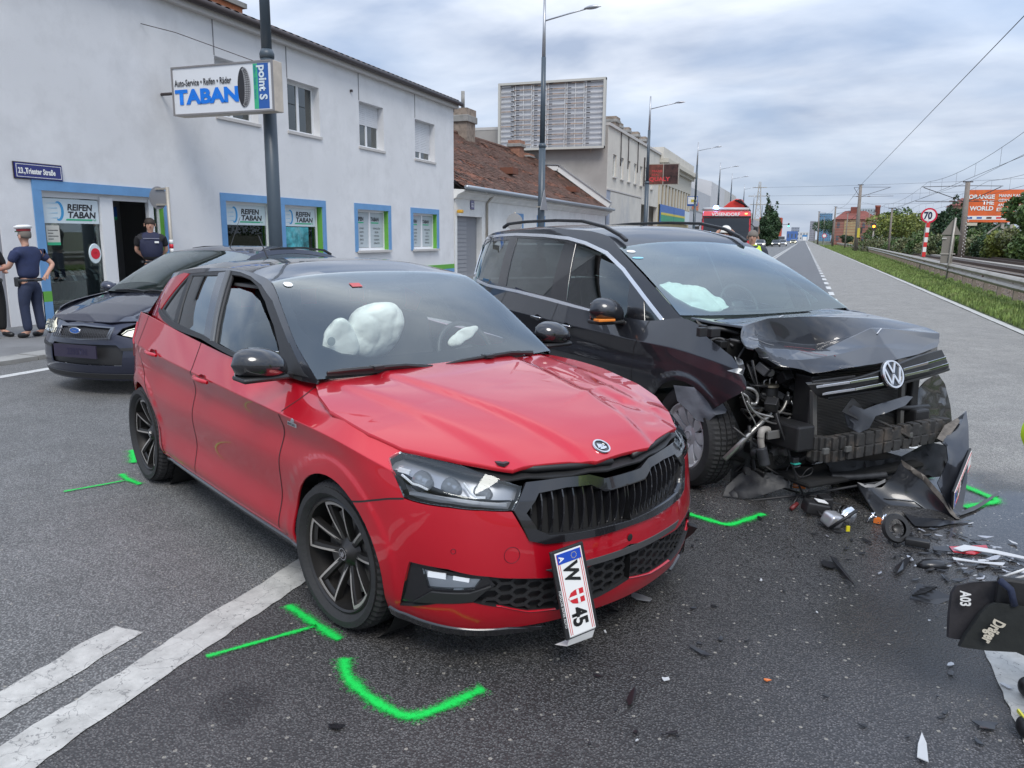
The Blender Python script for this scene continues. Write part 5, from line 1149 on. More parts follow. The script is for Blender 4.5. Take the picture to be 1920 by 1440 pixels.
# wheels
wheel(sha,(0,-.80,.335),.335,.218,.215,10,radians(-5),False,M_alu);wheel(sha,(0,.80,.335),.335,.218,.215,10,radians(-5),True,M_alu);wheel(sha,(-2.92,-.80,.335),.335,.218,.225,10,0,False,M_alu);wheel(sha,(-2.92,.80,.335),.335,.218,.225,10,0,True,M_alu)
for x,sg in ((0,-1),(0,1),(-2.92,-1),(-2.92,1)):MB().lathe([(.40,-.13),(.40,.10),(.05,.12)]if sg < 0 else [(.40,.13),(.40,-.10),(.05,-.12)],'y',28,T(x,sg*.73,.335),None).build('wheel_well',M_dark,sha)if x <-1 else None
MB().box((-3.7,-.75,.28),(-.45,.75,.45)).build('floor_pan',M_dark,sha);b=MB();b.box((-3.7,-.85,.45),(-.45,-.82,1.0));b.box((-3.7,.82,.45),(-.45,.85,1.0));b.build('door_lining',M_dark,sha)
b=MB();b.add([(-.30,-.78,1.04),(-.30,.78,1.04),(-.75,.78,1.06),(-.75,-.78,1.06),(-.90,-.76,.92),(-.90,.76,.92),(-.70,-.76,.5),(-.70,.76,.5)],[(0,1,2,3),(3,2,5,4),(4,5,7,6)]);b.build('dashboard',mat('dash_grey',(.03,.033,.036),.7),sha)
for sg in (1,-1):seat(sha,-1.35,sg*.38,.62,h=.66)
for y in (-.5,0,.5):seat(sha,-2.35,y,.62,h=.6)
MB().box((-3.6,-.64,1.60),(-1.5,.64,1.61)).build('headliner',mat('headliner',(.10,.10,.10),.9),sha);MB().cbox((-1.16,.0,1.43),(.05,.24,.08)).build('inner_mirror',M_blk,sha,bevel=.02)
steer(sha,(-.95,.40,1.06),.19)
blob('passenger_airbag',[(-.52,-.66,1.06),(-.50,-.10,1.06),(-.62,-.68,1.22),(-.75,-.62,1.32),(-.80,-.30,1.30),(-.66,.02,1.18),(-.62,.08,1.07),(-.95,-.60,1.2),(-.95,-.1,1.12),(-.70,-.45,1.30)],M_bag,sha,5,.02,4,.02)
def sticker(sh,px,w_,h_,m_,parent,name='sticker'):
 u,v=sh.inv(*px);p=Vector(sh.P(u,v)[0]);n_=-Vector(sh.N(u,v)[0]);MB().poly(smoothpoly([(-w_,-h_),(w_,-h_),(w_,h_),(-w_,h_)],2),.001,Matrix.Translation(p+n_*.003)@ n_.to_track_quat('Z','Y').to_matrix().to_4x4()@ T(rz=pi/2)).build(name,m_,parent)
sticker(wss,(1183,472),.022,.035,M_white,sha);sticker(wss,(1196,484),.014,.045,mat('sticker_blue',(.25,.55,.68),.5),sha)
# ---- front end: crushed bonnet
def X3(px,py,x,pose=SP):return tuple(hit(px,py,0,x,pose))
rows=[
 [X3(1296,595,-.16),X3(1340,598,-.20),X3(1400,594,-.26),X3(1450,590,-.28),X3(1500,586,-.27),X3(1553,578,-.22)],
 [X3(1340,604,.00),X3(1375,606,.0),X3(1420,601,.02),X3(1475,593,.02),X3(1540,587,.02),X3(1625,588,.02)],
 [X3(1393,612,.18),X3(1412,606,.16),X3(1440,598,.18),X3(1500,594,.20),X3(1575,594,.20),X3(1685,601,.22)],
 [X3(1394,632,.30),X3(1418,636,.22),X3(1462,642,.20),X3(1530,644,.24),X3(1592,632,.34),X3(1735,614,.42)],
 [X3(1400,648,.40),X3(1432,652,.40),X3(1480,655,.42),X3(1545,655,.46),X3(1632,616,.50),X3(1762,624,.56)],
 [X3(1412,660,.44),X3(1450,664,.50),X3(1500,672,.56),X3(1575,668,.62),X3(1655,650,.66),X3(1762,640,.62)],
 [X3(1423,671,.46),X3(1462,684,.54),X3(1524,704,.64),X3(1603,692,.76),X3(1682,676,.80),X3(1757,652,.66)],
 [X3(1427,676,.42),X3(1466,690,.50),X3(1526,709,.60),X3(1605,699,.72),X3(1684,683,.76),X3(1757,658,.62)]]
hs=loft_sheet(rows,SP);RW=np.array(rows,float)
def h0(u,v):
 i=np.clip(np.floor(u).astype(int),0,6);j=np.clip(np.floor(v).astype(int),0,4);f=(u-i)[:,None];g=(v-j)[:,None]
 lin=(RW[i,j]*(1-g)+RW[i,j+1]*g)*(1-f)+(RW[i+1,j]*(1-g)+RW[i+1,j+1]*g)*f;k=np.clip((u-.8)/1.,0,.95)[:,None];return hs.fn(u,v)*(1-k)+lin*k
def crumple(u,v):
 P=h0(u,v).copy();k=np.clip((u-1.5)/2,0,1)
 w_=np.clip(1.3-v/5,.25,1);tri=lambda a:np.abs((a/pi)% 2-1);P[:,2]+= k*w_*(.042*tri(u*1.1+v*2.1+.9*np.sin(v*1.3))+.020*tri(u*2.3-v*1.7+1.)+.010*tri(v*5.3+u*.6)-.030);P[:,0]+= k*w_*.008*np.sin(v*3.1+u*1.7);return P
hsc=Sheet(crumple,(0,7),(0,5),SP)
panel('crumpled_bonnet',hsc,[(0,0),(0,5),(2,5),(4,5),(7,5),(7,3),(7,0),(4,0),(2,0)],M_ant,sha,du=.06,dv=.06,rim=.014,sign=1)
# scratches where paint came off
M_scr=mat('bare_scratch',(.55,.55,.56),.5,.3)
def scratch(pts,w_,m_=M_scr,name='scratch'):
 b=MB();P=[Vector(hsc.P(*hsc.inv(*p))[0])+Vector((.003,0,.004))for p in pts]
 for i in range(len(P)-1):b.bar(P[i],P[i+1],w_*(.5+rr.random()),.0015)
 b.build(name,m_,sha)
scratch([(1403,633),(1420,638),(1436,645),(1450,648)],.004);scratch([(1421,669),(1432,672),(1440,671)],.008);scratch([(1447,677),(1462,682)],.006);scratch([(1562,694),(1575,690)],.012);scratch([(1459,594),(1468,592)],.006);scratch([(1650,610),(1653,614)],.010)
scratch([(1470,650),(1520,655),(1566,668)],.003,mat('red_transfer',(.30,.06,.07),.5));scratch([(1500,658),(1550,668)],.003,mat('red_transfer',(.30,.06,.07),.5))
# ---- generic crumpled flap from boundary picks
def flap(name,pts,m,th=.006,inner=(),parent=sha,wob=.004,step=9.,seed=1,pose=SP,axis=0):
 """pts: (px, py, car-x); filled between, given thickness and small dents"""
 r_=random.Random(seed);n=len(pts);B_=[]
 for i in range(n):
  a=np.array(pts[i]);c_=np.array(pts[(i+1)% n]);k=max(1,int(math.hypot(*(c_-a)[:2])/step));B_ +=[a+(c_-a)*j/k for j in range(k)]
 A_=np.array([p[:2]for p in B_]);lo,hi=A_.min(0),A_.max(0)
 G=[(x+r_.uniform(-2,2),y+r_.uniform(-2,2))for x in np.arange(lo[0],hi[0],step)for y in np.arange(lo[1],hi[1],step)]
 G=np.array(G)if G else np.zeros((0,2));G=G[inpoly(G,[tuple(p)for p in A_])]if len(G)else G
 if len(G):G=G[[np.min(np.hypot(*(A_-g).T))> step*.5 for g in G]]
 ref=np.array(list(B_)+[np.array(q)for q in inner])
 def depth(p):
  d=np.hypot(ref[:,0]-p[0],ref[:,1]-p[1])+1;w_=d**-2.5;return float((w_*ref[:,2]).sum()/w_.sum())
 pts2=[tuple(p[:2])for p in B_]+[tuple(g)for g in G];xs_=[p[2]for p in B_]+[depth(g)for g in G]
 vo,eo,fo,ov,*_=geometry.delaunay_2d_cdt([Vector(p)for p in pts2],[(i,(i+1)% len(B_))for i in range(len(B_))],[],0,1e-4)
 V2=[(v.x,v.y)for v in vo];V=[]
 for i,p in enumerate(V2):
  o_=ov[i];x=xs_[o_[0]]if o_ else depth(p);q_=np.array(hit(p[0],p[1],axis,x+r_.uniform(-wob,wob),pose));q_[2]=max(q_[2],.012);V.append(q_)
 F=[f for f in fo if inpoly(np.array([np.mean([V2[i]for i in f],0)]),[tuple(q)for q in A_])[0]]
 b=MB();back=[v+np.array([-.6,.3,-.3])*th if axis == 0 else v+np.array([0,.8,-.3])*th for v in V];nV=len(V)
 cnt={(f[i],f[(i+1)% 3])for f in F for i in range(3)}
 b.add(V+back,[tuple(f)for f in F]+[tuple(nV+i for i in reversed(f))for f in F]+[(a,c_,nV+c_,nV+a)[::-1]for a,c_ in cnt if (c_,a)not in cnt])
 return b.build(name,m,parent,True,38)
M_liner=mat('liner_plastic',(.022,.023,.026),.55,var=.4,vs_=6,bump=.5,bs=22,dirt=(.05,.05,.05),ds=3)
M_torn=mat('torn_plastic',(.013,.014,.017),.28,coat=.5,bump=.12,bs=10)
flap('arch_liner',[(1263,722,.02),(1300,726,.12),(1345,742,.26),(1363,768,.30),(1360,775,.33),(1342,778,.30),(1325,793,.24),(1305,788,.18),(1290,770,.12),(1270,752,.04)],mat('arch_liner_grey',(.09,.098,.115),.42,var=.3,vs_=5,bump=.4,bs=15),.005,pose=SP,wob=.003,axis=0,seed=3)
flap('undershield',[(1355,930,.32),(1362,912,.30),(1385,890,.32),(1402,881,.35),(1440,886,.45),(1481,896,.55),(1478,912,.55),(1440,925,.5),(1400,937,.42),(1370,938,.36)],M_liner,.006,seed=4)
flap('side_liner',[(1366,925,.25),(1375,860,.28),(1370,800,.28),(1372,770,.28),(1398,830,.32),(1415,880,.34)],M_liner,.006,seed=5)
flap('fender_crumple',[(1385,690,.50),(1377,668,.48),(1392,675,.50),(1397,690,.52),(1393,703,.52),(1382,700,.50),(1363,695,.45)],M_scr if False else mat('torn_edge',(.20,.21,.22),.35,.5),.004,seed=6,step=6,wob=.01)
# grille slab with chrome bars
gl_=[[X3(1515,722,.70),X3(1590,714,.78),X3(1668,690,.84),X3(1725,668,.80),X3(1766,656,.70)],[X3(1532,742,.70),X3(1605,731,.79),X3(1672,712,.85),X3(1735,690,.80),X3(1778,682,.70)],[X3(1556,749,.68),X3(1620,738,.76),X3(1680,722,.82),X3(1745,702,.78),X3(1779,691,.69)]]
gsh=loft_sheet(gl_,SP)
panel('grille_slab',gsh,[(0,0),(0,4),(2,4),(2,0)],M_blk,sha,du=.2,dv=.2,rim=.03,sign=1)
def gbar(name,pts,w_,m_,off=.012):
 b=MB();P=[Vector(X3(*p))+Vector((off,0,0))for p in pts]
 for i in range(len(P)-1):b.bar(P[i],P[i+1],.012,w_)
 return b.build(name,m_,sha,bevel=.002)
for pts in ([(1527,725,.70),(1590,716,.79),(1643,707,.84)],[(1538,738,.70),(1600,729,.79),(1653,719,.85)],[(1690,692,.84),(1735,680,.80),(1769,670,.70)],[(1692,703,.84),(1737,693,.80),(1774,682,.70)]):gbar('chrome_bar',pts,.016,M_chrome)
for pts in ([(1548,746,.69),(1625,734,.78),(1668,726,.82)],[(1690,717,.82),(1740,704,.78),(1776,692,.70)],[(1520,716,.68),(1600,705,.76)]):gbar('dark_bar',pts,.014,M_blk)
flap('lamp_bracket',[(1733,668,.70),(1758,661,.66),(1762,676,.66),(1738,684,.70)],mat('pale_bracket',(.45,.46,.47),.5),.01,seed=8)
# round badge
c_=Vector(X3(1669,703,.85));n_=Vector((.93,0,.36)).normalized();y_=Vector((0,0,1));y_=(y_-n_*y_.dot(n_)).normalized();x_=y_.cross(n_);e=empty('front_badge');e.parent=sha
Mx=Matrix((x_,y_,n_)).transposed().to_4x4();Mx.translation=c_+n_*.02;e.matrix_local=Mx
M_bad=mat('badge_silver',(.72,.73,.75),.22,.6)
MB().lathe([(0,0),(.086,0),(.09,-.012)],'z',40).build('disc',M_gblk,e,True,30);MB().lathe([(.073,.001),(.075,.008),(.084,.008),(.086,0)],'z',48).build('badge_ring',M_bad,e,True,30)
b=MB()
for p,q in (((-.030,.068),(-.001,.008)),((.030,.068),(.001,.008)),((-.066,.036),(-.031,-.060)),((.066,.036),(.031,-.060)),((-.031,-.060),(0,-.002)),((.031,-.060),(0,-.002))):b.bar((*p,.004),(*q,.004),.013,.006,(0,0,1))
b.build('letter_strokes',M_bad,e)
# crash beam with foam ribs
M_foam=mat('black_foam',(.03,.029,.028),.7,var=.4,vs_=9,dirt=(.13,.10,.075),ds=5,bump=.4,bs=30)
P=[X3(1512,838,.62),X3(1550,842,.70),X3(1600,833,.78),X3(1660,822,.80),X3(1720,811,.76),X3(1768,803,.66)]
b=MB()
for i in range(len(P)-1):b.bar(P[i],P[i+1],.075,.125)
b.build('crash_beam',M_foam,sha,bevel=.012)
for i in range(17):
 f=i/16*4.6+.3;k=int(f);t=f-k;p=np.array(P[k])*(1-t)+np.array(P[k+1])*t
 for dz,hh,xx in ((.038,.078,.012),(-.040,.066,.018)):
  MB().cbox((p[0]+xx,p[1],p[2]+dz),(.06,.064,hh)).build('foam_rib',M_foam,sha,bevel=.004)
for (px_,py_)in ((1548,838),(1590,834),(1632,824),(1668,818),(1705,808)):q=X3(px_,py_+8,.81);MB().cbox((q[0]-.0,q[1],q[2]),(.02,.045,.035)).build('foam_pad',mat('foam_pad',(.09,.09,.085),.7),sha,bevel=.004)
# crash box on the car's right, horns, frame rails
MB().box((.30,-.60,.36),(.68,-.46,.52)).build('frame_rail',M_blk,sha,bevel=.015);MB().box((.30,.46,.36),(.68,.60,.52)).build('frame_rail',M_blk,sha,bevel=.015)
MB().box((.10,-.95+.25,.30),(.14,.70,.98)).build('engine_bulkhead',M_dark,sha)
MB().box((.30,-.62,.18),(.46,.62,.30)).build('subframe',M_dark,sha,bevel=.02)
# radiator pack with fins
rad=MB().box((.50,-.36,.34),(.56,.50,.80)).build('radiator',mat('radiator_dark',(.05,.05,.05),.6,.3),sha)
b=MB()
for i in range(44):b.box((.560,-.34,.36+i*.0098),(.568,.48,.3635+i*.0098))
o=b.build('radiator_fins',mat('fin_alu',(.12,.115,.11),.5,.5),sha);o['kind']='stuff'
for y in (-.40,.54):MB().box((.46,y-.035,.30),(.60,y+.035,.80)).build('radiator_tank',M_blk,sha,bevel=.01)
for y0,y1 in ((-.44,-.38),(.36,.42)):
 b=MB();b.bar((.62,y0,.72),(.60,y1,.40),.035,.03);b.build('bonnet_stay',mat('grey_strut',(.18,.175,.165),.5,.4),sha,bevel=.004)
b=MB();b.tube([X3(1612,775,.74),X3(1660,795,.80),X3(1705,820,.83)],.010,6);b.build('loose_rod',M_foam,sha,True)
b=MB();b.tube([X3(1640,762,.60),X3(1700,765,.62),X3(1740,763,.58)],.018,8);b.build('cross_tube',M_blk,sha,True)
# far side headlight housing
flap('headlight_housing',[(1722,730,.55),(1738,712,.52),(1758,700,.45),(1772,720,.42),(1782,760,.45),(1786,800,.5),(1768,808,.55),(1735,790,.6),(1720,765,.6)],mat('housing_black',(.018,.019,.02),.25,coat=.6,bump=.2,bs=20),.03,seed=11,wob=.012)
flap('dark_bumper_fill',[(1545,862,.60),(1640,864,.62),(1690,856,.62),(1742,828,.62),(1776,836,.66),(1780,864,.70),(1768,893,.74),(1700,900,.70),(1620,898,.66),(1560,890,.62)],mat('dark_fill_black',(.012,.012,.013),.6,bump=.4,bs=12),.01,seed=41,wob=.01)  # added dark sheet, stands in for the bumper interior and its shadow
flap('slat_panel',[(1590,800,.74),(1583,775,.76),(1600,760,.78),(1620,768,.80),(1640,760,.80),(1700,742,.80),(1712,744,.80),(1698,760,.84),(1660,775,.84),(1642,780,.83),(1630,803,.82),(1610,812,.80)],mat('grey_shield',(.045,.05,.06),.35,coat=.3),.008,seed=12,wob=.006)
flap('slat_panel',[(1578,772,.76),(1598,745,.76),(1612,758,.78),(1632,790,.80),(1622,795,.80),(1600,782,.78)],M_blk,.01,seed=13)
# engine clutter
M_cast=mat('cast_metal',(.16,.155,.15),.5,.6,var=.3,vs_=20);M_hose=mat('hose_rubber',(.016,.016,.017),.5);M_pipe=mat('alu_pipe',(.40,.39,.37),.35,.8,var=.2,vs_=10)
def tubepx(name,pts,r,m,n=8):MB().tube([X3(*p)for p in smooth3(pts)],r,n).build(name,m,sha,True)
def smooth3(pts,it=2):
 for _ in range(it):
  o=[pts[0]]
  for a,b_ in zip(pts[:-1],pts[1:]):o +=[tuple(.75*x+.25*y for x,y in zip(a,b_)),tuple(.25*x+.75*y for x,y in zip(a,b_))]
  pts=o+[pts[-1]]
 return pts
tubepx('coolant_pipe',[(1396,727,.44),(1412,729,.46),(1421,740,.46),(1419,758,.46),(1408,757,.46)],.010,M_pipe);tubepx('coolant_pipe',[(1393,738,.45),(1404,745,.46),(1402,762,.45),(1418,775,.46),(1450,782,.5)],.008,M_pipe)
tubepx('coolant_pipe',[(1478,735,.42),(1476,750,.44),(1466,772,.46),(1450,778,.46)],.010,M_pipe);tubepx('coolant_pipe',[(1400,752,.48),(1415,775,.5),(1440,792,.5),(1462,796,.5),(1482,782,.48)],.006,M_pipe)
tubepx('thin_line',[(1390,735,.46),(1400,765,.48),(1415,790,.5),(1418,800,.5)],.004,M_pipe);tubepx('intake_elbow',[(1427,815,.52),(1426,830,.52),(1430,845,.52)],.020,mat('grey_elbow',(.30,.28,.25),.6));tubepx('intake_elbow',[(1440,806,.50),(1428,805,.52),(1426,820,.52)],.022,mat('grey_elbow',(.30,.28,.25),.6))
tubepx('bellows_hose',[(1427,840,.53),(1434,872,.55)],[.030,.034,.028,.034,.028,.034,.028,.034][:8]if False else .034,M_liner,12)
tubepx('wiring_loom',[(1455,775,.52),(1462,800,.56),(1475,835,.58),(1485,870,.6),(1495,905,.62),(1515,945,.64),(1530,965,.66)],.007,M_hose)
tubepx('wiring_loom',[(1482,868,.6),(1500,900,.64),(1512,880,.66),(1525,875,.66),(1522,890,.66),(1500,895,.64)],.003,M_hose);tubepx('thin_wire',[(1478,900,.62),(1490,915,.64),(1505,905,.64),(1520,915,.66),(1510,930,.66),(1495,925,.66)],.002,M_hose)
MB().cbox(X3(1489,862,.61),(.04,.05,.035)).build('connector',M_hose,sha,bevel=.005);MB().cbox(X3(1492,869,.625),(.035,.05,.006)).build('green_seal',mat('teal_plastic',(.03,.35,.28),.5),sha)
def can(name,px,py,x,r,h,m,ax='z'):c_=X3(px,py,x);MB().lathe([(0,-h/2),(r,-h/2),(r*1.05,-h*.3),(r,h*.3),(r*.9,h/2),(0,h/2)],ax,20,T(*c_)).build(name,m,sha,True,40)
can('filter_canister',1443,740,.36,.050,.13,M_hose);can('filter_lid',1443,722,.36,.056,.02,mat('bronze_lid',(.25,.21,.15),.4,.5));can('pump',1455,815,.46,.045,.06,M_cast,'x');can('pump',1470,845,.48,.032,.05,M_cast,'x');can('alternator',1450,850,.40,.07,.12,M_cast,'x');can('horn',1420,850,.48,.04,.04,M_blk,'x');can('horn',1478,720,.3,.03,.05,M_cast,'x')
for (px_,py_,x)in ((1432,716,.38),(1443,712,.38),(1455,716,.38)):tubepx('bleed_pipe',[(px_,py_+8,x),(px_,py_-2,x),(px_+6,py_-4,x)],.005,M_pipe,6)
MB().cbox(X3(1450,815,.54),(.02,.10,.05),).build('bracket_plate',mat('grey_strut',(.18,.175,.165),.5,.4),sha,bevel=.004)
r_=random.Random(21)
for i in range(120):
 px_,py_=r_.uniform(1396,1540),r_.uniform(690,905)
 if px_ > 1490 and py_ < 800:continue
 x=r_.uniform(.25,.48);c_=Vector(X3(px_,py_,x));k=r_.random();m_=r_.choice([M_hose,M_blk,M_cast,M_liner,M_blk,M_foam])
 if k < .4:MB().cbox((0,0,0),(r_.uniform(.03,.1),r_.uniform(.03,.09),r_.uniform(.02,.08)),Matrix.Translation(c_)@ T(rx=r_.uniform(-.6,.6),ry=r_.uniform(-.6,.6),rz=r_.uniform(-.6,.6))).build('engine_bracket',m_,sha,bevel=.006)
 elif k < .6:MB().lathe([(0,-.02),(.03,-.02),(.034,0),(.025,.03),(0,.03)],'x',14,Matrix.Translation(c_)@ T(s=r_.uniform(.6,1.5),rz=r_.uniform(-.6,.6))).build('engine_canister',m_,sha,True,40)
 else:
  q=[c_+Vector((r_.uniform(-.05,.05),r_.uniform(-.12,.12)*j,r_.uniform(-.09,.09)*j))for j in range(4)];MB().tube([tuple(p)for p in q],r_.choice([.005,.008,.012,.018]),8).build('engine_hose',r_.choice([M_hose,M_hose,M_hose,M_pipe]),sha,True)
for i in range(14):
 px_,py_=r_.uniform(1315,1400),r_.uniform(612,680)
 if py_ < 600+(px_-1310)*.2 or py_ > 625+(px_-1310)*.75:continue
 c_=X3(px_,py_,r_.uniform(.0,.15));MB().cbox(c_,(r_.uniform(.03,.1),r_.uniform(.03,.09),r_.uniform(.02,.06))).build('engine_bracket',M_hose,sha,bevel=.006)
tubepx('bay_hose',[(1312,622,-.05),(1330,615,.0),(1360,618,.05),(1385,625,.1)],.016,M_hose);tubepx('bay_hose',[(1330,640,.05),(1350,632,.08),(1375,650,.15)],.012,M_hose)
flap('strut_tower',[(1305,600,-.12),(1330,602,-.08),(1338,612,-.05),(1310,612,-.1)],M_hose,.03,seed=9)
# lower stiffener, lip and torn bumper skin
tubepx('lower_stiffener',[(1558,893,.66),(1600,895,.72),(1660,890,.76)],.020,M_liner);tubepx('lower_edge',[(1372,940,.36),(1450,935,.5),(1540,922,.64),(1640,905,.76),(1700,898,.78)],.008,M_liner)
b=MB();b.box((.42,-.52,.13),(.72,.55,.17));b.build('lower_tray',M_dark,sha,bevel=.02)
sk=loft_sheet([[X3(*p)for p in r_w]for r_w in ([(1690,864,.84),(1735,896,.95),(1775,942,1.10),(1812,998,1.28)],[(1664,902,.80),(1702,930,.90),(1745,968,1.05),(1806,1003,1.27)],[(1634,913,.76),(1668,950,.88),(1708,985,1.06),(1780,1008,1.26)],[(1607,906,.72),(1628,942,.86),(1655,978,1.04),(1705,1008,1.21)])],SP)
panel('bumper_inner_skin',sk,[(0,0),(0,1),(0,2),(0,3),(1,3),(2,3),(3,3),(3,2),(3,1),(3,0),(2.5,.1),(2,0),(1.5,.12),(1,0),(.5,.05)],M_torn,sha,du=.1,dv=.1,rim=.008)
b=MB();P=[Vector(sk.P(u,v)[0])+Vector((.004,0,.004))for u,v in ((1.9,.6),(1.4,.9),(1.0,1.3),(.9,1.8))];b.tube(P,.004,5);b.build('molded_rib',mat('torn_edge',(.20,.21,.22),.35,.5),sha,True)
flap('torn_rim',[(1690,862,.845),(1735,892,.955),(1775,938,1.105),(1800,978,1.23),(1793,980,1.22),(1770,945,1.1),(1731,901,.95),(1692,873,.85)],mat('dusty_plastic',(.13,.115,.10),.8,var=.4,vs_=30),.008,seed=33,wob=.003,step=10)
flap('torn_rim',[(1607,904,.72),(1622,908,.74),(1640,908,.77),(1660,898,.80),(1660,904,.80),(1640,914,.77),(1620,914,.745)],mat('pale_edge',(.28,.28,.28),.6),.006,seed=34,wob=.002,step=9)
flap('bumper_corner',[(1812,770,.72),(1816,800,.84),(1817,850,.97),(1813,905,1.07),(1806,948,1.14),(1796,985,1.21),(1784,960,1.16),(1762,915,1.05),(1758,905,1.02),(1768,885,1.0),(1778,862,.96),(1775,838,.88),(1757,822,.78),(1770,800,.74),(1798,782,.72)],M_ant,.010,seed=15,wob=.0008,step=12)
flap('bumper_top_edge',[(1757,822,.80),(1772,797,.76),(1796,783,.74),(1800,790,.78),(1782,815,.82),(1768,828,.83)],mat('dusty_plastic',(.13,.115,.10),.8,var=.4,vs_=30),.012,seed=16,wob=.004,step=7)
flap('trim_strip',[(1790,965,1.18),(1830,955,1.12),(1868,925,1.04),(1874,931,1.04),(1850,955,1.12),(1825,968,1.18),(1790,978,1.2)],mat('strip_grey',(.06,.062,.066),.45),.01,seed=17,wob=.003)
flap('lower_lip',[(1690,975,1.0),(1720,972,1.1),(1770,990,1.2),(1822,992,1.28),(1800,1006,1.27),(1760,1012,1.25),(1715,1000,1.2)],M_torn,.01,seed=18,wob=.006)
# number plate on the bumper corner
pa=np.array(X3(1782,938,.985));pb=np.array(X3(1813,862,.975));
def plate_from(tl,tr,br,bl):return [Vector(q)for q in (tl,tr,br,bl)]
bl=Vector(X3(1786,935,1.14));br=min((Vector(X3(1815,862,x))for x in np.linspace(1.1,.3,80)),key=lambda q:abs((q-bl).length-.46))
xa=(br-bl).normalized();ya=Vector((0,0,1));ya=(ya-xa*ya.dot(xa)).normalized();za=xa.cross(ya);Mx=Matrix((xa,ya,za)).transposed().to_4x4();Mx.translation=(bl+br)/2+za*.012
e=number_plate('number_plate',sha,Mx,'',.50,.115,True);
text('W',.085,T(-.205,-.030,.0032),bk,e,bold=.003,sx=.62);shield(e,-.115,s=.022);text('380W',.085,T(-.075,-.030,.0032),bk,e,bold=.003,sx=.85)
# ================================================================ left side of the street
M_render=mat('rough_render',(.67,.67,.675),.95,var=.09,vs_=1.6,bump=.35,bs=60,dirt=(.57,.57,.58),ds=.8)
M_blue=mat('blue_frame_paint',(.13,.29,.52),.6,var=.08,vs_=4);M_green=mat('green_paint',(.12,.36,.05),.6,var=.08,vs_=4)
M_pvc=mat('white_pvc',(.72,.73,.74),.4);M_shut=mat('roller_shutter',(.62,.63,.65),.5)
M_pane=glassmat('pane_glass',(.20,.24,.24),2.2);M_curt=mat('curtain',(.50,.56,.55),.9,var=.1,vs_=20)
M_room=mat('dark_room',(.025,.025,.025),.9);M_fascia=mat('fascia_board',(.50,.48,.46),.8);M_gut=mat('dark_gutter',(.045,.035,.035),.5)
def wallX(name,X,y0,y1,z0,z1,holes,m,parent,th=.30,sgn=1):
 """wall facing +X with rectangular openings (ya, yb, za, zb), with real reveals"""
 ys=sorted({y0,y1,*[h[0]for h in holes],*[h[1]for h in holes]});zs=sorted({z0,z1,*[h[2]for h in holes],*[h[3]for h in holes]});b=MB();vid={}
 def v(y,z):
  if (y,z)not in vid:vid[(y,z)]=len(b.v);b.v.append((X,y,z))
  return vid[(y,z)]
 for i in range(len(ys)-1):
  for j in range(len(zs)-1):
   cy,cz=(ys[i]+ys[i+1])/2,(zs[j]+zs[j+1])/2
   if any(h[0]< cy < h[1]and h[2]< cz < h[3]for h in holes):continue
   b.f.append((v(ys[i],zs[j]),v(ys[i+1],zs[j]),v(ys[i+1],zs[j+1]),v(ys[i],zs[j+1])))
 for (a,c,e,g)in holes:
  P=[(a,e),(c,e),(c,g),(a,g)]
  for k in range(4):
   p,q=P[k],P[(k+1)% 4];n=len(b.v);b.v +=[(X,*p),(X,*q),(X-th,*q),(X-th,*p)];b.f.append((n+3,n+2,n+1,n))
 n=len(b.v);b.v +=[(X,y0,z0),(X,y1,z0),(X,y1,z1),(X,y0,z1),(X-8,y0,z0),(X-8,y1,z0),(X-8,y1,z1),(X-8,y0,z1)]
 b.f +=[(n+1,n+5,n+6,n+2),(n+4,n,n+3,n+7)]
 return b.build(name,m,parent)
def win(parent,X,a,c,e,g,style='curtain',mull=1,shutter=0.,sill=True):
 w_=empty('window',(X,a,e));w_.parent=parent;W,H=c-a,g-e;f=.07
 b=MB();b.box((-.05,0,0),(0,f,H));b.box((-.05,W-f,0),(0,W,H));b.box((-.052,f,0),(.002,W-f,f));b.box((-.052,f,H-f),(.002,W-f,H))
 if mull:b.box((-.048,W*.5-.045,f),(.004,W*.5+.045,H-f))
 b.build('frame',M_pvc,w_);MB().box((-.03,f,f),(-.02,W-f,H-f)).build('pane',M_pane,w_)
 if style == 'curtain':
  cb=MB();n=16;cb.add([(-.10-.02*(i % 2),W*i/n,z)for i in range(n+1)for z in (0,H)],[(2*i,2*i+2,2*i+3,2*i+1)for i in range(n)]);cb.build('curtain',M_curt,w_)
 elif style == 'dark':MB().box((-.5,0,0),(-.45,W,H)).build('room_shade',M_room,w_)
 if shutter:
  n=int(H*shutter/.055)
  for k in range(n):MB().box((-.015,.02,H-.055*(k+1)+.006),(.012,W-.02,H-.055*k)).build('shutter_slat',M_shut,w_)
 if sill:MB().box((-.05,-.05,-.07),(.24,W+.05,-.004)).build('sill',M_fascia,w_)
 return w_
shop=empty('tyre_shop',(-12.2,9,0),0,'long pale grey rendered tyre shop with blue and green framed ground floor windows','building')
UW=[(14.22,15.60,4.14,5.37,'curtain',.35),(16.75,18.10,4.14,5.37,'curtain',0),(20.06,21.45,4.12,5.37,'curtain',.52),(23.49,24.95,4.10,5.35,'curtain',.82)]
GW=[(9.78,12.48,.06,2.30),(14.30,15.98,.30,2.33),(16.42,18.05,.30,2.33),(19.82,21.62,1.16,2.34),(23.26,25.06,1.16,2.34)]
o=wallX('wall',0,0,17.5,-.1,6.12,[(a-9,c-9,e,g)for a,c,e,g,*_ in UW]+[(a-9,c-9,e,g)for a,c,e,g in GW],M_render,shop)
for a,c,e,g,st,sh_ in UW:win(shop,-.20,a-9,c-9,e,g,st,1,sh_)
for y in (14.22,16.75,20.06,23.49):MB().box((.0,y-9-.012,5.38),(.012,y-9+.012,6.12)).build('wall_joint',mat('joint_grey',(.22,.22,.23),.8),shop)
MB().box((-.02,-.15,6.10),(.16,17.62,6.24)).build('fascia',M_fascia,shop);
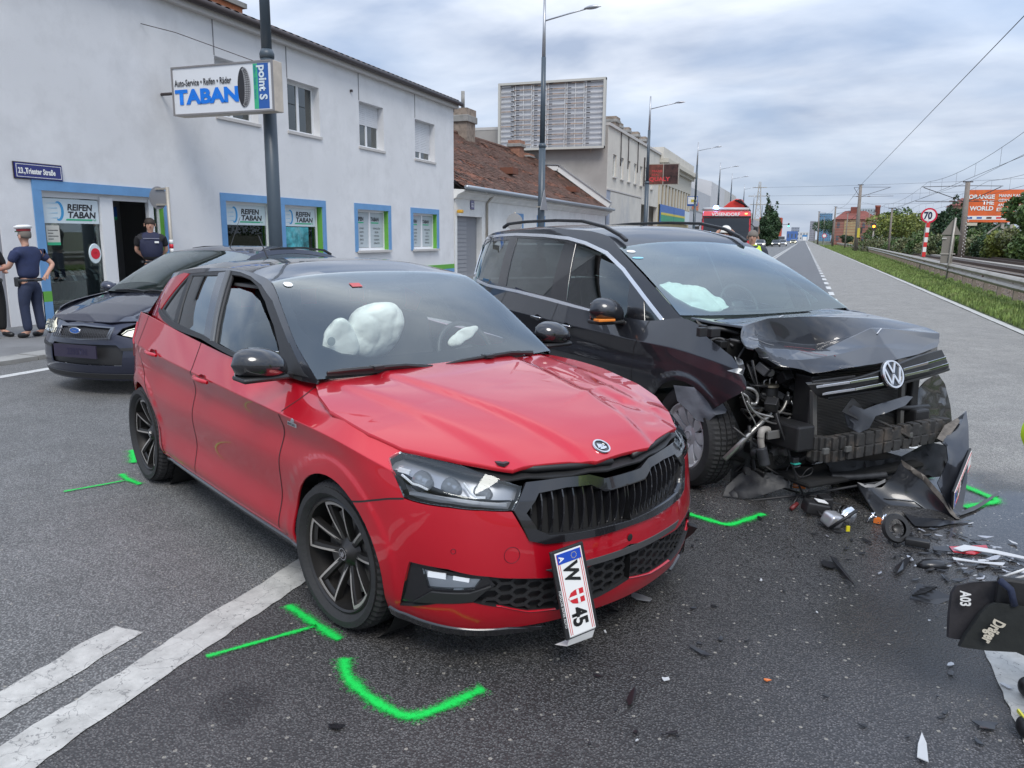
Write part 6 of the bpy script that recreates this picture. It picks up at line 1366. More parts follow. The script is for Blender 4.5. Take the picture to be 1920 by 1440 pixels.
b=MB();b.tube([(.24,-.2,6.27),(.24,17.7,6.27)],.075,10);b.build('gutter',M_gut,shop,True)
b=MB();b.add([(.16,-.25,6.25),(.16,17.7,6.25),(-5.5,17.7,8.35),(-5.5,-.25,8.35)],[(0,1,2,3)]);b.box((-10,-.2,6.0),(-.02,17.6,6.2));b.build('roof',mat('roof_dark',(.07,.05,.045),.8,var=.2,vs_=6),shop)
tm=MB();tm.lathe([(.10,0),(.10,.42)],'x',6,T(rz=pi),arc=pi);tm=MB().add([(x,.13*cos(a),.05+.06*sin(a)+.0)for x in (.0,-.38)for a in np.linspace(0,pi,6)],[(i,i+1,7+i,6+i)for i in range(5)]);tme=tm.mesh('eave_tile');tme.materials.append(mat('tile_dark',(.085,.055,.045),.8,var=.3,vs_=5))
for i in range(64):
 for r0 in range(2):
  o=bpy.data.objects.new('eave_tile',tme);col.objects.link(o);o.parent=shop;o.location=(.22-r0*.33,-.1+i*.277,6.27+r0*.12);o.rotation_euler=(0,.36,0)
ch=MB().box((-5.2,10.2,6.8),(-4.3,11.6,8.32)).build('chimney',mat('orange_brick',(.46,.17,.08),.85,var=.25,vs_=12),shop);MB().box((-5.3,10.1,8.32),(-4.2,11.7,8.46)).build('chimney_cap',M_conc,ch)
MB().cbox((.03,10.64,5.56),(.06,.06,.06)).build('vent_cap',M_gut,shop)
b=MB();b.tube([(.02,3.23,5.53),(.5,3.6,5.42),(2.1,3.85,4.85)],.008,5);b.build('stay_wire',M_gut,shop)
# coloured surrounds
def surround(a,c,e,g,band=.16,base=False):
 A,C_=a-9-.16,c-9+.16;fr=empty('window_surround',(0,0,0));fr.parent=shop
 MB().box((-.0,A,e if base else e-.04),(.022,a-9,g)).build('frame_jamb',M_blue,fr);MB().box((0,c-9,e if base else e-.04),(.022,C_,g)).build('frame_jamb',M_blue,fr);MB().box((0,A,g),(.024,C_,g+.17)).build('frame_head',M_blue,fr)
 MB().box((-.298,c-9-.012,e),(-.002,c-9-.004,g)).build('green_reveal',M_green,fr);return fr
for i,(a,c,e,g)in enumerate(GW):surround(a,c,e,g,base=i == 0)
MB().box((0,-.0+.62,.42),(.028,.78,.60)).build('green_band',M_green,shop);MB().box((0,.62,.0),(.027,.78,.42)).build('blue_plinth',M_blue,shop);MB().box((0,11,.42),(.02,17.5,.58)).build('green_band',M_green,shop);MB().box((0,11,.0),(.018,17.5,.42)).build('blue_plinth',M_blue,shop)
M_ink=mat('ink_dark',(.02,.02,.025),.5);M_ban=mat('banner_white',(.60,.68,.71),.5);M_lblue=mat('print_blue',(.05,.30,.58),.5);M_teal=mat('print_green',(.04,.40,.20),.5);M_pale=mat('print_pale_blue',(.28,.52,.68),.5)
RF=lambda x,y,z:Matrix(((0,0,1,x),(1,0,0,y),(0,1,0,z),(0,0,0,1)))      # print plane on a wall facing +X
def brandbanner(parent,y0,y1,z0,z1,x=.0):
 e=empty('shop_banner',(x,y0,z0));e.parent=parent;W,H=y1-y0,z1-z0;MB().box((-.01,0,0),(0,W,H)).build('sheet',M_ban,e);s=min(H,W*.42)
 cx_=W*.27;b=MB();n=18;V=[]
 for i in range(n+1):
  a=-2.0+4.0*i/n;ro,ri=s*.40,s*(.40-.14*cos(a/2.2)**2);V +=[(.003,cx_+ro*cos(a)*.62,H*.5+ro*sin(a)),(.003,cx_+ri*cos(a)*.55-s*.02,H*.5+ri*sin(a))]
 b.add(V,[(2*i,2*i+2,2*i+3,2*i+1)for i in range(n)]);b.build('tyre_swoosh',M_lblue,e)
 b=MB()
 for k in range(4):b.add([(.0035,cx_-s*(.62-.05*k),H*.5+s*(.30-.2*k)),(.0035,cx_-s*.05,H*.5+s*(.34-.2*k)),(.0035,cx_-s*.05,H*.5+s*(.30-.2*k))],[(0,1,2)])
 b.build('speed_lines',M_pale,e)
 fs=s*.36;text('REIFEN',fs,RF(.004,W*.42,H*.55),M_ink,e,bold=fs*.035,sx=min(1.25,W*.5/(fs*3.4)),shear=.15);text('TABAN',fs,RF(.004,W*.42,H*.24),M_ink,e,bold=fs*.035,sx=min(1.35,W*.5/(fs*3.2)),shear=.15)
 b=MB();b.add([(.004,W*.38,H*.12),(.004,W*.86,H*.12),(.004,W*.88,H*.19),(.004,W*.40,H*.19)],[(0,1,2,3)]);b.build('green_stripe',M_teal,e)
 b=MB();[b.add([(.004,W*.885+j*s*.05,H*.12+i*H*.035),(.004,W*.885+j*s*.05+s*.05,H*.12+i*H*.035),(.004,W*.885+j*s*.05+s*.05,H*.12+(i+1)*H*.035),(.004,W*.885+j*s*.05,H*.12+(i+1)*H*.035)],[(0,1,2,3)])for i in range(2)for j in range(3)if (i+j)% 2];b.build('chequers',M_teal,e)
# shop window 1 and door
M_shopg=glassmat('shop_glass',(.75,.78,.76),1.3)
X1=-.12
b=MB();b.box((X1-.05,.78,.06),(X1+.02,2.10,.14));b.box((X1-.05,.78,2.20),(X1+.02,3.48,2.30));b.box((X1-.06,2.02,.06),(X1+.06,2.30,2.25));b.box((X1-.05,.78,.1),(X1+.02,.84,2.25));b.box((X1-.05,3.18,.06),(X1+.04,3.30,2.25));b.box((X1-.05,3.42,.06),(X1+.02,3.48,2.25));b.build('shopfront_frame',M_pvc,shop)
MB().box((X1-.02,.84,.14),(X1-.01,2.02,2.2)).build('shop_window',M_shopg,shop)
brandbanner(shop,.86,2.00,1.76,2.18,X1+.02)
MB().box((X1-.02,3.30,.14),(X1-.01,3.42,2.2)).build('side_light',M_shopg,shop)
MB().box((X1-2.6,.2,0),(X1-2.55,12,3)).build('shop_interior',mat('shop_back_wall',(.45,.46,.47),.9),shop);MB().box((X1-2.6,4.9,0),(X1-.2,4.95,3)).build('shop_partition',mat('shop_wall',(.20,.20,.20),.9),shop);MB().box((-3,.4,-.02),(-.12,9.5,.04)).build('shop_floor',mat('shop_tiles',(.12,.11,.10),.5),shop)
for k in range(5):
 b=MB();b.lathe([(.20,-.09),(.28,-.11),(.315,-.095),(.32,-.05),(.312,-.048),(.312,-.04),(.32,-.038),(.32,.038),(.312,.04),(.312,.048),(.32,.05),(.315,.095),(.28,.11),(.20,.09)],'y',40,T(X1-.36,.98+k*.235,.62));b.build('display_tyre',M_tyre,shop,True,30)
 for q,dd in ((.35,0),(.85,.03)):
  a=q+.12*(k % 2);V=[]
  for i in range(5):A_=a+.10*i;V +=[(X1-.36+.326*cos(A_),.98+k*.235-.035+dd,.62+.326*sin(A_)),(X1-.36+.326*cos(A_),.98+k*.235+.035+dd,.62+.326*sin(A_))]
  MB().add(V,[(2*i,2*i+1,2*i+3,2*i+2)for i in range(4)]).build('tyre_label',M_ban,shop)
e=empty('round_sticker',(X1+.0,1.86,1.22));e.parent=shop;b=MB();b.lathe([(0,.012),(.15,.012),(.16,0)],'x',32,T()@ Matrix.Diagonal((1,.85,1.15,1)));b.build('white_oval',M_ban,e);b=MB();b.lathe([(0,.016),(.10,.016)],'x',28);b.build('red_disc',mat('sign_red',(.62,.02,.04),.5),e);text('HERE',.035,RF(.018,-.045,.0),mat('dark_red_print',(.25,.01,.01),.5),e)
e=empty('price_poster',(X1,.90,1.38));e.parent=shop;MB().box((0,0,0),(.01,.26,.34)).build('paper',mat('paper',(.55,.54,.48),.8),e);MB().box((.011,0,0),(.013,.26,.05)).build('green_foot',M_teal,e);b=MB();[b.box((.011,.03,.10+.05*k),(.012,.03+.1+.1*(k % 2),.112+.05*k))for k in range(4)];b.build('print_lines',M_ink,e)
e=empty('door_banner',(X1-.8,2.42,1.92));e.parent=shop;MB().box((0,0,0),(.01,.75,.2)).build('blue_strip',mat('sign_blue',(.02,.10,.36),.5),e);MB().box((0.001,0,-.06),(.011,.75,0)).build('green_strip',M_teal,e);text('point S',.19,RF(.013,.08,.03),M_ban,e,bold=.006)
b=MB();[b.box((X1-.9,2.5+k*.0,.7+k*.25),(X1-.88,2.9,.88+k*.25))for k in range(3)];b.build('wall_notices',mat('paper',(.55,.54,.48),.8),shop)
MB().cbox((X1-.5,2.55,.55),(.3,.25,.5)).build('water_crate',mat('print_pale_blue',(.28,.52,.68),.5),shop)
# windows 2 and 3
M_teal2=mat('tyre_print_teal',(.05,.30,.34),.5,var=.9,vs_=3.5,dirt=(.30,.55,.58),ds=2.2)
for i,(a,c,e_,g)in enumerate(GW[1:3]):
 a -= 9;c -= 9;b=MB();b.box((-.20,a,e_),(-.14,a+.05,g));b.box((-.20,c-.09,e_),(-.14,c-.04,g));b.box((-.20,a,g-.06),(-.138,c-.05,g));b.box((-.20,a,e_),(-.138,c-.05,e_+.06));b.build('frame',M_pvc,shop)
 MB().box((-.18,a+.05,e_+.06),(-.17,c-.09,g-.06)).build('shop_window',M_shopg,shop);brandbanner(shop,a+.06,c-.10,g-.52,g-.06,-.165)
 if i:MB().box((-.168,a+.06,e_+.06),(-.164,c-.42,g-.54)).build('printed_film',M_teal2,shop)
 MB().box((-1.3,a-.2,0),(-1.25,c+.2,2.5)).build('shop_interior',M_room,shop)
for i,(a,c,e_,g)in enumerate(GW[3:]):
 w_=win(shop,-.14,a-9,c-9,e_,g,None,1);W=c-a;H=g-e_
 for k in (0,1):
  y=.08+k*(W/2-.03);MB().box((-.018,y,.08),(-.012,y+W/2-.13,H-.08)).build('print_sheet',mat('print_grey',(.42,.47,.49),.5),w_)
  text('REIFEN' if not k else 'TABAN',.155,RF(-.008,y+.03,H*.73),M_ink,w_,bold=.006,sx=.95,shear=.15);MB().box((-.011,y+.05,H*.67),(-.008,y+.5,H*.70)).build('green_stripe',M_teal,w_)
  for j,s in enumerate(('FEINWUCHTEN','FELGEN','MONTAGE','LAGERUNG','REPARATUR')if k else ('SOMMER','WINTER','REIFEN','SERVICE','PKW')):text(s,.075,RF(-.008,y+W*.21,H*.52-j*.11),M_ink,w_,sx=.8,align='CENTER')
# house name plate
e=empty('street_sign',(-12.18,9.33,2.48),0,'dark blue enamel street name plate at the corner of the tyre shop','street sign');MB().box((0,0,0),(.02,.87,.245)).build('plate',mat('enamel_blue',(.012,.018,.16),.25,coat=.5),e)
b=MB();[b.box((.02,a,c),(.023,d,f_))for a,c,d,f_ in ((.02,.018,.85,.026),(.02,.219,.85,.227),(.02,.026,.028,.219),(.842,.026,.85,.219))];b.build('white_border',M_white,e);text('23.,Triester Straße',.125,RF(.024,.05,.078),M_white,e,bold=.005,sx=.72);MB().box((-.01,-.015,-.015),(0,.885,.26)).build('back_frame',M_gut,e)
# projecting light box sign
PY=12.5
def sgn_pt(px,py):return hit(px,py,1,PY)
tl,tr,bl_,br_=sgn_pt(320,127),sgn_pt(505,117),sgn_pt(327,218),sgn_pt(515,210)
e=empty('projecting_shop_sign',(float(bl_[0]),PY,float(bl_[2])),0,'white projecting light box sign reading TABAN on the shop wall','shop sign');W=float(br_[0]-bl_[0])-.0;H=float(tl[2]-bl_[2])
MB().box((0,.01,0),(W,.28,H)).build('case',mat('aged_plastic',(.50,.44,.37),.6,var=.15,vs_=5),e,bevel=.01);MB().box((.02,-.002,.02),(W-.02,.012,H-.02)).build('face',mat('sign_face',(.66,.68,.71),.4),e)
FX=lambda x,z,y=-.014:Matrix(((1,0,0,x),(0,0,-1,y),(0,1,0,z),(0,0,0,1)))
b=MB();[b.box(p,q)for p,q in (((0,-.02,0),(W,.01,.03)),((0,-.02,H-.03),(W,.01,H)),((0,-.02,.03),(.03,.01,H-.03)),((W-.03,-.02,.03),(W,.01,H-.03)))];b.build('rim',mat('rim_grey',(.26,.25,.25),.5,.4),e)
text('Auto-Service • Reifen • Räder',.17,FX(.07,H*.60),M_ink,e,bold=.003,sx=.66);text('TABAN',.36,FX(.08,H*.24),mat('taban_blue',(.0,.17,.68),.4),e,bold=.018,sx=1.28)
b=MB();b.lathe([(.0,0)],'y',3)if False else None
V=[];n=24
for i in range(n+1):
 a=2*pi*i/n;V.append((1.70+.13*cos(a),-.016,H*.50+.36*sin(a)))
MB().add(V[:-1],[tuple(range(n-1,-1,-1))]).build('tyre_picture',M_ink,e);V=[]
for i in range(n+1):
 a=-pi/2+pi*i/n;V +=[(1.72+.14*cos(a),-.018,H*.5+.35*sin(a)),(1.67+.06*cos(a),-.018,H*.5+.31*sin(a))]
MB().add(V,[(2*i,2*i+2,2*i+3,2*i+1)for i in range(n)]).build('tread_picture',mat('tread_grey',(.28,.28,.29),.6),e)
b=MB()
for i in range(2,22):
 a=-pi/2+pi*i/n;b.bar((1.68+.06*cos(a),-.020,H*.5+.31*sin(a)),(1.72+.135*cos(a),-.020,H*.5+.34*sin(a)),.008,.001,(0,1,0))
for k in (.35,.65):
 for i in range(1,23):
  a,a2=-pi/2+pi*i/n,-pi/2+pi*(i+1)/n;b.bar((1.68+k*.04+(.06+.08*k)*cos(a),-.020,H*.5+(.31+.04*k)*sin(a)),(1.68+k*.04+(.06+.08*k)*cos(a2),-.020,H*.5+(.31+.04*k)*sin(a2)),.006,.001,(0,1,0))
b.build('tread_lines',M_ink,e)
MB().box((W-.44,-.006,.05),(W-.34,-.003,H-.05)).build('green_strip',M_teal,e);MB().box((W-.34,-.006,.05),(W-.10,-.003,H-.05)).build('blue_strip',mat('sign_blue',(.02,.10,.36),.5),e)
text('point S',.235,FX(W-.30,H-.08)@ T(rz=-pi/2),M_ban,e,bold=.008,sx=.92);text('Reifen • Räder • Service',.07,FX(W-.42,H-.08)@ T(rz=-pi/2),mat('sign_blue',(.02,.10,.36),.5),e,sx=.88)
b=MB();b.tube([(-.42,.14,H*.5),(.02,.14,H*.5)],.03,8);b.build('wall_bracket',M_gut,e)
# round sign seen from behind on a post
e=empty('sign_post',(-11.60,12.0,.12),0,'grey post with a round sign seen from behind beside the shop door','traffic sign');MB().tube([(0,0,0),(0,0,2.36)],.035,10).build('post',M_galv,e,True)
b=MB();b.lathe([(0,-.01),(.215,-.01),(.22,0),(.215,.01),(0,.01)],'y',32,T(-.27,.03,2.16));b.build('sign_disc',mat('sign_back',(.27,.27,.28),.5,.3),e);b=MB();[b.bar((.02,0,z),(-.3,0,z),.02,.035)for z in (2.33,2.03)];b.build('clamp',M_galv,e)
for k in range(4):MB().tube([(0,0,1.02+k*.085),(0,0,1.02+(k+1)*.085)],.04,10).build('band',mat('sign_red',(.62,.02,.04),.5)if k % 2 == 0 else M_white,e,True)
# ---------------------------------------------------------------- grey side wall round the corner
b=MB();b.box((-30,9.0,-.1),(-12.215,9.2,6.2));o=b.build('side_gable',mat('side_wall_grey',(.26,.26,.28),.9,var=.12,vs_=2),shop);o.location=(12.2,-9.05,0)
# ---------------------------------------------------------------- low white house with a tiled roof
low_h=empty('tiled_house',(-12.2,26.6,0),0,'low white house with an old brown tiled roof and grey metal gate','house')
M_wht=mat('white_render',(.72,.72,.70),.9,var=.08,vs_=1.5,bump=.3,bs=40,dirt=(.56,.56,.54),ds=.6)
wallX('wall',0,0,23.3,-.1,3.0,[(.2,2.6,0,2.35),(6.4,7.3,1.3,2.45),(9.6,10.6,1.3,2.45)],M_wht,low_h)
MB().box((-.28,.2,0),(-.22,1.55,2.35)).build('gate_leaf',mat('gate_grey',(.22,.23,.25),.5),low_h);MB().box((-.30,1.57,0),(-.24,2.6,2.35)).build('gate_leaf',mat('gate_grey',(.22,.23,.25),.5),low_h)
for k in range(14):MB().box((-.219,.22,.08+k*.16),(-.210,1.53,.20+k*.16)).build('gate_slat',mat('gate_slat_grey',(.27,.28,.30),.5),low_h)
for y in (6.4,9.6):
 w_=win(low_h,-.15,y,y+.95,1.3,2.45,'dark',1);b=MB();b.box((.0,y-.12,2.45),(.03,y+1.1,2.62));b.box((0,y-.12,1.25),(.03,y,2.45));b.box((0,y+.97,1.25),(.03,y+1.1,2.45));b.build('blue_surround',M_blue,low_h)
b=MB();b.add([(0,-.1,2.95),(.10,-.1,3.0),(.16,-.1,3.1),(.42,-.1,3.22),(.42,-.1,3.28),(0,-.1,3.3)]+[(0,23.5,2.95),(.10,23.5,3.0),(.16,23.5,3.1),(.42,23.5,3.22),(.42,23.5,3.28),(0,23.5,3.3)],[(i,6+i,7+i,i+1)for i in range(5)]+[(0,1,2,3,4,5)[::-1],tuple(range(6,12))]);b.build('eaves_cornice',M_wht,low_h)
b=MB();b.tube([(.50,-.1,3.36),(.50,23.6,3.36)],.085,10);b.build('gutter',mat('zinc_gutter',(.36,.39,.42),.35,.7),low_h,True)
bm_=MB();n=22
for k in range(n):MB().box((.10,k*1.06,3.20),(.46,k*1.06+1.0,3.245)).build('eaves_slab',mat('eaves_stone',(.40,.38,.34),.9,var=.2,vs_=3),low_h)
b=MB();b.tube([(.06,3.0,0),(.06,3.0,2.9),(.35,3.0,3.25)],.05,8);b.build('downpipe',M_galv,low_h,True)
# roof tiles: real overlapping courses, joined
sl_a=atan2(6.75-3.35,5.3);Lr=math.hypot(6.75-3.35,5.3);R_=random.Random(5)
mts=[mat('tile_a',(.115,.060,.042),.9,var=.5,vs_=2.5,dirt=(.07,.06,.045),ds=.9),mat('tile_b',(.20,.080,.046),.9,var=.4,vs_=3)]
for mi in range(2):
 b=MB();tw,tl_=.19,.17;rows_=int(Lr/tl_)
 for r in range(rows_):
  for c in range(int(23.3/tw)):
   y=c*tw+(tw/2 if r % 2 else 0)
   f=r*tl_/Lr;xr=.35-f*5.3;zr_=3.38+f*(6.75-3.35)-.05*sin(f*pi)+.03*sin(y*.8+r*.1)
   if y > 23.3-max(0,(f-.0))*0:continue
   isb=(sin(y*1.3+r*.5)+sin(y*.37-r*.9)+R_.uniform(-1.3,1.3)> 1.55)or (y < 3.5 and R_.random()< .35)
   if isb != bool(mi):continue
   dx_,dz_=-cos(sl_a),sin(sl_a);t_=R_.uniform(-.008,.012);h_=.028+t_
   p0=(xr+.01,zr_+h_);p1=(xr+dx_*tl_*1.5,zr_+dz_*tl_*1.5+.004);j=R_.uniform(-.012,.012)
   V=[(p0[0],y+.008,p0[1]),(p0[0]-.0+.02,y+tw*.5,p0[1]-.004),(p0[0],y+tw-.008,p0[1]+j),(p1[0],y+tw-.008,p1[1]),(p1[0],y+.008,p1[1]),(p0[0],y+.008,p0[1]-.03),(p0[0]+.02,y+tw*.5,p0[1]-.034),(p0[0],y+tw-.008,p0[1]-.03+j)]
   b.add(V,[(0,1,2,3,4),(5,6,1,0),(6,7,2,1)])
 o=b.build('roof_tiles',mts[mi],low_h);o['kind']='stuff'
b=MB();b.add([(.30,0,3.33),(.30,23.3,3.33),(-4.95,23.3,6.7),(-4.95,0,6.7)],[(0,1,2,3)]);b.add([(-4.95,0,6.7),(-4.95,23.3,6.7),(-10,23.3,3.5),(-10,0,3.5)],[(0,1,2,3)]);b.build('roof_deck',M_gut,low_h)
b=MB();b.tube([(-4.95,0,6.78),(-4.95,23.3,6.78)],.12,8);b.build('ridge_tiles',mts[0],low_h)
def chimney(parent,x,y,z0,z1,w_,d_,m_,pot=0):
 e=empty('chimney',(x,y,z0));e.parent=parent;h_=z1-z0;MB().box((-w_/2,-d_/2,0),(w_/2,d_/2,h_)).build('stack',m_,e);MB().box((-w_/2-.1,-d_/2-.1,h_*.72),(w_/2+.1,d_/2+.1,h_*.86)).build('cap',M_conc,e,bevel=.03);MB().box((-w_/2-.04,-d_/2-.04,h_*.86),(w_/2+.04,d_/2+.04,h_)).build('crown',m_,e)
 if pot:MB().tube([(0,0,h_),(0,0,h_+pot)],.10,8).build('flue',M_conc,e,True)
M_chim=mat('sooty_brick',(.26,.21,.17),.95,var=.5,vs_=4,dirt=(.09,.08,.07),ds=2)
chimney(low_h,-4.8,11.5,5.6,8.0,.9,1.1,M_chim,.9);M_ch2=mat('red_brick',(.30,.15,.10),.95,var=.4,vs_=5,dirt=(.35,.30,.24),ds=2);chimney(low_h,-4.6,19.0,5.9,7.3,.7,.8,M_ch2);chimney(low_h,-4.6,20.9,5.9,6.7,.6,.9,M_ch2)
for (y,f)in ((9.2,.35),(18.5,.25)):
 xr,zr_=.35-f*5.3,3.38+f*3.4;b=MB();b.box((xr-.3,y,zr_),(xr+.35,y+.75,zr_+.30));b.build('roof_hatch',mat('rust_hatch',(.16,.06,.035),.8),low_h)
b=MB();b.bar((.3,23.25,3.6),(-3.2,23.25,6.0),.3,.35);b.bar((-3.2,23.25,6.0),(-6.0,23.25,6.15),.3,.3);b.build('parapet',M_wht,low_h);b=MB();b.bar((.4,23.25,3.80),(-3.2,23.25,6.22),.42,.04);b.bar((-3.2,23.25,6.22),(-6.0,23.25,6.34),.42,.04);b.build('parapet_flashing',mat('zinc_sheet',(.50,.52,.54),.35,.7),low_h)
e=empty('house_number',(-12.18,28.0,2.62),0,'small blue house number plate above the grey gate','number plate');MB().box((0,0,0),(.015,.34,.34)).build('plate',mat('enamel_blue',(.012,.018,.16),.25,coat=.5),e);text('32',.22,RF(.017,.04,.09),M_white,e,bold=.005)
e=empty('wall_lamp',(-12.15,26.75,2.5),0,'small yellow wall lamp at the joint of the two houses','wall lamp');MB().cbox((.1,0,0),(.2,.2,.12)).build('lamp_body',mat('amber_plastic',(.6,.33,.03),.4),e,bevel=.03)
for (px,py,Y,D,lab)in ((1,1,28.9,.6,0),):
 e=empty('round_sign',(-10.9,29.5,.12),0,'grey round sign seen from behind in front of the metal gate','traffic sign');MB().tube([(0,0,0),(0,0,2.45)],.04,8).build('post',M_galv,e,True);b=MB();b.lathe([(0,-.01),(.34,-.01),(.34,.01),(0,.01)],'y',28,T(0,-.04,2.05));b.build('sign_disc',mat('sign_back_pale',(.42,.42,.42),.5,.3),e)
# ---------------------------------------------------------------- beige block with the big hoarding frame
blk=empty('beige_block',(-12.2,50,0),0,'tall beige commercial block with five narrow windows and chimney stacks behind the hoarding','building')
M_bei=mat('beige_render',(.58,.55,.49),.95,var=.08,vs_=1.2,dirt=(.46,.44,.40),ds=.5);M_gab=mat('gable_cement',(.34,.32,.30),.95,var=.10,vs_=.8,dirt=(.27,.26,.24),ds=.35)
nw=[(1.6+i*2.25,2.55+i*2.25,5.55,7.0)for i in range(7)]
wallX('wall',0,0,19.0,-.1,8.6,nw+[(11.6,18.6,0,4.2)],M_bei,blk)
for a,c,e_,g in nw:win(blk,-.12,a,c,e_,g,'curtain',0)
MB().box((0,1.0,0),(.05,11.2,4.55)).build('painted_panel',mat('panel_grey',(.54,.52,.475),.9,var=.1,vs_=.7,dirt=(.30,.32,.35),ds=.25),blk);MB().box((0,0,0),(.03,1.0,4.6)).build('grey_strip',mat('panel_blue_grey',(.30,.33,.39),.9),blk)
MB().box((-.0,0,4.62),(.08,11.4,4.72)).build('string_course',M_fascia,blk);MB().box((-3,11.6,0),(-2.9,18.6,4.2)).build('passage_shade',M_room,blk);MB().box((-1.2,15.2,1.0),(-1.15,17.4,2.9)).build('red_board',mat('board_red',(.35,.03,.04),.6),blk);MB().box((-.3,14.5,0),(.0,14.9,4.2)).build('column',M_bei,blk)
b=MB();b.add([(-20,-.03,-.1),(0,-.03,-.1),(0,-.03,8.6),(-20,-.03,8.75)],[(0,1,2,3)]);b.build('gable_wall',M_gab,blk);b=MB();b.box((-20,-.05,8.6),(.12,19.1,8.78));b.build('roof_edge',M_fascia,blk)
for y in (3.6,6.0,9.4):MB().tube([(.05,y,8.6),(.06,y,7.4),(.04,y+.05,6.4)],.035,6).build('downpipe',M_gut,blk,True)
for (y,z1,w_)in ((5.6,9.9,1.2),(7.6,9.75,.8),(10.4,9.8,.8),(13.8,9.9,.8),(17.0,9.9,.8)):chimney(blk,-1.2,y,8.5,z1,w_*.8,w_,M_chim)
bb=empty('hoarding_frame',(-12.3,49.5,0),0,'large empty advertising hoarding of rusty slats mounted on the beige gable','billboard');HX0,HX1,HZ0,HZ1=-19.5,-12.3,7.15,11.4
o_=-12.3;b=MB();[b.box((p[0]-o_,-.15,p[1]),(q[0]-o_,.15,q[1]))for p,q in (((HX0,HZ0),(HX1,HZ0+.14)),((HX0,HZ1-.14),(HX1,HZ1)))];[b.box((p-o_,-.16,HZ0),(p+.14-o_,.16,HZ1))for p in (HX0,HX1-.14)];b.build('outer_frame',mat('frame_pale',(.50,.49,.45),.6),bb)
MB().box((HX0+.1-o_,.05,HZ0+.1),(HX1-.1-o_,.1,HZ1-.1)).build('back_sheet',mat('sheet_grey',(.46,.47,.50),.6,var=.07,vs_=1),bb)
M_sl=mat('slat_white',(.58,.58,.58),.6,var=.15,vs_=2);M_slr=mat('slat_rusty',(.36,.25,.18),.8,var=.4,vs_=2)
xs_=[HX0+.14,HX0+1.05,HX0+2.3,HX0+3.3,HX0+4.55,HX0+5.8,HX1-.14];R_=random.Random(9)
for i in range(6):
 for k in range(13):
  z=HZ0+.28+k*.31+(.04 if i % 2 else 0)+.02*sin(i*2);MB().box((xs_[i]+.04-o_,-.06,z),(xs_[i+1]-.02-o_,-.02,z+.045)).build('slat',M_slr if (R_.random()<(.1 if i in (0,5)else .6))else M_sl,bb)
  if k % 1 == 0:MB().cbox((xs_[i]+(.85 if i == 0 else .3)-o_,-.07,z+.02),(.22,.05,.05)).build('slat_clip',M_gut,bb)
for i in range(1,6):
 for d in (-.05,.10):MB().box((xs_[i]+d-o_,-.04,HZ0+.12),(xs_[i]+d+.04-o_,0,HZ1-.12)).build('upright',M_sl,bb)
for x in (HX0+1.7,HX0+5.2):MB().box((x-o_,-.05,HZ0+.12),(x+.05-o_,-.03,HZ1-.12)).build('upright',M_sl,bb)
b=MB();[b.bar((x-o_,.1,HZ0+1),(x-o_,.5,HZ0-.2),.08)for x in (HX0+1,HX1-1)];b.build('wall_struts',M_galv,bb)
ps=empty('poster_board',(-10.65,62,5.66),0,'dark red and black double poster board projecting over the pavement','billboard');MB().box((-1.2,.0,0),(1.2,.2,1.6)).build('case',M_galv,ps)
for k in (0,1):MB().box((-1.14+k*1.17,-.012,.06),(-.03+k*1.17,0,1.54)).build('poster',mat('poster_dark',(.16,.05,.035),.5,var=.8,vs_=2.2,dirt=(.025,.012,.012),ds=1.1)if not k else mat('poster_black',(.05,.02,.018),.5,var=.9,vs_=2.5,dirt=(.012,.01,.01),ds=1.2),ps)
FXp=lambda x,z:Matrix(((1,0,0,x),(0,0,-1,-.016),(0,1,0,z),(0,0,0,1)))
text('QUALY',.42,FXp(-1.08,.30),mat('poster_red',(.62,.05,.06),.5),ps,bold=.012,sx=1.15);text('MARK',.26,FXp(-.9,.95),mat('poster_red',(.62,.05,.06),.5),ps,sx=1.2);text('REAL',.22,FXp(-.9,.70),mat('poster_red',(.62,.05,.06),.5),ps,sx=1.2)
b=MB();b.box((-1.55,.02,-.1),(-1.45,.12,2.1));b.bar((-1.5,.07,.3),(-1.2,.07,.3),.06);b.bar((-1.5,.07,1.3),(-1.2,.07,1.3),.06);b.build('bracket',M_gut,ps)
# ---------------------------------------------------------------- ochre building with pilasters
oc=empty('ochre_building',(-12.2,69.1,0),0,'ochre building with white pilasters and a heavy cornice','building');M_och=mat('ochre_render',(.50,.40,.22),.95,var=.1,vs_=1);M_cr=mat('cream_trim',(.52,.49,.42),.9)
MB().box((-9,0,-.1),(0,19.5,8.2)).build('wall',M_och,oc);MB().box((-.2,-.1,8.0),(.75,19.8,8.35)).build('cornice',M_cr,oc);MB().box((-.2,0,7.7),(.4,19.7,8.0)).build('cornice_bed',M_cr,oc);MB().box((-9,-.02,8.35),(.3,19.6,9.3)).build('parapet',M_bei,oc);MB().box((0,0,6.3),(.12,19.5,7.7)).build('frieze',M_cr,oc)
for k in range(11):MB().box((0,.2+k*1.85,4.5),(.10,.95+k*1.85,6.3)).build('pilaster',M_cr,oc);MB().box((0.0,1.15+k*1.85,4.6),(.03,1.75+k*1.85,6.2)).build('window',mat('window_ochre',(.22,.14,.06),.5),oc)
for k in range(20):MB().box((0,.2+k*.97,0),(.05,.6+k*.97,2.6)).build('pilaster',M_cr,oc)
for k in range(2):
 e=empty('advert_panel',(.12,.3+k*7.4,3.0));e.parent=oc;MB().box((0,0,0),(.1,7.2,1.5)).build('board',mat('ad_blue',(.06,.15,.42),.5),e);MB().box((.1,0,.05),(.12,7.2,.65)).build('green_field',mat('ad_green',(.04,.30,.16),.5),e);MB().box((.12,0,.62),(.13,7.2,.82)).build('yellow_band',mat('ad_yellow',(.6,.5,.06),.5),e)
MB().box((.12,15.3,3.0),(.2,18.6,4.4)).build('white_advert',M_ban,oc)
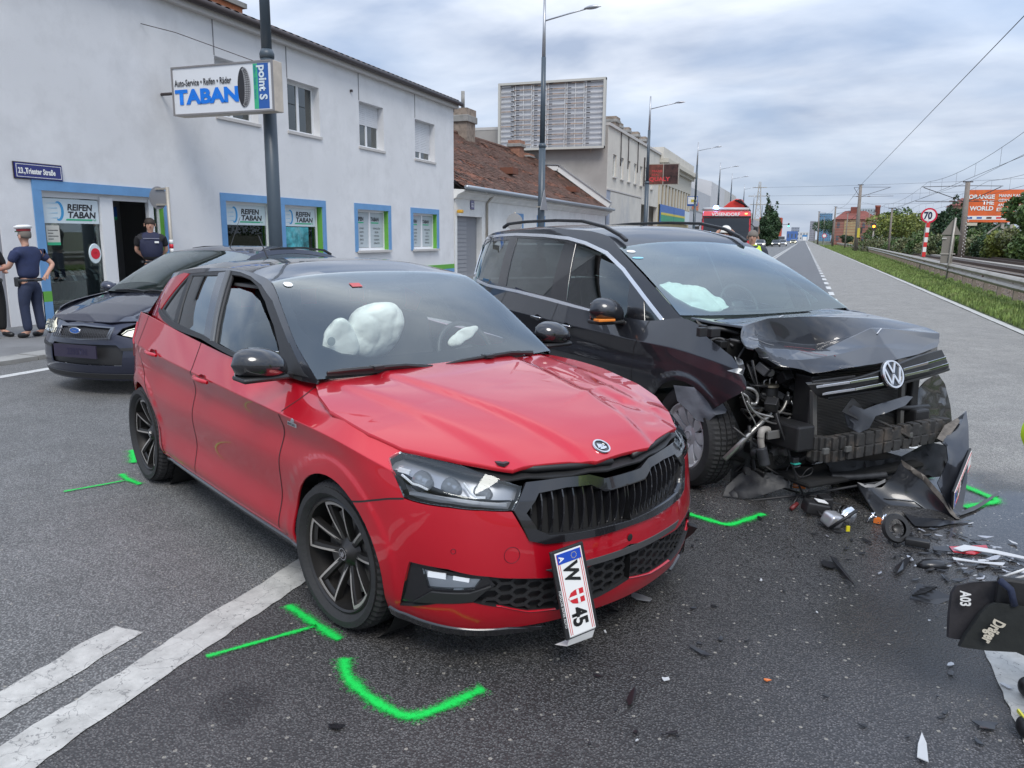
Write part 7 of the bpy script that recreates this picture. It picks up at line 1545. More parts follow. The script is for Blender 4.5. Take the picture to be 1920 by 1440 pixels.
# grey hall and further buildings
hall=empty('grey_hall',(-13,90,0),0,'grey metal clad hall with orange lettering beyond the ochre building','building');M_hall=mat('grey_cladding',(.44,.45,.47),.7,var=.05,vs_=.4)
b=MB();b.add([(0,0,0),(-14,0,0),(-14,0,9.3),(-4,0,9.3),(0,0,7.5),(0,26,0),(0,26,7.5),(-14,26,0),(-14,26,9.3),(-4,26,9.3)],[(0,1,2,3,4)[::-1],(0,5,6,4),(4,6,9,3),(3,9,8,2),(5,7,8,9,6)]);b.build('wall',M_hall,hall)
MB().box((.0,0,4.9),(.05,26,5.0)).build('cladding_joint',M_galv,hall);text('anbau',2.0,RF(.06,6.5,5.1),mat('orange_letters',(.75,.18,.03),.5),hall,bold=.05,sx=1.3)
for k,(y0,y1,x,z,nm)in enumerate(((118,138,-13.2,11.3,'white'),(140,165,-13.5,11.5,'pale'),(175,215,-13.0,8.0,'cream'),(225,300,-14,7.0,'grey'),(310,420,-14,9.0,'beige'))):
 h2=empty('commercial_building',(x,y0,0),0,['white gabled building with sloping glass roof beyond the grey hall','pale rendered building half way down the street','low cream wall building behind the fire engine','grey low building far along the left side of the street','beige building farthest along the left side of the street'][k],'building')
 c_=[(.55,.55,.56),(.50,.49,.47),(.48,.44,.38),(.40,.40,.42),(.45,.41,.36)][k];mm=mat('far_wall_'+nm,c_,.9,var=.06,vs_=.3);L_=y1-y0
 b=MB();b.add([(0,0,0),(-12,0,0),(-12,0,z-.5),(-6,0,z),(0,0,z-1.6 if k < 2 else z),(0,L_,0),(0,L_,z-1.6 if k < 2 else z),(-12,L_,0),(-12,L_,z-.5),(-6,L_,z)],[(0,1,2,3,4)[::-1],(0,5,6,4),(4,6,9,3),(3,9,8,2)]);b.build('wall',mm,h2)
 for j in range(int(L_/5)):MB().box((.0,1.5+j*5,3.2),(.06,3.6+j*5,5.0)).build('window',mat('far_glass',(.10,.12,.14),.2),h2)
 if k < 2:MB().box((-6,2,z-.3),(-5,3.5,z+1.4)).build('chimney',mm,h2)
ps2=empty('blue_framed_sign',(-10.05,75,4.55),0,'blue framed square sign with a small yellow emblem on a lamp post','sign');b=MB();b.box((-.48,0,0),(.48,.05,.9));b.build('frame',mat('sign_blue',(.02,.10,.36),.5),ps2);MB().box((-.42,-.01,.06),(.42,0,.84)).build('panel',M_white,ps2);MB().box((-.12,-.02,.35),(.12,-.01,.6)).build('emblem',mat('ad_yellow',(.6,.5,.06),.5),ps2);MB().box((-.42,-.02,.06),(.42,-.01,.18)).build('blue_caption',mat('sign_blue',(.02,.10,.36),.5),ps2)
# ---------------------------------------------------------------- street lamps
M_post=mat('lamp_post_blue_grey',(.055,.075,.095),.4,var=.1,vs_=2);M_pzinc=mat('lamp_post_zinc',(.42,.43,.45),.4,.6)
def lamp(X,Y,label,arm=True,Ht=10.1):
 e=empty('street_lamp',(X,Y,0),0,label,'street lamp','street lamps along the left kerb')
 MB().tube([(0,0,0),(0,0,2.0),(0,0,4.9)],[.135,.13,.125],20).build('lower_post',M_post,e,True);MB().tube([(0,0,4.9),(0,0,4.98),(0,0,5.06)],[.135,.14,.105],20).build('joint_collar',M_post,e,True);MB().tube([(0,0,5.06),(0,0,8.1)],[.10,.085],16).build('middle_post',M_post,e,True);MB().tube([(0,0,8.1),(0,0,Ht)],[.07,.045],12).build('upper_post',M_pzinc,e,True)
 MB().tube([(0,0,Ht-.75),(.9,0,Ht-.58),(1.55,0,Ht-.47)],.028,8).build('arm',M_pzinc,e,True)
 b=MB();rows_=[]
 for i in range(9):
  f=i/8;w_=.13*sin(pi*min(1,f*1.05+.06))**.6;rows_ +=[(1.5+.62*f,w_*cos(a),Ht-.46+.03*f+(.09 if sin(a)> 0 else .05)*sin(a)*sin(pi*(.1+.85*f)))for a in np.linspace(0,2*pi,9)[:-1]]
 b.add(rows_,[(8*i+j,8*i+(j+1)% 8,8*i+8+(j+1)% 8,8*i+8+j)for i in range(8)for j in range(8)]);b.build('lamp_head',M_pzinc,e,True)
 return e
labs=['nearest lamp post standing behind the projecting TABAN sign','tall lamp post in front of the tiled roof, with a curved arm','lamp post beside the dark red poster board','lamp post beside the blue framed square sign','slim lamp post in front of the white gabled building','lamp post just left of the crane on the fire engine','distant lamp post right above the fire engine crane','far lamp post beside the poplar tree','farthest visible lamp post down the left side']
for (X,Y),lb in zip(((-9.86,12.95),(-9.5,28.6),(-9.45,49.3),(-9.6,73.5),(-9.6,93.5),(-9.6,109),(-9.6,132),(-9.6,158),(-9.6,190)),labs):lamp(X,Y,lb)
e=empty('triangle_sign',(-9.35,28.45,2.6),0,'small warning triangle seen from behind clamped on the lamp post','traffic sign');b=MB();b.poly([(-.45,0),(.45,0),(0,.75)],.02,Matrix(((0,0,1,0),(1,0,0,0),(0,1,0,0),(0,0,0,1))));b.build('plate',mat('sign_back',(.27,.27,.28),.5,.3),e);MB().box((-.3,-.02,.1),(.0,.02,.14)).build('clamp',M_galv,e)
# ================================================================ dark blue car behind
OP=(-6.68,6.44,-1.545)
M_navy=metallic('navy_paint',(.016,.019,.040),rough=.42,met=.5)
foc=car_root('dark_blue_hatchback',OP,'dark blue hatchback with clear headlights facing the viewer behind the red car')
base=[(-3.48,0),(-3.45,.42),(-3.33,.68),(-3.05,.82),(-2.64,.88),(-2.1,.905),(-1.5,.91),(-.95,.912),(-.45,.91),(0,.905),(.30,.875),(.52,.80),(.68,.67),(.79,.45),(.85,.22),(.87,0)]
zz_=[(.25,.34,.46,.60,.74,.86,.98)]*9+[(.22,.32,.44,.56,.68,.80,.93),(.20,.30,.42,.54,.64,.74,.88),(.18,.28,.40,.52,.62,.70,.83),(.17,.27,.38,.50,.60,.68,.79),(.17,.27,.37,.49,.59,.67,.765),(.17,.27,.37,.49,.59,.67,.755),(.17,.27,.37,.49,.59,.67,.755)]
ii_=[(.07,.02,.02,0,.0,.01,.07)]*10+[(.06,.015,0,0,.01,.03,.09),(.05,.01,0,.005,.03,.05,.12),(.045,.01,0,.01,.04,.07,.14),(.04,.01,0,.01,.03,.06,.13),(.04,.01,0,.01,.025,.05,.12),(.04,.01,0,.01,.025,.05,.12)]
oring=flared(mkring(base,zz_,ii_,(),OP),(0,-2.64),.31,.40,.010)
ok=dict(du=.15,dv=.15,both=True)
Oy=lambda x,z:ring_xz(oring,x,z);OA=arch(oring,0,.31,.35,radians(-20),radians(196),18);OB=arch(oring,-2.64,.31,.35,radians(-15),radians(196),18)
k0=len(OA)//4
panel('side_body',oring,[(5,6),(8.5,6),(10.6,6),(10.9,4.6),(10.3,3.8),OA[2]]+OA[3:]+[(7.6,0),(5.2,0)],M_navy,foc,**ok)
panel('rear_body',oring,[(0,6),(5,6),(5.2,0)]+OB[::1][::-1][::-1]+[(2.4,0),(0,0)],M_navy,foc,**ok)
lampo=[(10.7,5.85),(11.6,5.75),(12.8,5.2),(13.0,4.75),(12.5,4.35),(11.5,4.1),(10.7,4.5)]
panel('front_bumper',oring,[OA[2],(10.3,3.8),(11.3,3.95),(12.6,4.2),(13.2,4.7),(13.0,5.4),(12.4,5.8),(13,6),(15,6),(15,5.6),(13.5,5.4),(13.6,4.3),(15,4.1),(15,3.5),(13.2,3.5),(12.9,2.9),(13,1.6),(15,1.6),(15,0),(10.2,0)]+OA[:2][::-1],M_navy,foc,join=True,du=.15,dv=.15)
panel('grille',oring,[(13.5,5.4),(15,5.6),(15,4.1),(13.6,4.3)],M_blk,foc,off=-.02,join=True,rim=0,du=.3,dv=.3);panel('grille_surround',oring,[(13.35,5.5),(15,5.75),(15,5.6),(13.5,5.4),(13.6,4.3),(15,4.1),(15,3.92),(13.45,4.12)],mat('satin_grey',(.16,.17,.19),.3,.7),foc,off=.008,join=True,du=.15,dv=.15)
b=MB()
for k in range(-16,17):
 for s in (1,-1):
  y0=k*.03;p=[(y0,.60),(y0+s*.06,.70)]
  if abs(p[0][0])< .38 and abs(p[1][0])< .40:b.bar((.862-.22*p[0][0]**2,p[0][0],p[0][1]),(.850-.22*p[1][0]**2,p[1][0],p[1][1]),.004,.004)
b.build('grille_mesh',mat('mesh_grey',(.05,.05,.055),.5),foc)
panel('lower_intake',oring,[(13.2,3.5),(15,3.5),(15,1.6),(13,1.6),(12.9,2.9)],M_blk,foc,off=-.03,join=True,rim=0,du=.3,dv=.3)
panel('bumper_strip',oring,[(11.0,3.3),(13.0,3.2),(13.0,2.95),(11.0,3.0)],M_blk,foc,off=.01,**ok);panel('lip',oring,[(10.4,.75),(15,.75),(15,.25),(10.4,.25)],M_blk,foc,off=.012,join=True,du=.3,dv=.3)
panel('headlight_bowl',oring,lampo,mat('bowl_bright',(.85,.80,.66),.3,.1,emit=.35),foc,off=-.03,rim=0,**ok);panel('headlight_lens',oring,lampo,M_lens,foc,off=.004,**ok)
for (u,v)in ((11.2,4.9),(12.1,4.75)):
 p=oring.P(u,v)[0];
 for sg in (1,-1):MB().lathe([(0,-.03),(.03,-.02),(.05,.0),(.055,.02)],'x',16,T(p[0]-.02,sg*p[1],p[2])).build('reflector_cup',M_chrome,foc,True)
e=empty('front_badge',(.885,0,.685));e.parent=foc;b=MB();b.lathe([(0,.004),(.062,.004),(.07,0)],'x',28,Matrix.Diagonal((1,1,.42,1)));b.build('oval',mat('sign_blue',(.02,.10,.36),.5),e);MB().lathe([(.060,.006),(.068,.008),(.072,0)],'x',28,Matrix.Diagonal((1,1,.44,1))).build('chrome_rim',M_chrome,e,True);text('Ford',.03,RF(.008,-.034,-.009),M_chrome,e,shear=.3)
oh=Sheet(lambda u,v:np.stack([u,v,np.interp(u,[-.6,-.3,0,.3,.6,.8],[1.02,.995,.955,.90,.82,.745])-.055*(np.abs(v)/.75)**2.3*np.clip((u+1)/1.3,.4,1)+.008/(1+np.exp((np.abs(v)-.42)/.02))],1),(-.7,.9),(-.85,.85),OP)
panel('bonnet',oh,[(-.30,-.74),(.1,-.79),(.40,-.74),(.62,-.56),(.74,-.30),(.76,0),(.74,.30),(.62,.56),(.40,.74),(.1,.79),(-.30,.74),(-.36,0)],M_navy,foc,du=.05,dv=.05)
yb3=lambda x:np.interp(x,[-3.4,-2.9,-2.3,-1.2,-.5,-.2],[.62,.74,.80,.82,.79,.74]);zr3=spline1([-3.2,-2.9,-2.3,-1.7,-1.25,-1.05,-.6,-.25],[1.30,1.37,1.45,1.47,1.44,1.40,1.18,.99])
og=Sheet(lambda u,v:np.stack([u,-(yb3(u)-(v-.96)*.40),v],1),(-3.3,-.2),(.9,1.5),OP)
tp=[(float(x),float(zr3(x)))for x in np.linspace(-.25,-3.1,26)];gl2=[(-.55,1.0)]+[(float(x),float(zr3(x))-.05)for x in np.linspace(-.62,-2.9,18)]+[(-2.9,1.12),(-2.0,1.02),(-1.2,1.0)]
panel('pillars',og,[(-.25,.97)]+tp+[(-3.1,1.0),(-2.0,.96)],M_navy,foc,holes=[gl2],both=True,du=.08,dv=.06);panel('side_glass',og,gl2,M_tg,foc,off=-.01,rim=0,both=True,du=.2,dv=.2)
def or_(u,v):x=(-1.05-.08*(1-v**2))+((-3.1-.1*(1-v**2))-(-1.05-.08*(1-v**2)))*u;return np.stack([x,v*(yb3(x)-(zr3(x)-.96)*.40),zr3(x)+.04*(1-np.abs(v)**3)+.002],1)
osr=Sheet(or_,(0,1),(-1,1),OP);panel('roof',osr,frr,M_navy,foc,du=.05,dv=.1,sign=-1)
def ow(u,v):t=or_(np.zeros_like(v),v);B_=np.stack([-.25+.04*(1-v**2),v*.735,.992+0*v],1);P=B_*(1-u[:,None])+t*u[:,None];P[:,2]+= .035*np.sin(pi*np.clip(u,0,1))*(1-.5*v**2);return P
ows=Sheet(ow,(0,1),(-1,1),OP);panel('windscreen',ows,frr,M_ws2,foc,du=.08,dv=.08,rim=0,sign=-1);panel('screen_frit',ows,frr,M_gblk,foc,holes=[smoothpoly([(.04,-.95),(.03,0),(.04,.95),(.97,.95),(.97,-.95)],2)],off=-.004,sign=-1,rim=0,du=.1,dv=.1)
MB().box((-3.2,-.72,.3),(-.35,.72,.95)).build('cabin_floor',M_dark,foc)
for sg in (1,-1):seat(foc,-1.3,sg*.38,.55)
for a,b_ in (((205,548),(255,552)),((258,551),(300,549))):wiper(a,b_,foc,ows)
for x,sg in ((0,-1),(0,1),(-2.64,-1),(-2.64,1)):wheel(foc,(x,sg*.78,.31),.31,.20,.205,5,0,sg > 0,M_alu)
b=MB();b.tube([(-1.35,.10,1.49),(-1.55,.12,1.88)],[.006,.002],6);b.build('aerial',M_blk,foc)
for sg in (1,-1):
 b=MB();P=[(-1.5,sg*.58,1.47),(-1.7,sg*.58,1.49),(-2.2,sg*.58,1.49),(-2.7,sg*.57,1.45),(-2.9,sg*.55,1.39)];[b.bar(P[i],P[i+1],.03,.025)for i in range(4)];b.build('roof_rail',M_blk,foc)
mirror(foc,(-.50,.98,1.02),(.16,.2,.13),M_navy,M_blk)
e=empty('front_plate',(.905,0,.475));e.parent=foc;MB().cbox((0,0,0),(.012,.54,.13)).build('plate',mat('blurred_plate',(.028,.022,.045),.5),e);text('2393TN',.095,RF(.008,-.10,-.035),mat('blurred_ink',(.015,.012,.04),.5),e,sx=.8,bold=.002)
foc.scale=(1,1,.965)
# ================================================================ fire engine
M_fred=mat('fire_red',(.55,.02,.03),.3,coat=.6)
fe=empty('fire_engine',(-3.80,41.5,0),-radians(84),'red fire engine with blue beacon and folded crane facing the viewer','fire engine')
# local: x forward (towards the viewer), y left
b=MB();W2=1.24;P=[(0.0,-W2),(0,W2)]
cab=MB();cab.add([(0,-W2,.55),(0,W2,.55),(0,W2,1.5),(0,-W2,1.5),(-.12,-W2*.96,2.72),(-.12,W2*.96,2.72),(-.3,-W2*.94,2.98),(-.3,W2*.94,2.98),(-2.3,-W2*.96,3.0),(-2.3,W2*.96,3.0),(-2.3,-W2,.55),(-2.3,W2,.55)],[(0,1,2,3),(4,5,7,6),(6,7,9,8),(10,0,3,4,6,8)[::-1],(1,11,9,7,5,2)[::-1],(3,2,5,4)]);cab.build('cab',M_fred,fe,bevel=.03)
MB().add([(.012,-W2*.93,1.52),(.012,W2*.93,1.52),(-.105,W2*.90,2.64),(-.105,-W2*.90,2.64)],[(0,1,2,3)]).build('windscreen',M_tg2,fe);b=MB();b.bar((.0,-W2*.95,2.70),(.0-.1,W2*.95,2.70),.1,.08);b.build('sun_visor',M_blk,fe)
MB().box((.0,-1.2,.45),(.12,1.2,.85)).build('front_bumper',M_white,fe,bevel=.03);MB().box((.0,-.8,.95),(.03,.8,1.4)).build('front_grille',M_blk,fe)
for sg in (1,-1):MB().cbox((.10,sg*.95,.68),(.06,.3,.2)).build('headlight',M_led,fe,bevel=.02);MB().cbox((.05,sg*1.45,1.95),(.14,.22,.55)).build('mirror',M_blk,fe,bevel=.04);MB().bar((.0,sg*1.2,2.35),(.05,sg*1.45,2.15),.04).build('mirror_arm',M_blk,fe);MB().lathe([(.25,-.15),(.5,-.14),(.52,0),(.5,.14),(.25,.15)],'y',24,T(-.9,sg*1.08,.52)).build('wheel',M_tyre,fe,True);MB().box((-2.0,sg*1.235-.01,1.6),(-.5,sg*1.235+.01,2.6)).build('side_window',M_tg2,fe)
MB().box((-8.5,-1.25,.7),(-2.4,1.25,2.95)).build('body',M_fred,fe,bevel=.03);MB().box((-8.4,-1.28,2.95),(-2.4,-1.0,3.2)).build('roof_locker',mat('locker_grey',(.40,.38,.35),.6),fe)
b=MB();b.tube([(-.6,1.1,3.1),(-.5,.3,3.1),(-.5,-1.0,3.1),(-.9,-1.2,3.1)],.08,8);b.build('roof_tube',mat('tube_grey',(.45,.47,.47),.4),fe,True)
text('VÖSENDORF',.24,Matrix(((0,0,1,-.14),(-1,0,0,.55),(0,1,0,2.75),(0,0,0,1)))@ T(ry=0)if False else Matrix(((0,0,1,-.10),(1,0,0,-.75),(0,1,0,2.74),(0,0,0,1))),M_white,fe,bold=.006,sx=1.0)
M_beac=bpy.data.materials.new('blue_beacon');M_beac.use_nodes=True;q_=M_beac.node_tree.nodes['Principled BSDF'];q_.inputs['Base Color'].default_value=(.1,.2,1,1);q_.inputs['Emission Color'].default_value=(.25,.45,1,1);q_.inputs['Emission Strength'].default_value=14
MB().lathe([(0,.16),(.10,.14),(.14,0),(0,0)],'z',16,T(-.45,-.55,3.12)).build('blue_beacon',M_beac,fe,True);MB().cbox((-.13,.95,2.86),(.03,.12,.05)).build('amber_marker',mat('amber_glow',(1,.5,.1),.4,emit=3),fe)
M_crane=mat('crane_red',(.50,.035,.02),.4);b=MB();b.add([(x,y,z)for x in (-2.9,-2.5)for y,z in ((-.35,3.0),(-.2,3.25),(.15,3.55),(.5,3.72),(.8,3.68),(.95,3.45),(.9,3.1),(.3,3.0))],[tuple(range(8)),tuple(range(15,7,-1))]+[(i,8+i,8+(i+1)% 8,(i+1)% 8)for i in range(8)]);b.build('crane_arm',M_crane,fe,bevel=.05);b=MB();b.bar((-2.7,1.0,1.5),(-2.7,1.0,3.3),.35,.35);b.build('crane_column',M_crane,fe);b=MB()
for k in range(6):b.tube([(-2.4,.4+.08*k,3.6-.03*k),(-2.35,.7+.08*k,3.66-.08*k),(-2.4,.95+.06*k,3.3-.05*k)],.04,6)
b.build('crane_hoses',M_hose,fe,True)
# traffic far down the road (shared small car)
def small_car(X,Y,c,label,van=False,lights=True,heading=-pi/2,cat='car'):
 e=empty('van' if van else 'parked_car',(X,Y,0),heading,label,'van' if van else cat,'queue of cars down the left lane');m_=mat('traffic_paint_'+str(c),c,.3,coat=.6);h=2.3 if van else 1.45
 if not van:S=[(.0,.3,.86,.55),(.05,.62,.84,.80),(-.9,.85,.86,.85),(-1.6,1.38,.62,0),(-2.9,1.42,.60,0),(-3.9,1.0,.78,0),(-4.2,.9,.78,0),(-4.25,.35,.84,0)]
 pts=[(0,.3),(.02,.68),(-.95,.92),(-1.65,h-.03),(-2.9,h),(-3.8,1.05 if not van else h-.05),(-4.2,.95 if not van else h-.3),(-4.25,.3)]
 wd=lambda z:.88 if z < .95 else (.88-(z-.95)*(.5 if not van else .12))
 b=MB();b.add([(x,s*wd(z),z)for x,z in pts for s in (-1,1)],[(2*i,2*i+1,2*i+3,2*i+2)for i in range(7)]+[tuple(2*i for i in range(7,-1,-1)),tuple(2*i+1 for i in range(8))]);b.build('body',m_,e,bevel=.04)
 MB().add([(-.95+.02,s*.74,.95)for s in (-1,1)]+[(-1.60,s*.60*(1.25 if van else 1),h-.08)for s in (-1,1)],[(0,1,3,2)]).build('windscreen',mat('dark_glass',(.03,.035,.04),.08),e).location=(.03,0,.02)
 for s in (-1,1):
  MB().cbox((.03,s*.66,.66),(.05,.28,.13)).build('headlight',mat('lamp_on',(1,.95,.8),.3,emit=2.2)if lights else M_led,e);
  for x in (-.8,-3.3):MB().lathe([(0,-.1),(.31,-.1),(.31,.1),(0,.1)],'y',14,T(x,s*.78,.31)).build('wheel',M_tyre,e)
 MB().cbox((.03,0,.52),(.03,1.0,.2)).build('grille',M_blk,e);return e
small_car(-7.6,150,(.30,.30,.31),'silver car with its headlights on, nearest in the waiting queue');small_car(-5.5,172,(.10,.11,.12),'dark car with headlights behind the nearest silver car');small_car(-4.5,186,(.40,.41,.42),'light car with headlights beside the pale truck');small_car(-3.4,270,(.35,.33,.2),'yellowish car far down the oncoming lane');small_car(-3.6,330,(.5,.5,.5),'tiny white car far down the oncoming lane');small_car(-8.0,200,(.45,.46,.48),'white car hidden deep in the waiting queue')
small_car(-5.6,215,(.45,.45,.46),'white van with tall front in the waiting queue',van=True)
e=empty('blue_truck',(.2,560,0),-pi/2,'blue lorry far away in the middle of the road','truck');MB().box((-8,-1.6,.8),(0,1.6,4.4)).build('box_body',mat('truck_blue',(.05,.20,.42),.5),e);MB().box((0,-1.3,.8),(2,1.3,3.2)).build('cab',M_white,e)
# ================================================================ people
def skin(name,J,E_,m,parent,sub=2):
 names=list(J);me=bpy.data.meshes.new(name);me.from_pydata([J[k][0]for k in names],[(names.index(a),names.index(b_))for a,b_ in E_],[]);o=mkobj(name,me,m,parent)
 md=o.modifiers.new('skin','SKIN');
 for i,k in enumerate(names):
  r=J[k][1];me.skin_vertices[0].data[i].radius=(r,r)if not isinstance(r,tuple)else r;me.skin_vertices[0].data[i].use_root=i == 0
 md.use_smooth_shade=True;s_=o.modifiers.new('s','SUBSURF');s_.levels=s_.render_levels=sub;return o
M_skin=mat('skin_tone',(.50,.28,.20),.55,var=.05,vs_=20);M_hair=mat('dark_hair',(.03,.02,.015),.7);M_hair2=mat('grey_hair',(.16,.14,.12),.8)
def person(loc,rz,H,label,arms,top,trousers,shoes,hair=M_hair,sleeves='short',hat=None,vest=None,legs=None,wide=1.,gender='m',group=None):
 """faces +x locally; arms = ((elbow, hand) left, (elbow, hand) right) in metres for H=1.78"""
 e=empty('person',loc,rz,label,'person',group);s=H/1.78;e.scale=(s,s,s);w_=wide
 lg=legs or ((0.02,.12),(-.02,-.12))
 J={'pelvis':((0,0,.95),(.125*w_,.16*w_)),'waist':((0,0,1.10),(.115*w_,.145*w_)),'chest':((.0,0,1.30),(.125*w_,.175*w_)),'sh':((-.01,0,1.44),(.085,.13)),'collar':((0,0,1.485),.06),'neck':((.0,0,1.53),.055),'jaw':((.025,0,1.59),.066),'head':((.01,0,1.67),.092),'crown':((0,0,1.735),.070)}
 E_=[('pelvis','waist'),('waist','chest'),('chest','sh'),('sh','collar'),('collar','neck'),('neck','jaw'),('jaw','head'),('head','crown')]
 for sd_,sg,(el,ha),lx in (('l',1,arms[0],lg[0]),('r',-1,arms[1],lg[1])):
  d=(Vector(ha)-Vector(el)).normalized()
  J.update({sd_+'s':((-.01,sg*.19*w_,1.42),.068),sd_+'e':(el,.044),sd_+'w':(tuple(Vector(ha)-d*.06),.030),sd_+'h':(ha,(.022,.040)),sd_+'k':(((lx[0])*.6+.02,lx[1],.52),.062),sd_+'t':((0,sg*.095*w_,.86),.098*w_),sd_+'a':((lx[0]-.02,lx[1],.10),.042),sd_+'f':((lx[0]+.13,lx[1]*1.1,.045),.038)})
  E_ +=[('sh',sd_+'s'),(sd_+'s',sd_+'e'),(sd_+'e',sd_+'w'),(sd_+'w',sd_+'h'),('pelvis',sd_+'t'),(sd_+'t',sd_+'k'),(sd_+'k',sd_+'a'),(sd_+'a',sd_+'f')]
  x_=Vector((d.z,d.x,d.y)).cross(d).normalized()
  for q in range(4):nm=sd_+'g%d' % q;J[nm]=(tuple(Vector(ha)+d*(.075-.006*abs(q-1.5))+x_*(q-1.5)*.019),.0085);E_.append((sd_+'h',nm))
  J[sd_+'th']=(tuple(Vector(ha)+d*.02+x_*.05),.010);E_.append((sd_+'w',sd_+'th'))
 JB=dict(J);JB.update({k:(J[k][0],tuple(a*.6 for a in J[k][1]))for k in ('pelvis','waist','chest','sh')});JB['ls']=(J['ls'][0],.05);JB['lt']=(J['lt'][0],.055);JB['rt']=(J['rt'][0],.055);JB['lk']=(J['lk'][0],.05);JB['rk']=(J['rk'][0],.05);JB['rs']=(J['rs'][0],.05);skin('body',JB,E_,M_skin,e)
 def sub(nm,keys,m_,g=.012,mod=None,ee=[]):
  K={}
  for k in keys:
   p,r=J[k];r=tuple(a+g for a in r)if isinstance(r,tuple)else r+g;K[k]=(p,r)
  if mod:K.update(mod)
  skin(nm,K,[(a,b_)for a,b_ in E_ if a in K and b_ in K]+ee,m_,e)
 def cut(a,b_,f):return tuple(Vector(J[a][0])*(1-f)+Vector(J[b_][0])*f)
 armk=['ls','rs']+(['le','re','lw','rw']if sleeves == 'long' else (['le','re']if sleeves == 'short' else []))
 md={'le':(cut('ls','le',.72),.070),'re':(cut('rs','re',.72),.070)}if sleeves == 'short' else ({'lw':(J['lw'][0],.045),'rw':(J['rw'][0],.045),'le':(J['le'][0],.06),'re':(J['re'][0],.06)}if sleeves == 'long' else None)
 md=dict(md or {});md['pelvis']=((0,0,.955),(.128*w_,.165*w_));md['collar']=((0,0,1.49),.066)
 sub('shirt',['pelvis','waist','chest','sh','collar']+armk,top,.020,md)
 sub('trousers',['waist','pelvis','lt','lk','la','rt','rk','ra'],trousers,.016,{'waist':((0,0,1.03),(.115*w_,.15*w_)),'pelvis':((0,0,.93),(.145*w_,.180*w_)),'la':(J['la'][0],.072),'ra':(J['ra'][0],.072)})
 for sd_ in 'lr':p,f_=Vector(J[sd_+'a'][0]),Vector(J[sd_+'f'][0]);skin('shoe',{'a':((p.x,p.y,.07),.055),'f':((f_.x,f_.y,.04),.048),'t':((f_.x+.06,f_.y,.035),.035)},[('a','f'),('f','t')],shoes,e)
 MB().lathe([(1,-.022),(1.03,0),(1,.022)],'z',28,T(0,0,.955)@ Matrix.Diagonal((.152*w_,.186*w_,1,1))).build('belt',M_gblk,e,True)
 if hair:
  hp_=MB();hp_.lathe([(.001,.085),(.05,.078),(.088,.035),(.100,-.02),(.096,-.055),(.085,-.06)],'z',20,T(-.012,0,1.705,ry=-.28));hp_.build('hair',hair,e,True)
 b=MB();b.cbox((.108,0,1.648),(.03,.022,.045));b.build('nose',M_skin,e,bevel=.008);b=MB();
 for y in (.034,-.034):MB().cbox((.094,y,1.675),(.012,.026,.010)).build('eye',M_hair,e,bevel=.003);MB().cbox((-.0,y*2.85,1.655),(.04,.016,.06)).build('ear',M_skin,e,bevel=.007)
 MB().cbox((.096,0,1.610),(.012,.045,.008)).build('mouth',mat('lip',(.35,.12,.10),.6),e,bevel=.003)
 if vest:sub('vest',['waist','chest','sh','ls','rs'],vest,.034,{'sh':((-.01,0,1.43),(.125,.165)),'waist':((0,0,.95),(.17*w_,.205*w_)),'ls':((-.01,.15*w_,1.44),.095),'rs':((-.01,-.15*w_,1.44),.095)})
 return e
M_pol=mat('police_navy',(.022,.032,.085),.85,var=.2,vs_=9,bump=.5,bs=18);M_polt=mat('police_trousers',(.02,.028,.06),.85,var=.2,vs_=7,bump=.6,bs=14);M_shoe=mat('black_shoe',(.012,.012,.013),.4)
hang=lambda sg:((-.02,sg*.27,1.16),(.04,sg*.28,.92))
pc=person((-10.72,8.26,.05),radians(188),1.60,'police officer in navy uniform and white peaked cap, hand on his back',(((.10,.27,1.17),(.36,.16,1.13)),((-.16,-.36,1.20),(-.17,-.16,1.0))),M_pol,M_polt,M_shoe,M_hair2,wide=1.12)
b=MB();b.lathe([(.001,.06),(.08,.065),(.135,.045),(.13,.02),(.10,.0)],'z',28,T(.01,0,1.775,ry=.08));b.build('cap_crown',M_white,pc,True);MB().lathe([(.102,.0),(.104,.035)],'z',28,T(.005,0,1.742,ry=.05)).build('cap_band',mat('cap_red',(.22,.015,.02),.7),pc,True);b=MB();b.add([(.09+.05*(1 if k in (2,3)else 0),y,1.745-.02*(1 if k in (2,3)else 0))for k,y in ((0,-.08),(1,.08),(2,.05),(3,-.05))],[(0,3,2,1)]);b.build('cap_peak',M_gblk,pc)
b=MB();b.bar((.0,-.185,.90),(.02,-.178,.52),.035,.006,(0,1,0));b.bar((.02,-.178,.52),(-.03,-.195,.12),.035,.006,(0,1,0));b.build('trouser_stripe',mat('stripe_grey',(.30,.31,.36),.8),pc)
MB().cbox((.02,-.27,1.30),(.06,.01,.08)).build('arm_badge',mat('badge_gold',(.45,.38,.15),.6),pc,bevel=.004);MB().cbox((.05,.18,.93),(.09,.07,.16)).build('holster',M_gblk,pc,bevel=.02);MB().cbox((.02,-.20,.70),(.05,.02,.07)).build('blue_pouch',mat('pouch_blue',(.02,.12,.45),.6),pc,bevel=.006)
wo=person((-11.20,8.02,.05),radians(10),1.58,'woman in a pink top and black cardigan at the left edge of the picture',(((.05,.25,1.18),(.20,.12,1.10)),((.05,-.25,1.18),(.22,-.12,1.08))),mat('pink_top',(.62,.08,.16),.8,bump=.3,bs=12),mat('black_leggings',(.012,.012,.014),.8),M_shoe,mat('light_hair',(.35,.22,.10),.7),sleeves='none')
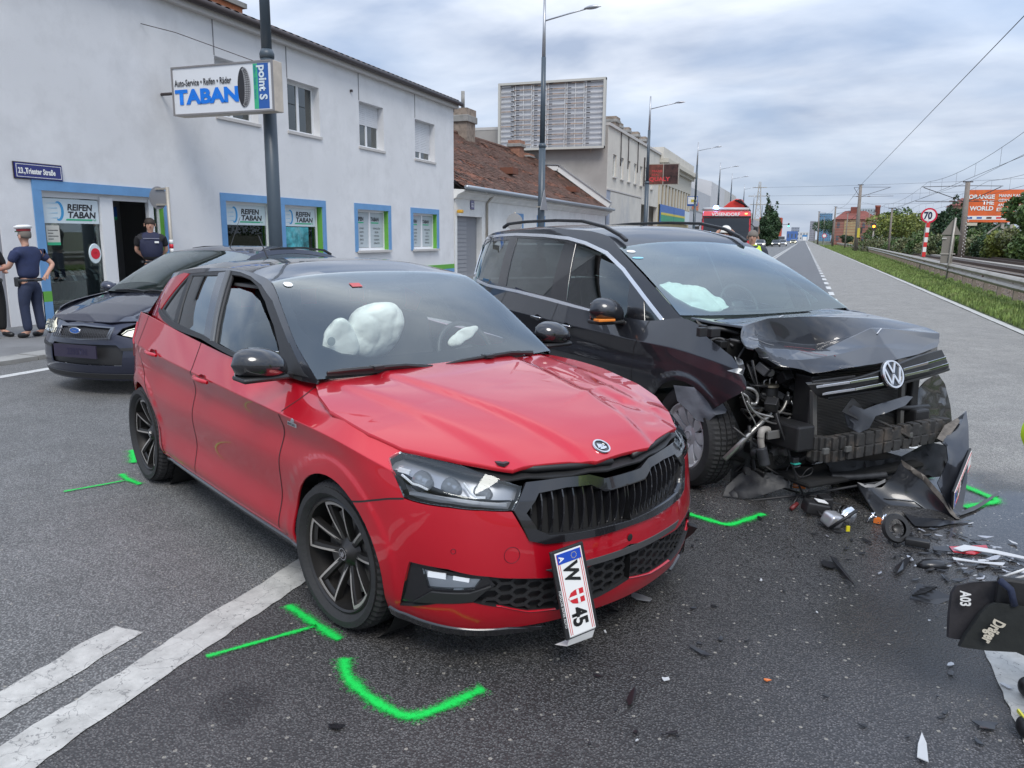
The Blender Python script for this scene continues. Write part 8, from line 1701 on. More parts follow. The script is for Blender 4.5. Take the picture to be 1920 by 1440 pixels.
skin('cardigan',{'a':((-.06,0,.98),(.10,.17)),'b':((-.05,0,1.25),(.12,.19)),'c':((-.03,0,1.44),(.09,.15)),'l':((-.02,.2,1.42),.075),'le':((.05,.25,1.18),.06),'r':((-.02,-.2,1.42),.075),'re':((.05,-.25,1.18),.06)},[('a','b'),('b','c'),('c','l'),('l','le'),('c','r'),('r','re')],mat('black_leggings',(.012,.012,.014),.8),wo)
mn=person((-11.72,11.62,.12),radians(-42),1.76,'man in a dark blue work vest, hands behind his back, in the doorway',(((-.08,.27,1.17),(-.17,.08,1.02)),((-.08,-.27,1.17),(-.17,-.08,1.0))),mat('black_tee',(.015,.015,.018),.85,bump=.4,bs=15),M_polt,M_shoe,wide=1.1,vest=mat('navy_vest',(.018,.022,.055),.8,var=.2,vs_=8,bump=.5,bs=16))
MB().cbox((.165,.09,1.33),(.008,.075,.035)).build('name_tag',M_white,mn,bevel=.002);MB().cbox((.150,0,1.40),(.01,.28,.008)).build('reflective_piping',mat('stripe_grey',(.30,.31,.36),.8),mn)
M_hv=mat('high_vis_yellow',(.55,.80,.02),.6,bump=.3,bs=14)
hv=person((-.90,15.2,0),radians(-92),1.76,'grey haired man in a yellow high visibility vest behind the dark people carrier',(hang(1),hang(-1)),mat('dark_shirt',(.03,.035,.05),.8),M_polt,M_shoe,M_hair2,vest=M_hv,wide=1.15)
MB().cbox((.175,.09,1.36),(.008,.12,.03)).build('chest_patch',M_gblk,hv);
for z in (1.15,1.05):skin('reflective_band',{'a':((0,0,z-.02),(.158,.195)),'b':((0,0,z+.02),(.158,.195))},[('a','b')],mat('reflective_silver',(.55,.56,.55),.4),hv,1)
ff=person((-1.72,18.8,0),radians(-88),1.84,'firefighter in a white helmet, both hands raised, before the fire engine',(((.05,.34,1.52),(.05,.16,1.70)),((.05,-.34,1.52),(.05,-.16,1.70))),mat('fire_jacket',(.03,.03,.028),.8,bump=.5,bs=12),M_polt,M_shoe,M_hair,sleeves='long',wide=1.15)
b=MB();b.lathe([(.001,.13),(.06,.12),(.11,.07),(.128,.0),(.15,-.03),(.145,-.035),(.12,-.01)],'z',26,T(0,0,1.72));b.build('helmet',mat('helmet_white',(.75,.72,.64),.25,coat=.6),ff,True);MB().bar((.10,0,1.75),(0,0,1.86),.05,.012).build('helmet_crest',M_gblk,ff);MB().cbox((.14,.09,1.36),(.02,.10,.10)).build('yellow_radio_patch',M_hv,ff,bevel=.02)
for sg in (1,-1):skin('neck_guard',{'a':((-.02,sg*.09,1.68),.04),'b':((-.01,sg*.10,1.58),.05)},[('a','b')],mat('guard_dark',(.06,.03,.02),.8),ff,1)
# person mostly outside the right edge, bag
rp=person((1.06,2.86,0),radians(190),1.80,'person at the right edge, only a high visibility sleeve and black boot showing',(((.39,.14,1.04),(.28,.02,.93)),((.0,-.27,1.16),(.06,-.28,.90))),M_hv,mat('black_workwear',(.014,.014,.016),.85,bump=.5,bs=12),M_shoe,sleeves='long',legs=((.11,.07),(.0,-.16)))
b=MB();[b.bar((.20+k*.025,.03,.098-.010*k),(.20+k*.025,.12,.098-.010*k),.007,.012)for k in range(4)];o=b.build('boot_laces',mat('lace_yellow',(.65,.62,.08),.6),rp);o['kind']='stuff'
# breathing gear bag hanging at the right edge
bag=empty('equipment_bag',(0,0,0),0,'black fabric equipment bag with white lettering hanging at the right edge of the picture','bag')
M_bagf=mat('bag_fabric',(.028,.026,.029),.85,var=.15,vs_=9,bump=.4,bs=22);M_bagd=mat('bag_fabric_dark',(.014,.016,.015),.8,var=.15,vs_=9,bump=.4,bs=22)
Z0=(0,0,0)
flap('rear_flap',[(1779,1196,2.86),(1781,1150,2.86),(1786,1112,2.86),(1795,1098,2.86),(1822,1092,2.86),(1868,1090,2.86),(1960,1086,2.86),(1990,1190,2.86),(1900,1205,2.86),(1797,1199,2.86)],M_bagf,.05,parent=bag,wob=.004,step=14,seed=31,pose=Z0,axis=1)
flap('front_flap',[(1800,1213,2.80),(1812,1190,2.80),(1840,1150,2.80),(1856,1135,2.80),(1870,1131,2.80),(1900,1134,2.80),(1990,1148,2.80),(2010,1280,2.80),(1935,1236,2.80),(1905,1223,2.80),(1850,1220,2.80)],M_bagd,.05,parent=bag,wob=.003,step=14,seed=32,pose=Z0,axis=1)
b=MB();P=[tuple(hit(*p,1,2.80))for p in ((1875,1088),(1895,1105),(1902,1135))];b.tube(P,.012,6);b.build('strap',M_polt,bag,True);b=MB();b.cbox(tuple(hit(1900,1110,1,2.84)),(.10,.03,.10));b.build('harness_block',M_blk,bag,bevel=.01)
for (p,q)in (((1874,1084),(1960,1054)),((1896,1087),(1975,1066))):MB().tube([tuple(hit(*p,1,2.9)),tuple(hit(*q,1,2.9))],.0045,6).build('pale_tube',M_white,bag,True)
def textpx(s,size,p,q,Y,m,parent,**k):
 a=Vector(hit(*p,1,Y));c_=Vector(hit(*q,1,Y));xa=(c_-a).normalized();n_=Vector((0,-1,0));n_=(n_-xa*n_.dot(xa)).normalized();ya=n_.cross(xa);Mx=Matrix((xa,ya,n_)).transposed().to_4x4();Mx.translation=a;return text(s,size,Mx,m,parent,**k)
textpx('A03',.044,(1801,1108),(1801,1136),2.84,M_white,bag,bold=.0015,sx=.75);textpx('Dräger',.050,(1866,1160),(1844,1194),2.785,mat('cream_print',(.55,.50,.40),.6),bag,bold=.002,sx=.62)
# ================================================================ right side: signs, masts, wires, hoardings, plants
def sign_face(e,X_=0):pass
sg_=empty('speed_sign',(5.62,44,0),0,'round red rimmed speed limit sign reading 70 on a red and white banded post','traffic sign');c7=hit(1742,404,1,44);zc=float(c7[2]);xc=float(c7[0])-5.62
b=MB();b.tube([(0,0.06,0),(xc,.06,zc+.2)],.09,10);b.build('post',mat('post_concrete',(.36,.32,.28),.9,var=.2,vs_=6),sg_,True)
FY=lambda x,y,z:Matrix(((1,0,0,x),(0,0,-1,y),(0,1,0,z),(0,0,0,1)));RY=lambda m_:m_
R7=.37;MB().lathe([(0,-.02),(R7,-.02),(R7,.01),(0,.01)],'y',36,T(xc,0,zc)).build('sign_disc',mat('sign_red2',(.60,.01,.05),.45),sg_,False);MB().lathe([(0,-.026),(R7*.78,-.026)],'y',36,T(xc,0,zc)).build('white_field',M_white,sg_)
text('70',.48,FY(xc-.235,-.034,zc-.165),mat('sign_ink',(.01,.015,.06),.5),sg_,bold=.018,sx=.78)
for k in range(7):
 z0=zc-.47-k*.24;f=z0/(zc+.2);MB().cbox((xc*f+.03,-.04,z0),(.15,.03,.238)).build('band',mat('band_red',(.65,.03,.03),.5)if k % 2 == 0 else M_white,sg_)
ts=empty('triangle_sign',(5.10,33,0),0,'grey triangular sign seen from behind with a box plate under it, before the tracks','traffic sign');ct_=hit(1787,430,1,33);xz=float(ct_[0])-5.10
b=MB();b.tube([(0,0,0),(xz+.05,0,float(ct_[2])+.42)],.035,8);b.build('post',M_galv,ts,True);mb_=mat('sign_back_brown',(.22,.20,.17),.6,.2)
b=MB();b.add([(xz-.36,.05,ct_[2]-.20),(xz+.30,.05,ct_[2]-.20),(xz-.02,.05,ct_[2]+.36),(xz-.36,.08,ct_[2]-.20),(xz+.30,.08,ct_[2]-.20),(xz-.02,.08,ct_[2]+.36)],[(0,1,2),(5,4,3),(0,3,4,1),(1,4,5,2),(2,5,3,0)]);b.build('plate',mb_,ts);MB().box((xz-.30,.05,ct_[2]-1.25),(xz+.10,.07,ct_[2]-.24)).build('lower_plate',mb_,ts);MB().cbox((xz-.25,.02,ct_[2]-.33),(.16,.02,.04)).build('label_strip',mat('paper',(.55,.54,.48),.8),ts);MB().cbox((xz-.08,.03,ct_[2]-.9),(.5,.02,.04)).build('clamp',M_galv,ts)
bo=empty('bollard',(5.75,22.6,.1),0,'short rounded white marker post behind the guard rail at the right edge','bollard');MB().lathe([(.0,.92),(.05,.90),(.09,.84),(.10,.76),(.10,0)],'z',16).build('marker_post',mat('old_white',(.50,.48,.44),.8,var=.1,vs_=6),bo,True)
# masts
M_mast=mat('mast_concrete',(.22,.19,.165),.85,var=.2,vs_=2)
def mast(Y,pb,pt,label,arm=(2.6,1),r=.15):
 a=hit(*pb,1,Y);c_=hit(*pt,1,Y);a[2]=.1;e=empty('catenary_mast',(float(a[0]),Y,.1),0,label,'mast','catenary masts along the tracks');H=float(c_[2])-.1;dx_=float(c_[0]-a[0])
 MB().tube([(0,0,0),(dx_*.5,0,H*.5),(dx_,0,H)],[r*1.25,r*1.05,r*.85],10).build('pole',M_mast,e,True);MB().cbox((dx_,0,H+.04),(.7,.12,.08)).build('cross_head',M_gut,e)
 for sx_ in arm:
  if not sx_:continue
  b=MB();z1=H-.25;b.tube([(dx_*.95,0,z1),(dx_+sx_,0,z1-.05)],.025,5);b.tube([(dx_*.85,0,z1-1.25),(dx_+sx_*.95,0,z1-.1)],.03,5);b.build('bracket_arm',M_gut,e);b=MB();b.tube([(dx_*.85,0,z1-1.2),(dx_+sx_*1.1,0,z1-1.15)],.025,5);b.build('steady_arm',M_gut,e);MB().cbox((dx_+sx_*.3,0,z1-1.17),(.35,.10,.10)).build('insulator',mat('insulator_brown',(.10,.05,.04),.4),e)
 return e,(float(a[0])+dx_,Y,H+.1)
m2,t2=mast(70,(1801,485),(1815,342),'leaning concrete catenary mast with white dotted base in front of the orange billboard',(-3.2,2.4),.20)
for k in range(26):
 z=.05+k*.13;
 if k > 18 and k % 3 == 0:continue
 MB().cbox((-.01+.024*z,-.235,z),(.05,.02,.07)).build('white_mark',M_white,m2)if k % 2 == 0 else MB().cbox((.13+.024*z,-.18,z),(.05,.02,.07)).build('white_mark',M_white,m2)
m1,t1=mast(112,(1604,470),(1614,347),'tall catenary mast with a yellow plate left of the speed limit sign',(3.6,-.8),.22)
MB().cbox((.15,-.28,2.4),(.32,.05,1.2)).build('yellow_plate',mat('ad_yellow',(.6,.5,.06),.5),m1);MB().cbox((.45,-.28,2.7),(.25,.1,.8)).build('dark_box',M_gut,m1)
m3,t3=mast(92,(1666,470),(1673,391),'slim pale catenary mast between the tracks in front of the yellow green trees',(0,0),.10);m4,t4=mast(180,(1561,458),(1567,388),'catenary mast with a curved arm in front of the red roofed building',(4.5,0),.18);m5,t5=mast(250,(1533,456),(1536,397),'farther catenary mast left of the glass towers',(2,0),.2)
for Y,pb,pt,lb in ((300,(1543,456),(1546,407),'thin mast close to the blue glass tower'),(150,(1584,462),(1590,400),'thin mast just right of the red roofed building'),(205,(1628,462),(1630,396),'mast behind the red roofed building beside its chimney'),(340,(1526,455),(1528,420),'farthest mast near the vanishing point of the road'),(130,(1636,468),(1641,398),'slim mast beside the orange railway signal')):mast(Y,pb,pt,lb,(1.5,0),.10)
e=empty('railway_signal',(float(hit(1637,440,1,120)[0]),120,.1),0,'railway light signal showing an orange light beside the trees','signal');MB().tube([(0,0,0),(0,0,3.0)],.06,8).build('post',M_galv,e,True);MB().cbox((0,0,3.3),(.5,.2,1.0)).build('signal_head',M_gut,e);MB().lathe([(0,-.12),(.17,-.12)],'y',16,T(0,0,3.35)).build('orange_lamp',mat('signal_orange',(1,.25,.02),.4,emit=6),e)
# wires
M_wire=mat('wire_dark',(.05,.05,.055),.6)
def wire(name,pts,r,label,sag=.0,parent=None):
 P=[]
 for i in range(len(pts)-1):
  a,c_=Vector(pts[i]),Vector(pts[i+1]);n=8
  for k in range(n):f=k/n;q=a+(c_-a)*f;q.z -= sag*4*f*(1-f);P.append(q)
 P.append(Vector(pts[-1]));e=MB();e.tube(P,r,4,False);o=e.build(name,M_wire,parent);
 if not parent:tag(o,label,'overhead wire')
 return o
def xz1(y):return 8.1+xt(0,y)
def xz2(y):return 12.2+xt(0,y)
for nm,xf,lab in (('near',xz1,'contact and carrier wires hung above the nearer railway track'),('far',xz2,'contact and carrier wires hung above the farther railway track')):
 e=empty('catenary_wires',(0,0,0),0,lab,'overhead wire');YY=[8,36,70,112,180,250,330,420]
 wire('contact_wire',[(xf(y),y,5.05+.0*y)for y in YY],.012,'',0,e);wire('carrier_wire',[(xf(y),y,6.15)for y in YY],.012,'',.45,e)
 b=MB();y=10
 while y < 180:
  i=max(k for k in range(len(YY))if YY[k]<= y);f=(y-YY[i])/(YY[i+1]-YY[i]);b.tube([(xf(y),y,5.05),(xf(y),y,6.15-.45*4*f*(1-f))],.007,3,False);y += 6.5
 o=b.build('droppers',M_wire,e);o['kind']='stuff'
wire('feeder_wire',[t1,(7.3,30,10.2),(7.2,5,10.6)],.022,'thick feeder wire rising from the tall mast to the upper right corner');wire('feeder_wire',[t1,t4,t5],.02,'feeder wire sagging between the distant masts',1.2)
wire('feeder_wire',[t2,(11.2,20,7.4),(11,0,7.6)],.012,'thin wire running from the leaning mast past the orange billboard');wire('feeder_wire',[t2,(t3[0],t3[1],t3[2]),(9,150,8)],.012,'thin wire linking the leaning mast and the slim pale mast')
# lattice tower and long lines
py_=empty('lattice_pylon',(-33,600,0),0,'pale lattice electricity pylon behind the lamp posts','pylon');
for sx_ in (-1,1):
 for sy_ in (-1,1):MB().bar((sx_*3,sy_*3,0),(sx_*.5,sy_*.5,42),.45).build('leg',M_galv,py_)
b=MB()
for k in range(10):
 z0,z1=k*4,k*4+4;w0,w1=3-2.5*z0/42,3-2.5*z1/42;b.bar((-w0,-w0,z0),(w1,-w1,z1),.22);b.bar((w0,-w0,z0),(-w1,-w1,z1),.22)
o=b.build('lattice',M_galv,py_);o['kind']='stuff'
for z,w_ in ((26,6),(32,7.5),(38,5)):MB().bar((-w_,0,z),(w_,0,z),.5).build('cross_arm',M_galv,py_)
for z,sx_,lb in ((38,5,'highest faint power line crossing the sky from the pylon'),(32,7.5,'middle faint power line crossing the sky from the pylon'),(26,6,'lowest faint power line crossing the sky from the pylon')):wire('power_line',[(-33+sx_,600,z),(260,420,z+2)],.06,lb,3)
# hoarding
ob=empty('orange_billboard',(0,80,0),0,'large orange billboard with white slogan on steel legs behind the hedge','billboard')
OX0,OX1,OZ0,OZ1=13.22,18.6,3.25,6.05;MB().box((OX0,0,OZ0),(OX1,.15,OZ1)).build('board',mat('billboard_orange',(.70,.13,.03),.5,var=.15,vs_=1.0,dirt=(.75,.35,.06),ds=.45),ob)
MB().box((OX0+.1,-.01,OZ0+.22),(OX1,0,OZ0+.55)).build('logo_strip',M_white,ob);
for k,cc in enumerate(('sign_blue','ad_blue','insulator_brown','poster_red','sign_red')):MB().box((OX0+.25+k*.75,-.02,OZ0+.30),(OX0+.65+k*.75,-.01,OZ0+.46)).build('sponsor_mark',_mats[cc],ob)
tO=lambda s,size,x,z,m_=M_white,bold=.02,sx=1.,al='LEFT':text(s,size,Matrix(((1,0,0,x),(0,0,-1,-.03),(0,1,0,z),(0,0,0,1))),m_,ob,bold=bold,sx=sx,align=al)
tO('ORANGE',.50,OX0+2.2,5.28,sx=.98,al='RIGHT');tO('THE',.50,OX0+2.2,4.78,sx=.98,al='RIGHT');tO('WORLD',.50,OX0+2.2,4.28,sx=.98,al='RIGHT');tO('MANN KANN',.34,OX0+2.5,5.42,sx=.95,bold=.01);tO('GEWALT',.34,OX0+2.5,5.02,sx=.95,bold=.01);tO('AN FRAUEN',.34,OX0+2.5,4.62,sx=.95,bold=.01);MB().box((OX0+2.45,-.02,4.20),(OX0+4.05,-.01,4.50)).build('word_box',M_white,ob);tO('BEENDEN',.27,OX0+2.55,4.25,mat('billboard_ink',(.6,.2,.05),.5),.01)
for x in (OX0+.1,OX0+3.0,OX0+3.7):MB().box((x,.1,0),(x+.22,.35,OZ0)).build('leg',M_galv,ob)
b=MB();b.bar((OX0+1.6,.4,1.9),(OX0+3.1,.3,3.2),.12);b.build('brace',M_galv,ob);b=MB();b.bar((OX0+1.9,.4,1.7),(OX0+3.5,.3,2.9),.12);b.build('brace',M_galv,ob);MB().box((OX0+.0,.4,2.3),(OX0+4,.45,2.36)).build('rail',M_galv,ob)
MB().box((OX0+.05,-.05,2.95),(OX0+1.1,0,3.2)).build('caption_plate',mat('cream_print',(.55,.50,.40),.6),ob)
# foliage
def leaves(n,blobs,size,seed,cl=1.0):
 r=np.random.RandomState(seed);V=[];F=[];tot=sum(b_[3]*b_[4]*b_[5]for b_ in blobs)
 for bx in blobs:
  k=max(20,int(n*bx[3]*bx[4]*bx[5]/tot));d=r.randn(k,3);d /= np.linalg.norm(d,axis=1)[:,None];rad=.72+.34*r.rand(k)**.7;lum=np.sin(d[:,0]*5+seed)*np.sin(d[:,1]*6+bx[0])*np.sin(d[:,2]*5)*.18
  p=np.array(bx[:3])+d*np.array(bx[3:6])*(rad+lum)[:,None]
  a=r.randn(k,3);a /= np.linalg.norm(a,axis=1)[:,None];b_=np.cross(a,r.randn(k,3));b_ /= np.linalg.norm(b_,axis=1)[:,None];s=size*(.6+.8*r.rand(k))[:,None]
  q=np.stack([p-a*s,p+b_*s*.55,p+a*s,p-b_*s*.55],1);base_=len(V);V += q.reshape(-1,3).tolist();F +=[(base_+4*i,base_+4*i+1,base_+4*i+2,base_+4*i+3)for i in range(k)]
 me=bpy.data.meshes.new('crown');me.from_pydata(V,[],F);me.update();return me
def leafmat(name,c,c2):
 m,N,L,B=nmat(name);g=N.new('ShaderNodeNewGeometry');n=N.new('ShaderNodeTexNoise');n.inputs['Scale'].default_value=.9;n.inputs['Detail'].default_value=4;L.new(g.outputs['Position'],n.inputs['Vector']);mi=N.new('ShaderNodeMixRGB');r=N.new('ShaderNodeMapRange');r.inputs[1].default_value=.38;r.inputs[2].default_value=.62;L.new(n.outputs[0],r.inputs[0]);L.new(r.outputs[0],mi.inputs[0]);mi.inputs[1].default_value=(*c,1);mi.inputs[2].default_value=(*c2,1)
 o=N.new('ShaderNodeMixRGB');o.blend_type='MULTIPLY';o.inputs[0].default_value=1;rr_=N.new('ShaderNodeMapRange');rr_.inputs[3].default_value=.6;rr_.inputs[4].default_value=1.4;L.new(g.outputs['Random Per Island'],rr_.inputs[0]);L.new(mi.outputs[0],o.inputs[1]);L.new(rr_.outputs[0],o.inputs[2]);L.new(o.outputs[0],B.inputs['Base Color']);B.inputs['Roughness'].default_value=.6;return m
L1=leafmat('leaf_mid_green',(.045,.095,.022),(.09,.14,.03));L2=leafmat('leaf_yellow_green',(.11,.15,.03),(.19,.21,.04));L3=leafmat('leaf_dark_green',(.022,.055,.022),(.045,.085,.03));L4=leafmat('leaf_brownish',(.08,.11,.04),(.15,.15,.07));M_bark=mat('bark',(.08,.06,.045),.95,var=.3,vs_=5)
def tree(x,y,h,w_,m_,label,kind='round',n=2600,seed=1,name='tree',z0=0):
 e=empty(name,(x,y,z0),0,label,'tree' if name != 'bush' else 'bush',None);r=random.Random(seed)
 if name != 'bush':
  t_=MB();t_.tube([(0,0,0),(.1,.05,h*.3),(0,.1,h*.6),(.05,0,h*.85)],[h*.035,h*.025,h*.015,.03],8)
  for k in range(5):a=r.uniform(0,6.28);t_.tube([(0,0,h*(.25+.1*k)),(w_*.25*cos(a),w_*.25*sin(a),h*(.4+.1*k))],[h*.014,.02],5)
  t_.build('trunk',M_bark,e,True)
 if kind == 'round':B_=[(r.uniform(-.3,.3)*w_,r.uniform(-.3,.3)*w_,h*r.uniform(.45,.82),w_*r.uniform(.2,.34),w_*r.uniform(.2,.34),h*r.uniform(.12,.22))for _ in range(9)]
 elif kind == 'tall':B_=[(r.uniform(-.2,.2)*w_,r.uniform(-.2,.2)*w_,h*(.12+.80*k/9),w_*.42*sin(pi*min(.93,.25+k/11)),w_*.42*sin(pi*min(.93,.25+k/11)),h*.10)for k in range(10)]
 else:B_=[(r.uniform(-.35,.35)*w_,r.uniform(-.2,.2)*w_,h*r.uniform(.25,.62),w_*r.uniform(.2,.35),w_*.3,h*r.uniform(.25,.38))for _ in range(7)]
 mkobj('crown' if name != 'bush' else 'foliage',leaves(n,B_,.055*h**.7*(2600/n)**.3+.02,seed),m_,e);return e
def atx(px,Y):return float(hit(px,440,1,Y)[0])
hl_=['dense','brown tipped','dark','pale','low','wide'];
for i,(px,Y,h,w_,m_)in enumerate(((1648,120,2.6,6,L1),(1668,105,2.4,5,L4),(1700,95,2.6,5.5,L1),(1722,88,2.3,4,L4),(1745,84,2.6,4,L1),(1768,80,2.4,3.5,L4),(1830,76,2.7,3.5,L1),(1850,74,2.6,3.4,L4),(1872,72,2.8,3.2,L3),(1893,70,2.8,3.0,L2),(1913,68,2.9,3.0,L4),(1935,66,3.0,3.0,L1),(1790,80,2.3,3,L3),(1808,78,2.4,3,L1))):
 where=['left end of the hedge, by the orange signal','beside the slim pale mast','left of the speed limit sign','directly behind the speed limit sign','right of the speed limit sign','between the speed limit and the triangular sign','under the left half of the orange billboard','under the middle of the orange billboard','under the right half of the orange billboard','below the right end of the orange billboard','at the right edge below the leafy tree','outside the right edge of the hedge row','behind the triangular sign','behind the leaning mast'][i]
 tree(atx(px,Y),Y,h,w_,m_,['green','brown tipped'][m_ is L4]+' hedge bush '+where,'bush',2400,40+i,'bush')
for px,Y,h,w_,m_,kd,lb in ((1690,125,5.6,10,L2,'round','wide yellow green tree left of the speed limit sign'),(1715,135,5.2,9,L2,'round','yellow green tree behind the speed limit sign'),(1665,140,5.0,7,L1,'round','small tree by the chimney of the red roofed building'),(1683,150,7.2,6,L1,'round','taller green tree rising behind the yellow green trees'),(1788,105,6.9,3.4,L3,'tall','dark pointed tree above the triangular sign'),(1772,110,5.6,4,L3,'round','dark tree left of the pointed tree'),(1806,100,5.2,3.6,L3,'round','dark tree behind the leaning mast'),(1962,60,6.4,4.0,L1,'round','leafy tree cut by the right edge, covering the end of the billboard'),(1948,58,4.4,3.0,L1,'round','lower leafy tree at the right edge beside the hedge'),(1750,118,4.4,4,L4,'round','brownish tree right behind the speed limit sign'),(1860,120,4.6,8,L3,'round','dark tree seen under the orange billboard'),(1588,215,3.0,3.2,L3,'round','small round dark tree in front of the red roofed building'),(1560,330,9.5,14,L3,'round','dark tree mass left of the red roofed building'),(1572,290,7.6,10,L3,'round','dark tree in front of the blue glass tower')):
 tree(atx(px,Y),Y,h,w_,m_,lb,kd,5200 if Y < 65 else 3000,int(px),'tree')
for i,(px,Y,h,w_)in enumerate(((1441,190,11.8,3.6),(1447,205,10.5,3.8),(1434,178,7.6,3),(1453,220,8.6,4))):tree(atx(px,Y),Y,h,w_,L3,['tallest poplar of the cluster on the left side','second poplar, just right of the tallest one','lower poplar on the left of the cluster','rightmost poplar of the cluster on the left side'][i],'tall',3600,90+i,'poplar_tree')
tree(atx(1373,170),170,8,4,L1,'small round tree between the far lamp posts','round',1500,7)
far=mkobj('far_woods',leaves(9000,[(30+k*14,420+((k*37)% 60),3,11,8,4+((k*13)% 3))for k in range(26)]+[(-60-k*16,700,3,11,8,5)for k in range(14)],.9,3),L3);tag(far,'far off belt of dark woods along the horizon','woods',kind='stuff')
# far buildings
def bigbox(name,x0,x1,y,d,h,c,label,roof=None,win_=None,z0=0,cat='building'):
 e=empty(name,(x0,y,z0),0,label,cat);W=x1-x0;m_=mat('far_'+label[:14].replace(' ','_'),c,.85,var=.08,vs_=.3);MB().box((0,0,0),(W,d,h)).build('wall',m_,e)
 if roof:b=MB();b.add([(-.4,-.4,h),(W+.4,-.4,h),(W+.4,d+.4,h),(-.4,d+.4,h),(W*.25,d*.5,h+roof[0]),(W*.75,d*.5,h+roof[0])],[(0,1,5,4),(1,2,5),(2,3,4,5),(3,0,4)]);b.build('roof',mat('far_roof_red',roof[1],.85,var=.15,vs_=.5),e)
 if win_:
  nx,nz=win_
  for i in range(nx):
   for k in range(nz):MB().box((W*(i+.3)/nx,-.06,h*(k+.35)/nz),(W*(i+.62)/nx,0,h*(k+.75)/nz)).build('window',mat('far_glass',(.10,.12,.14),.2),e)
 return e
rb=bigbox('red_brick_building',7.4,17.9,230,14,7.0,(.30,.15,.12),'pink and yellow brick building with a red hipped roof',(2.4,(.20,.06,.045)),(5,2));MB().box((2.4,-.12,0),(6.4,-.04,6.9)).build('yellow_brick_bay',mat('yellow_brick',(.38,.29,.16),.85,var=.1,vs_=1),rb);MB().box((4,5,8.5),(6.4,7,10.4)).build('roof_chimney',mat('far_roof_red',(.20,.06,.045),.85),rb)
for k in range(9):MB().box((.05,-.14,.5+k*.75),(10.4,-.13,.58+k*.75)).build('brick_course',mat('course_red',(.34,.11,.08),.9),rb)
cs_=empty('factory_chimney',(float(hit(1645,400,1,240)[0]),240,0),0,'tall red brick factory chimney right of the red roofed building','chimney');MB().lathe([(.9,0),(.62,10.4),(.72,10.5),(.72,11.0),(.5,11)],'z',16).build('shaft',mat('chimney_red',(.26,.08,.055),.9,var=.2,vs_=1),cs_,True)
bigbox('red_roofed_annex',17.9,24.6,240,10,6.4,(.40,.20,.15),'low red annex beside the factory chimney',(1.4,(.20,.06,.045)),(4,2));bigbox('glass_hall',17.0,21.8,225,5,6.0,(.30,.36,.38),'pale grey glazed hall right of the red roofed building',None,(4,3))
bigbox('pink_house',26.6,33,170,10,8.2,(.42,.22,.17),'pink house with red roof behind the triangular sign',(1.6,(.20,.06,.05)),(3,3));bigbox('brown_house',33.6,40,140,10,5.4,(.32,.25,.20),'brown house seen under the end of the billboard',(1.4,(.20,.09,.06)),(3,2))
bigbox('glass_tower',11.2,22.2,760,16,24.5,(.12,.24,.38),'blue glass office tower right of the vanishing point',None,(6,12));bigbox('grey_tower',4.2,9.6,800,14,18.5,(.30,.30,.34),'grey tower left of the blue glass tower',None,(4,9));bigbox('far_tower',-17,-7,1100,16,17,(.28,.31,.38),'squat bluish tower above the end of the road',None,(5,5));bigbox('behind_tower',46,60,800,14,30,(.35,.40,.44),'pale glass block behind the red roofed building',None,(6,8))
bigbox('red_store',-26.5,-13.5,500,20,14.2,(.50,.08,.04),'bright red store block at the end of the left lane',None,(5,1));bigbox('orange_store',-38,-27,490,20,12,(.40,.16,.10),'orange brown store left of the red store',None,(3,2));bigbox('dark_block',-43,-33,520,18,17,(.12,.12,.13),'dark block left of the red store');bigbox('white_store',-8,4,900,20,9,(.55,.56,.58),'white low store below the squat tower',None,(4,2));bigbox('blue_store',-13,-5,640,20,7.5,(.08,.16,.40),'small blue store right of the red store',None,(3,1));bigbox('brown_wall',-20.5,-9.8,262,3,5.5,(.25,.16,.12),'long brown low wall building behind the waiting cars',None,(6,1))
e=empty('traffic_light',(-6.2,330,0),0,'green traffic light hung over the far junction','traffic light');MB().tube([(-4,0,0),(-4,0,7),(0,0,7.4)],.12,6).build('mast',M_gut,e,True);MB().cbox((0,0,7.0),(.6,.3,1.6)).build('signal_head',M_gut,e);MB().lathe([(0,-.18),(.25,-.18)],'y',12,T(0,0,6.6)).build('green_lamp',mat('signal_green',(.05,1,.35),.4,emit=6),e)
e=empty('turn_sign',(float(hit(1545,450,1,190)[0]),190,0),0,'small round red rimmed sign beside the far masts','traffic sign');MB().tube([(0,0,0),(0,0,2.6)],.05,6).build('post',M_galv,e);MB().lathe([(0,-.05),(.5,-.05)],'y',20,T(0,0,2.4)).build('red_rim',_mats['sign_red2'],e);MB().lathe([(0,-.07),(.36,-.07)],'y',20,T(0,0,2.4)).build('white_field',M_white,e)
# ================================================================ debris
M_shard=mat('black_shard',(.014,.014,.016),.35,coat=.3);M_shw=mat('white_shard',(.50,.51,.52),.4);M_shs=mat('silver_shard',(.50,.50,.52),.25,.6);M_shr=mat('red_shard',(.40,.02,.03),.2,coat=1);M_sho=mat('orange_shard',(.75,.18,.02),.3,coat=1)
rs_=random.Random(77)
ANC=[('the equipment bag',1850,1150),('the torn bumper skin',1710,950),('the lamp reflector',1580,990),('the green corner mark under the dark car',1365,980),('the hanging number plate',1080,1120),('the nearest green corner mark',765,1340),('the boot',1900,1350),('the ribbed vent piece',1735,1115),('the red lens piece',1815,1036),('the curved white trim strip',1870,1050),('the middle of the bottom edge',1250,1420),('the long white splinter',1728,1412),('the orange chip',1438,1279),('the dark stain',1600,1150),('the fog lamp bezel',1680,1020),('the spot where black chips lie thickest',1760,1040)]
USED={}
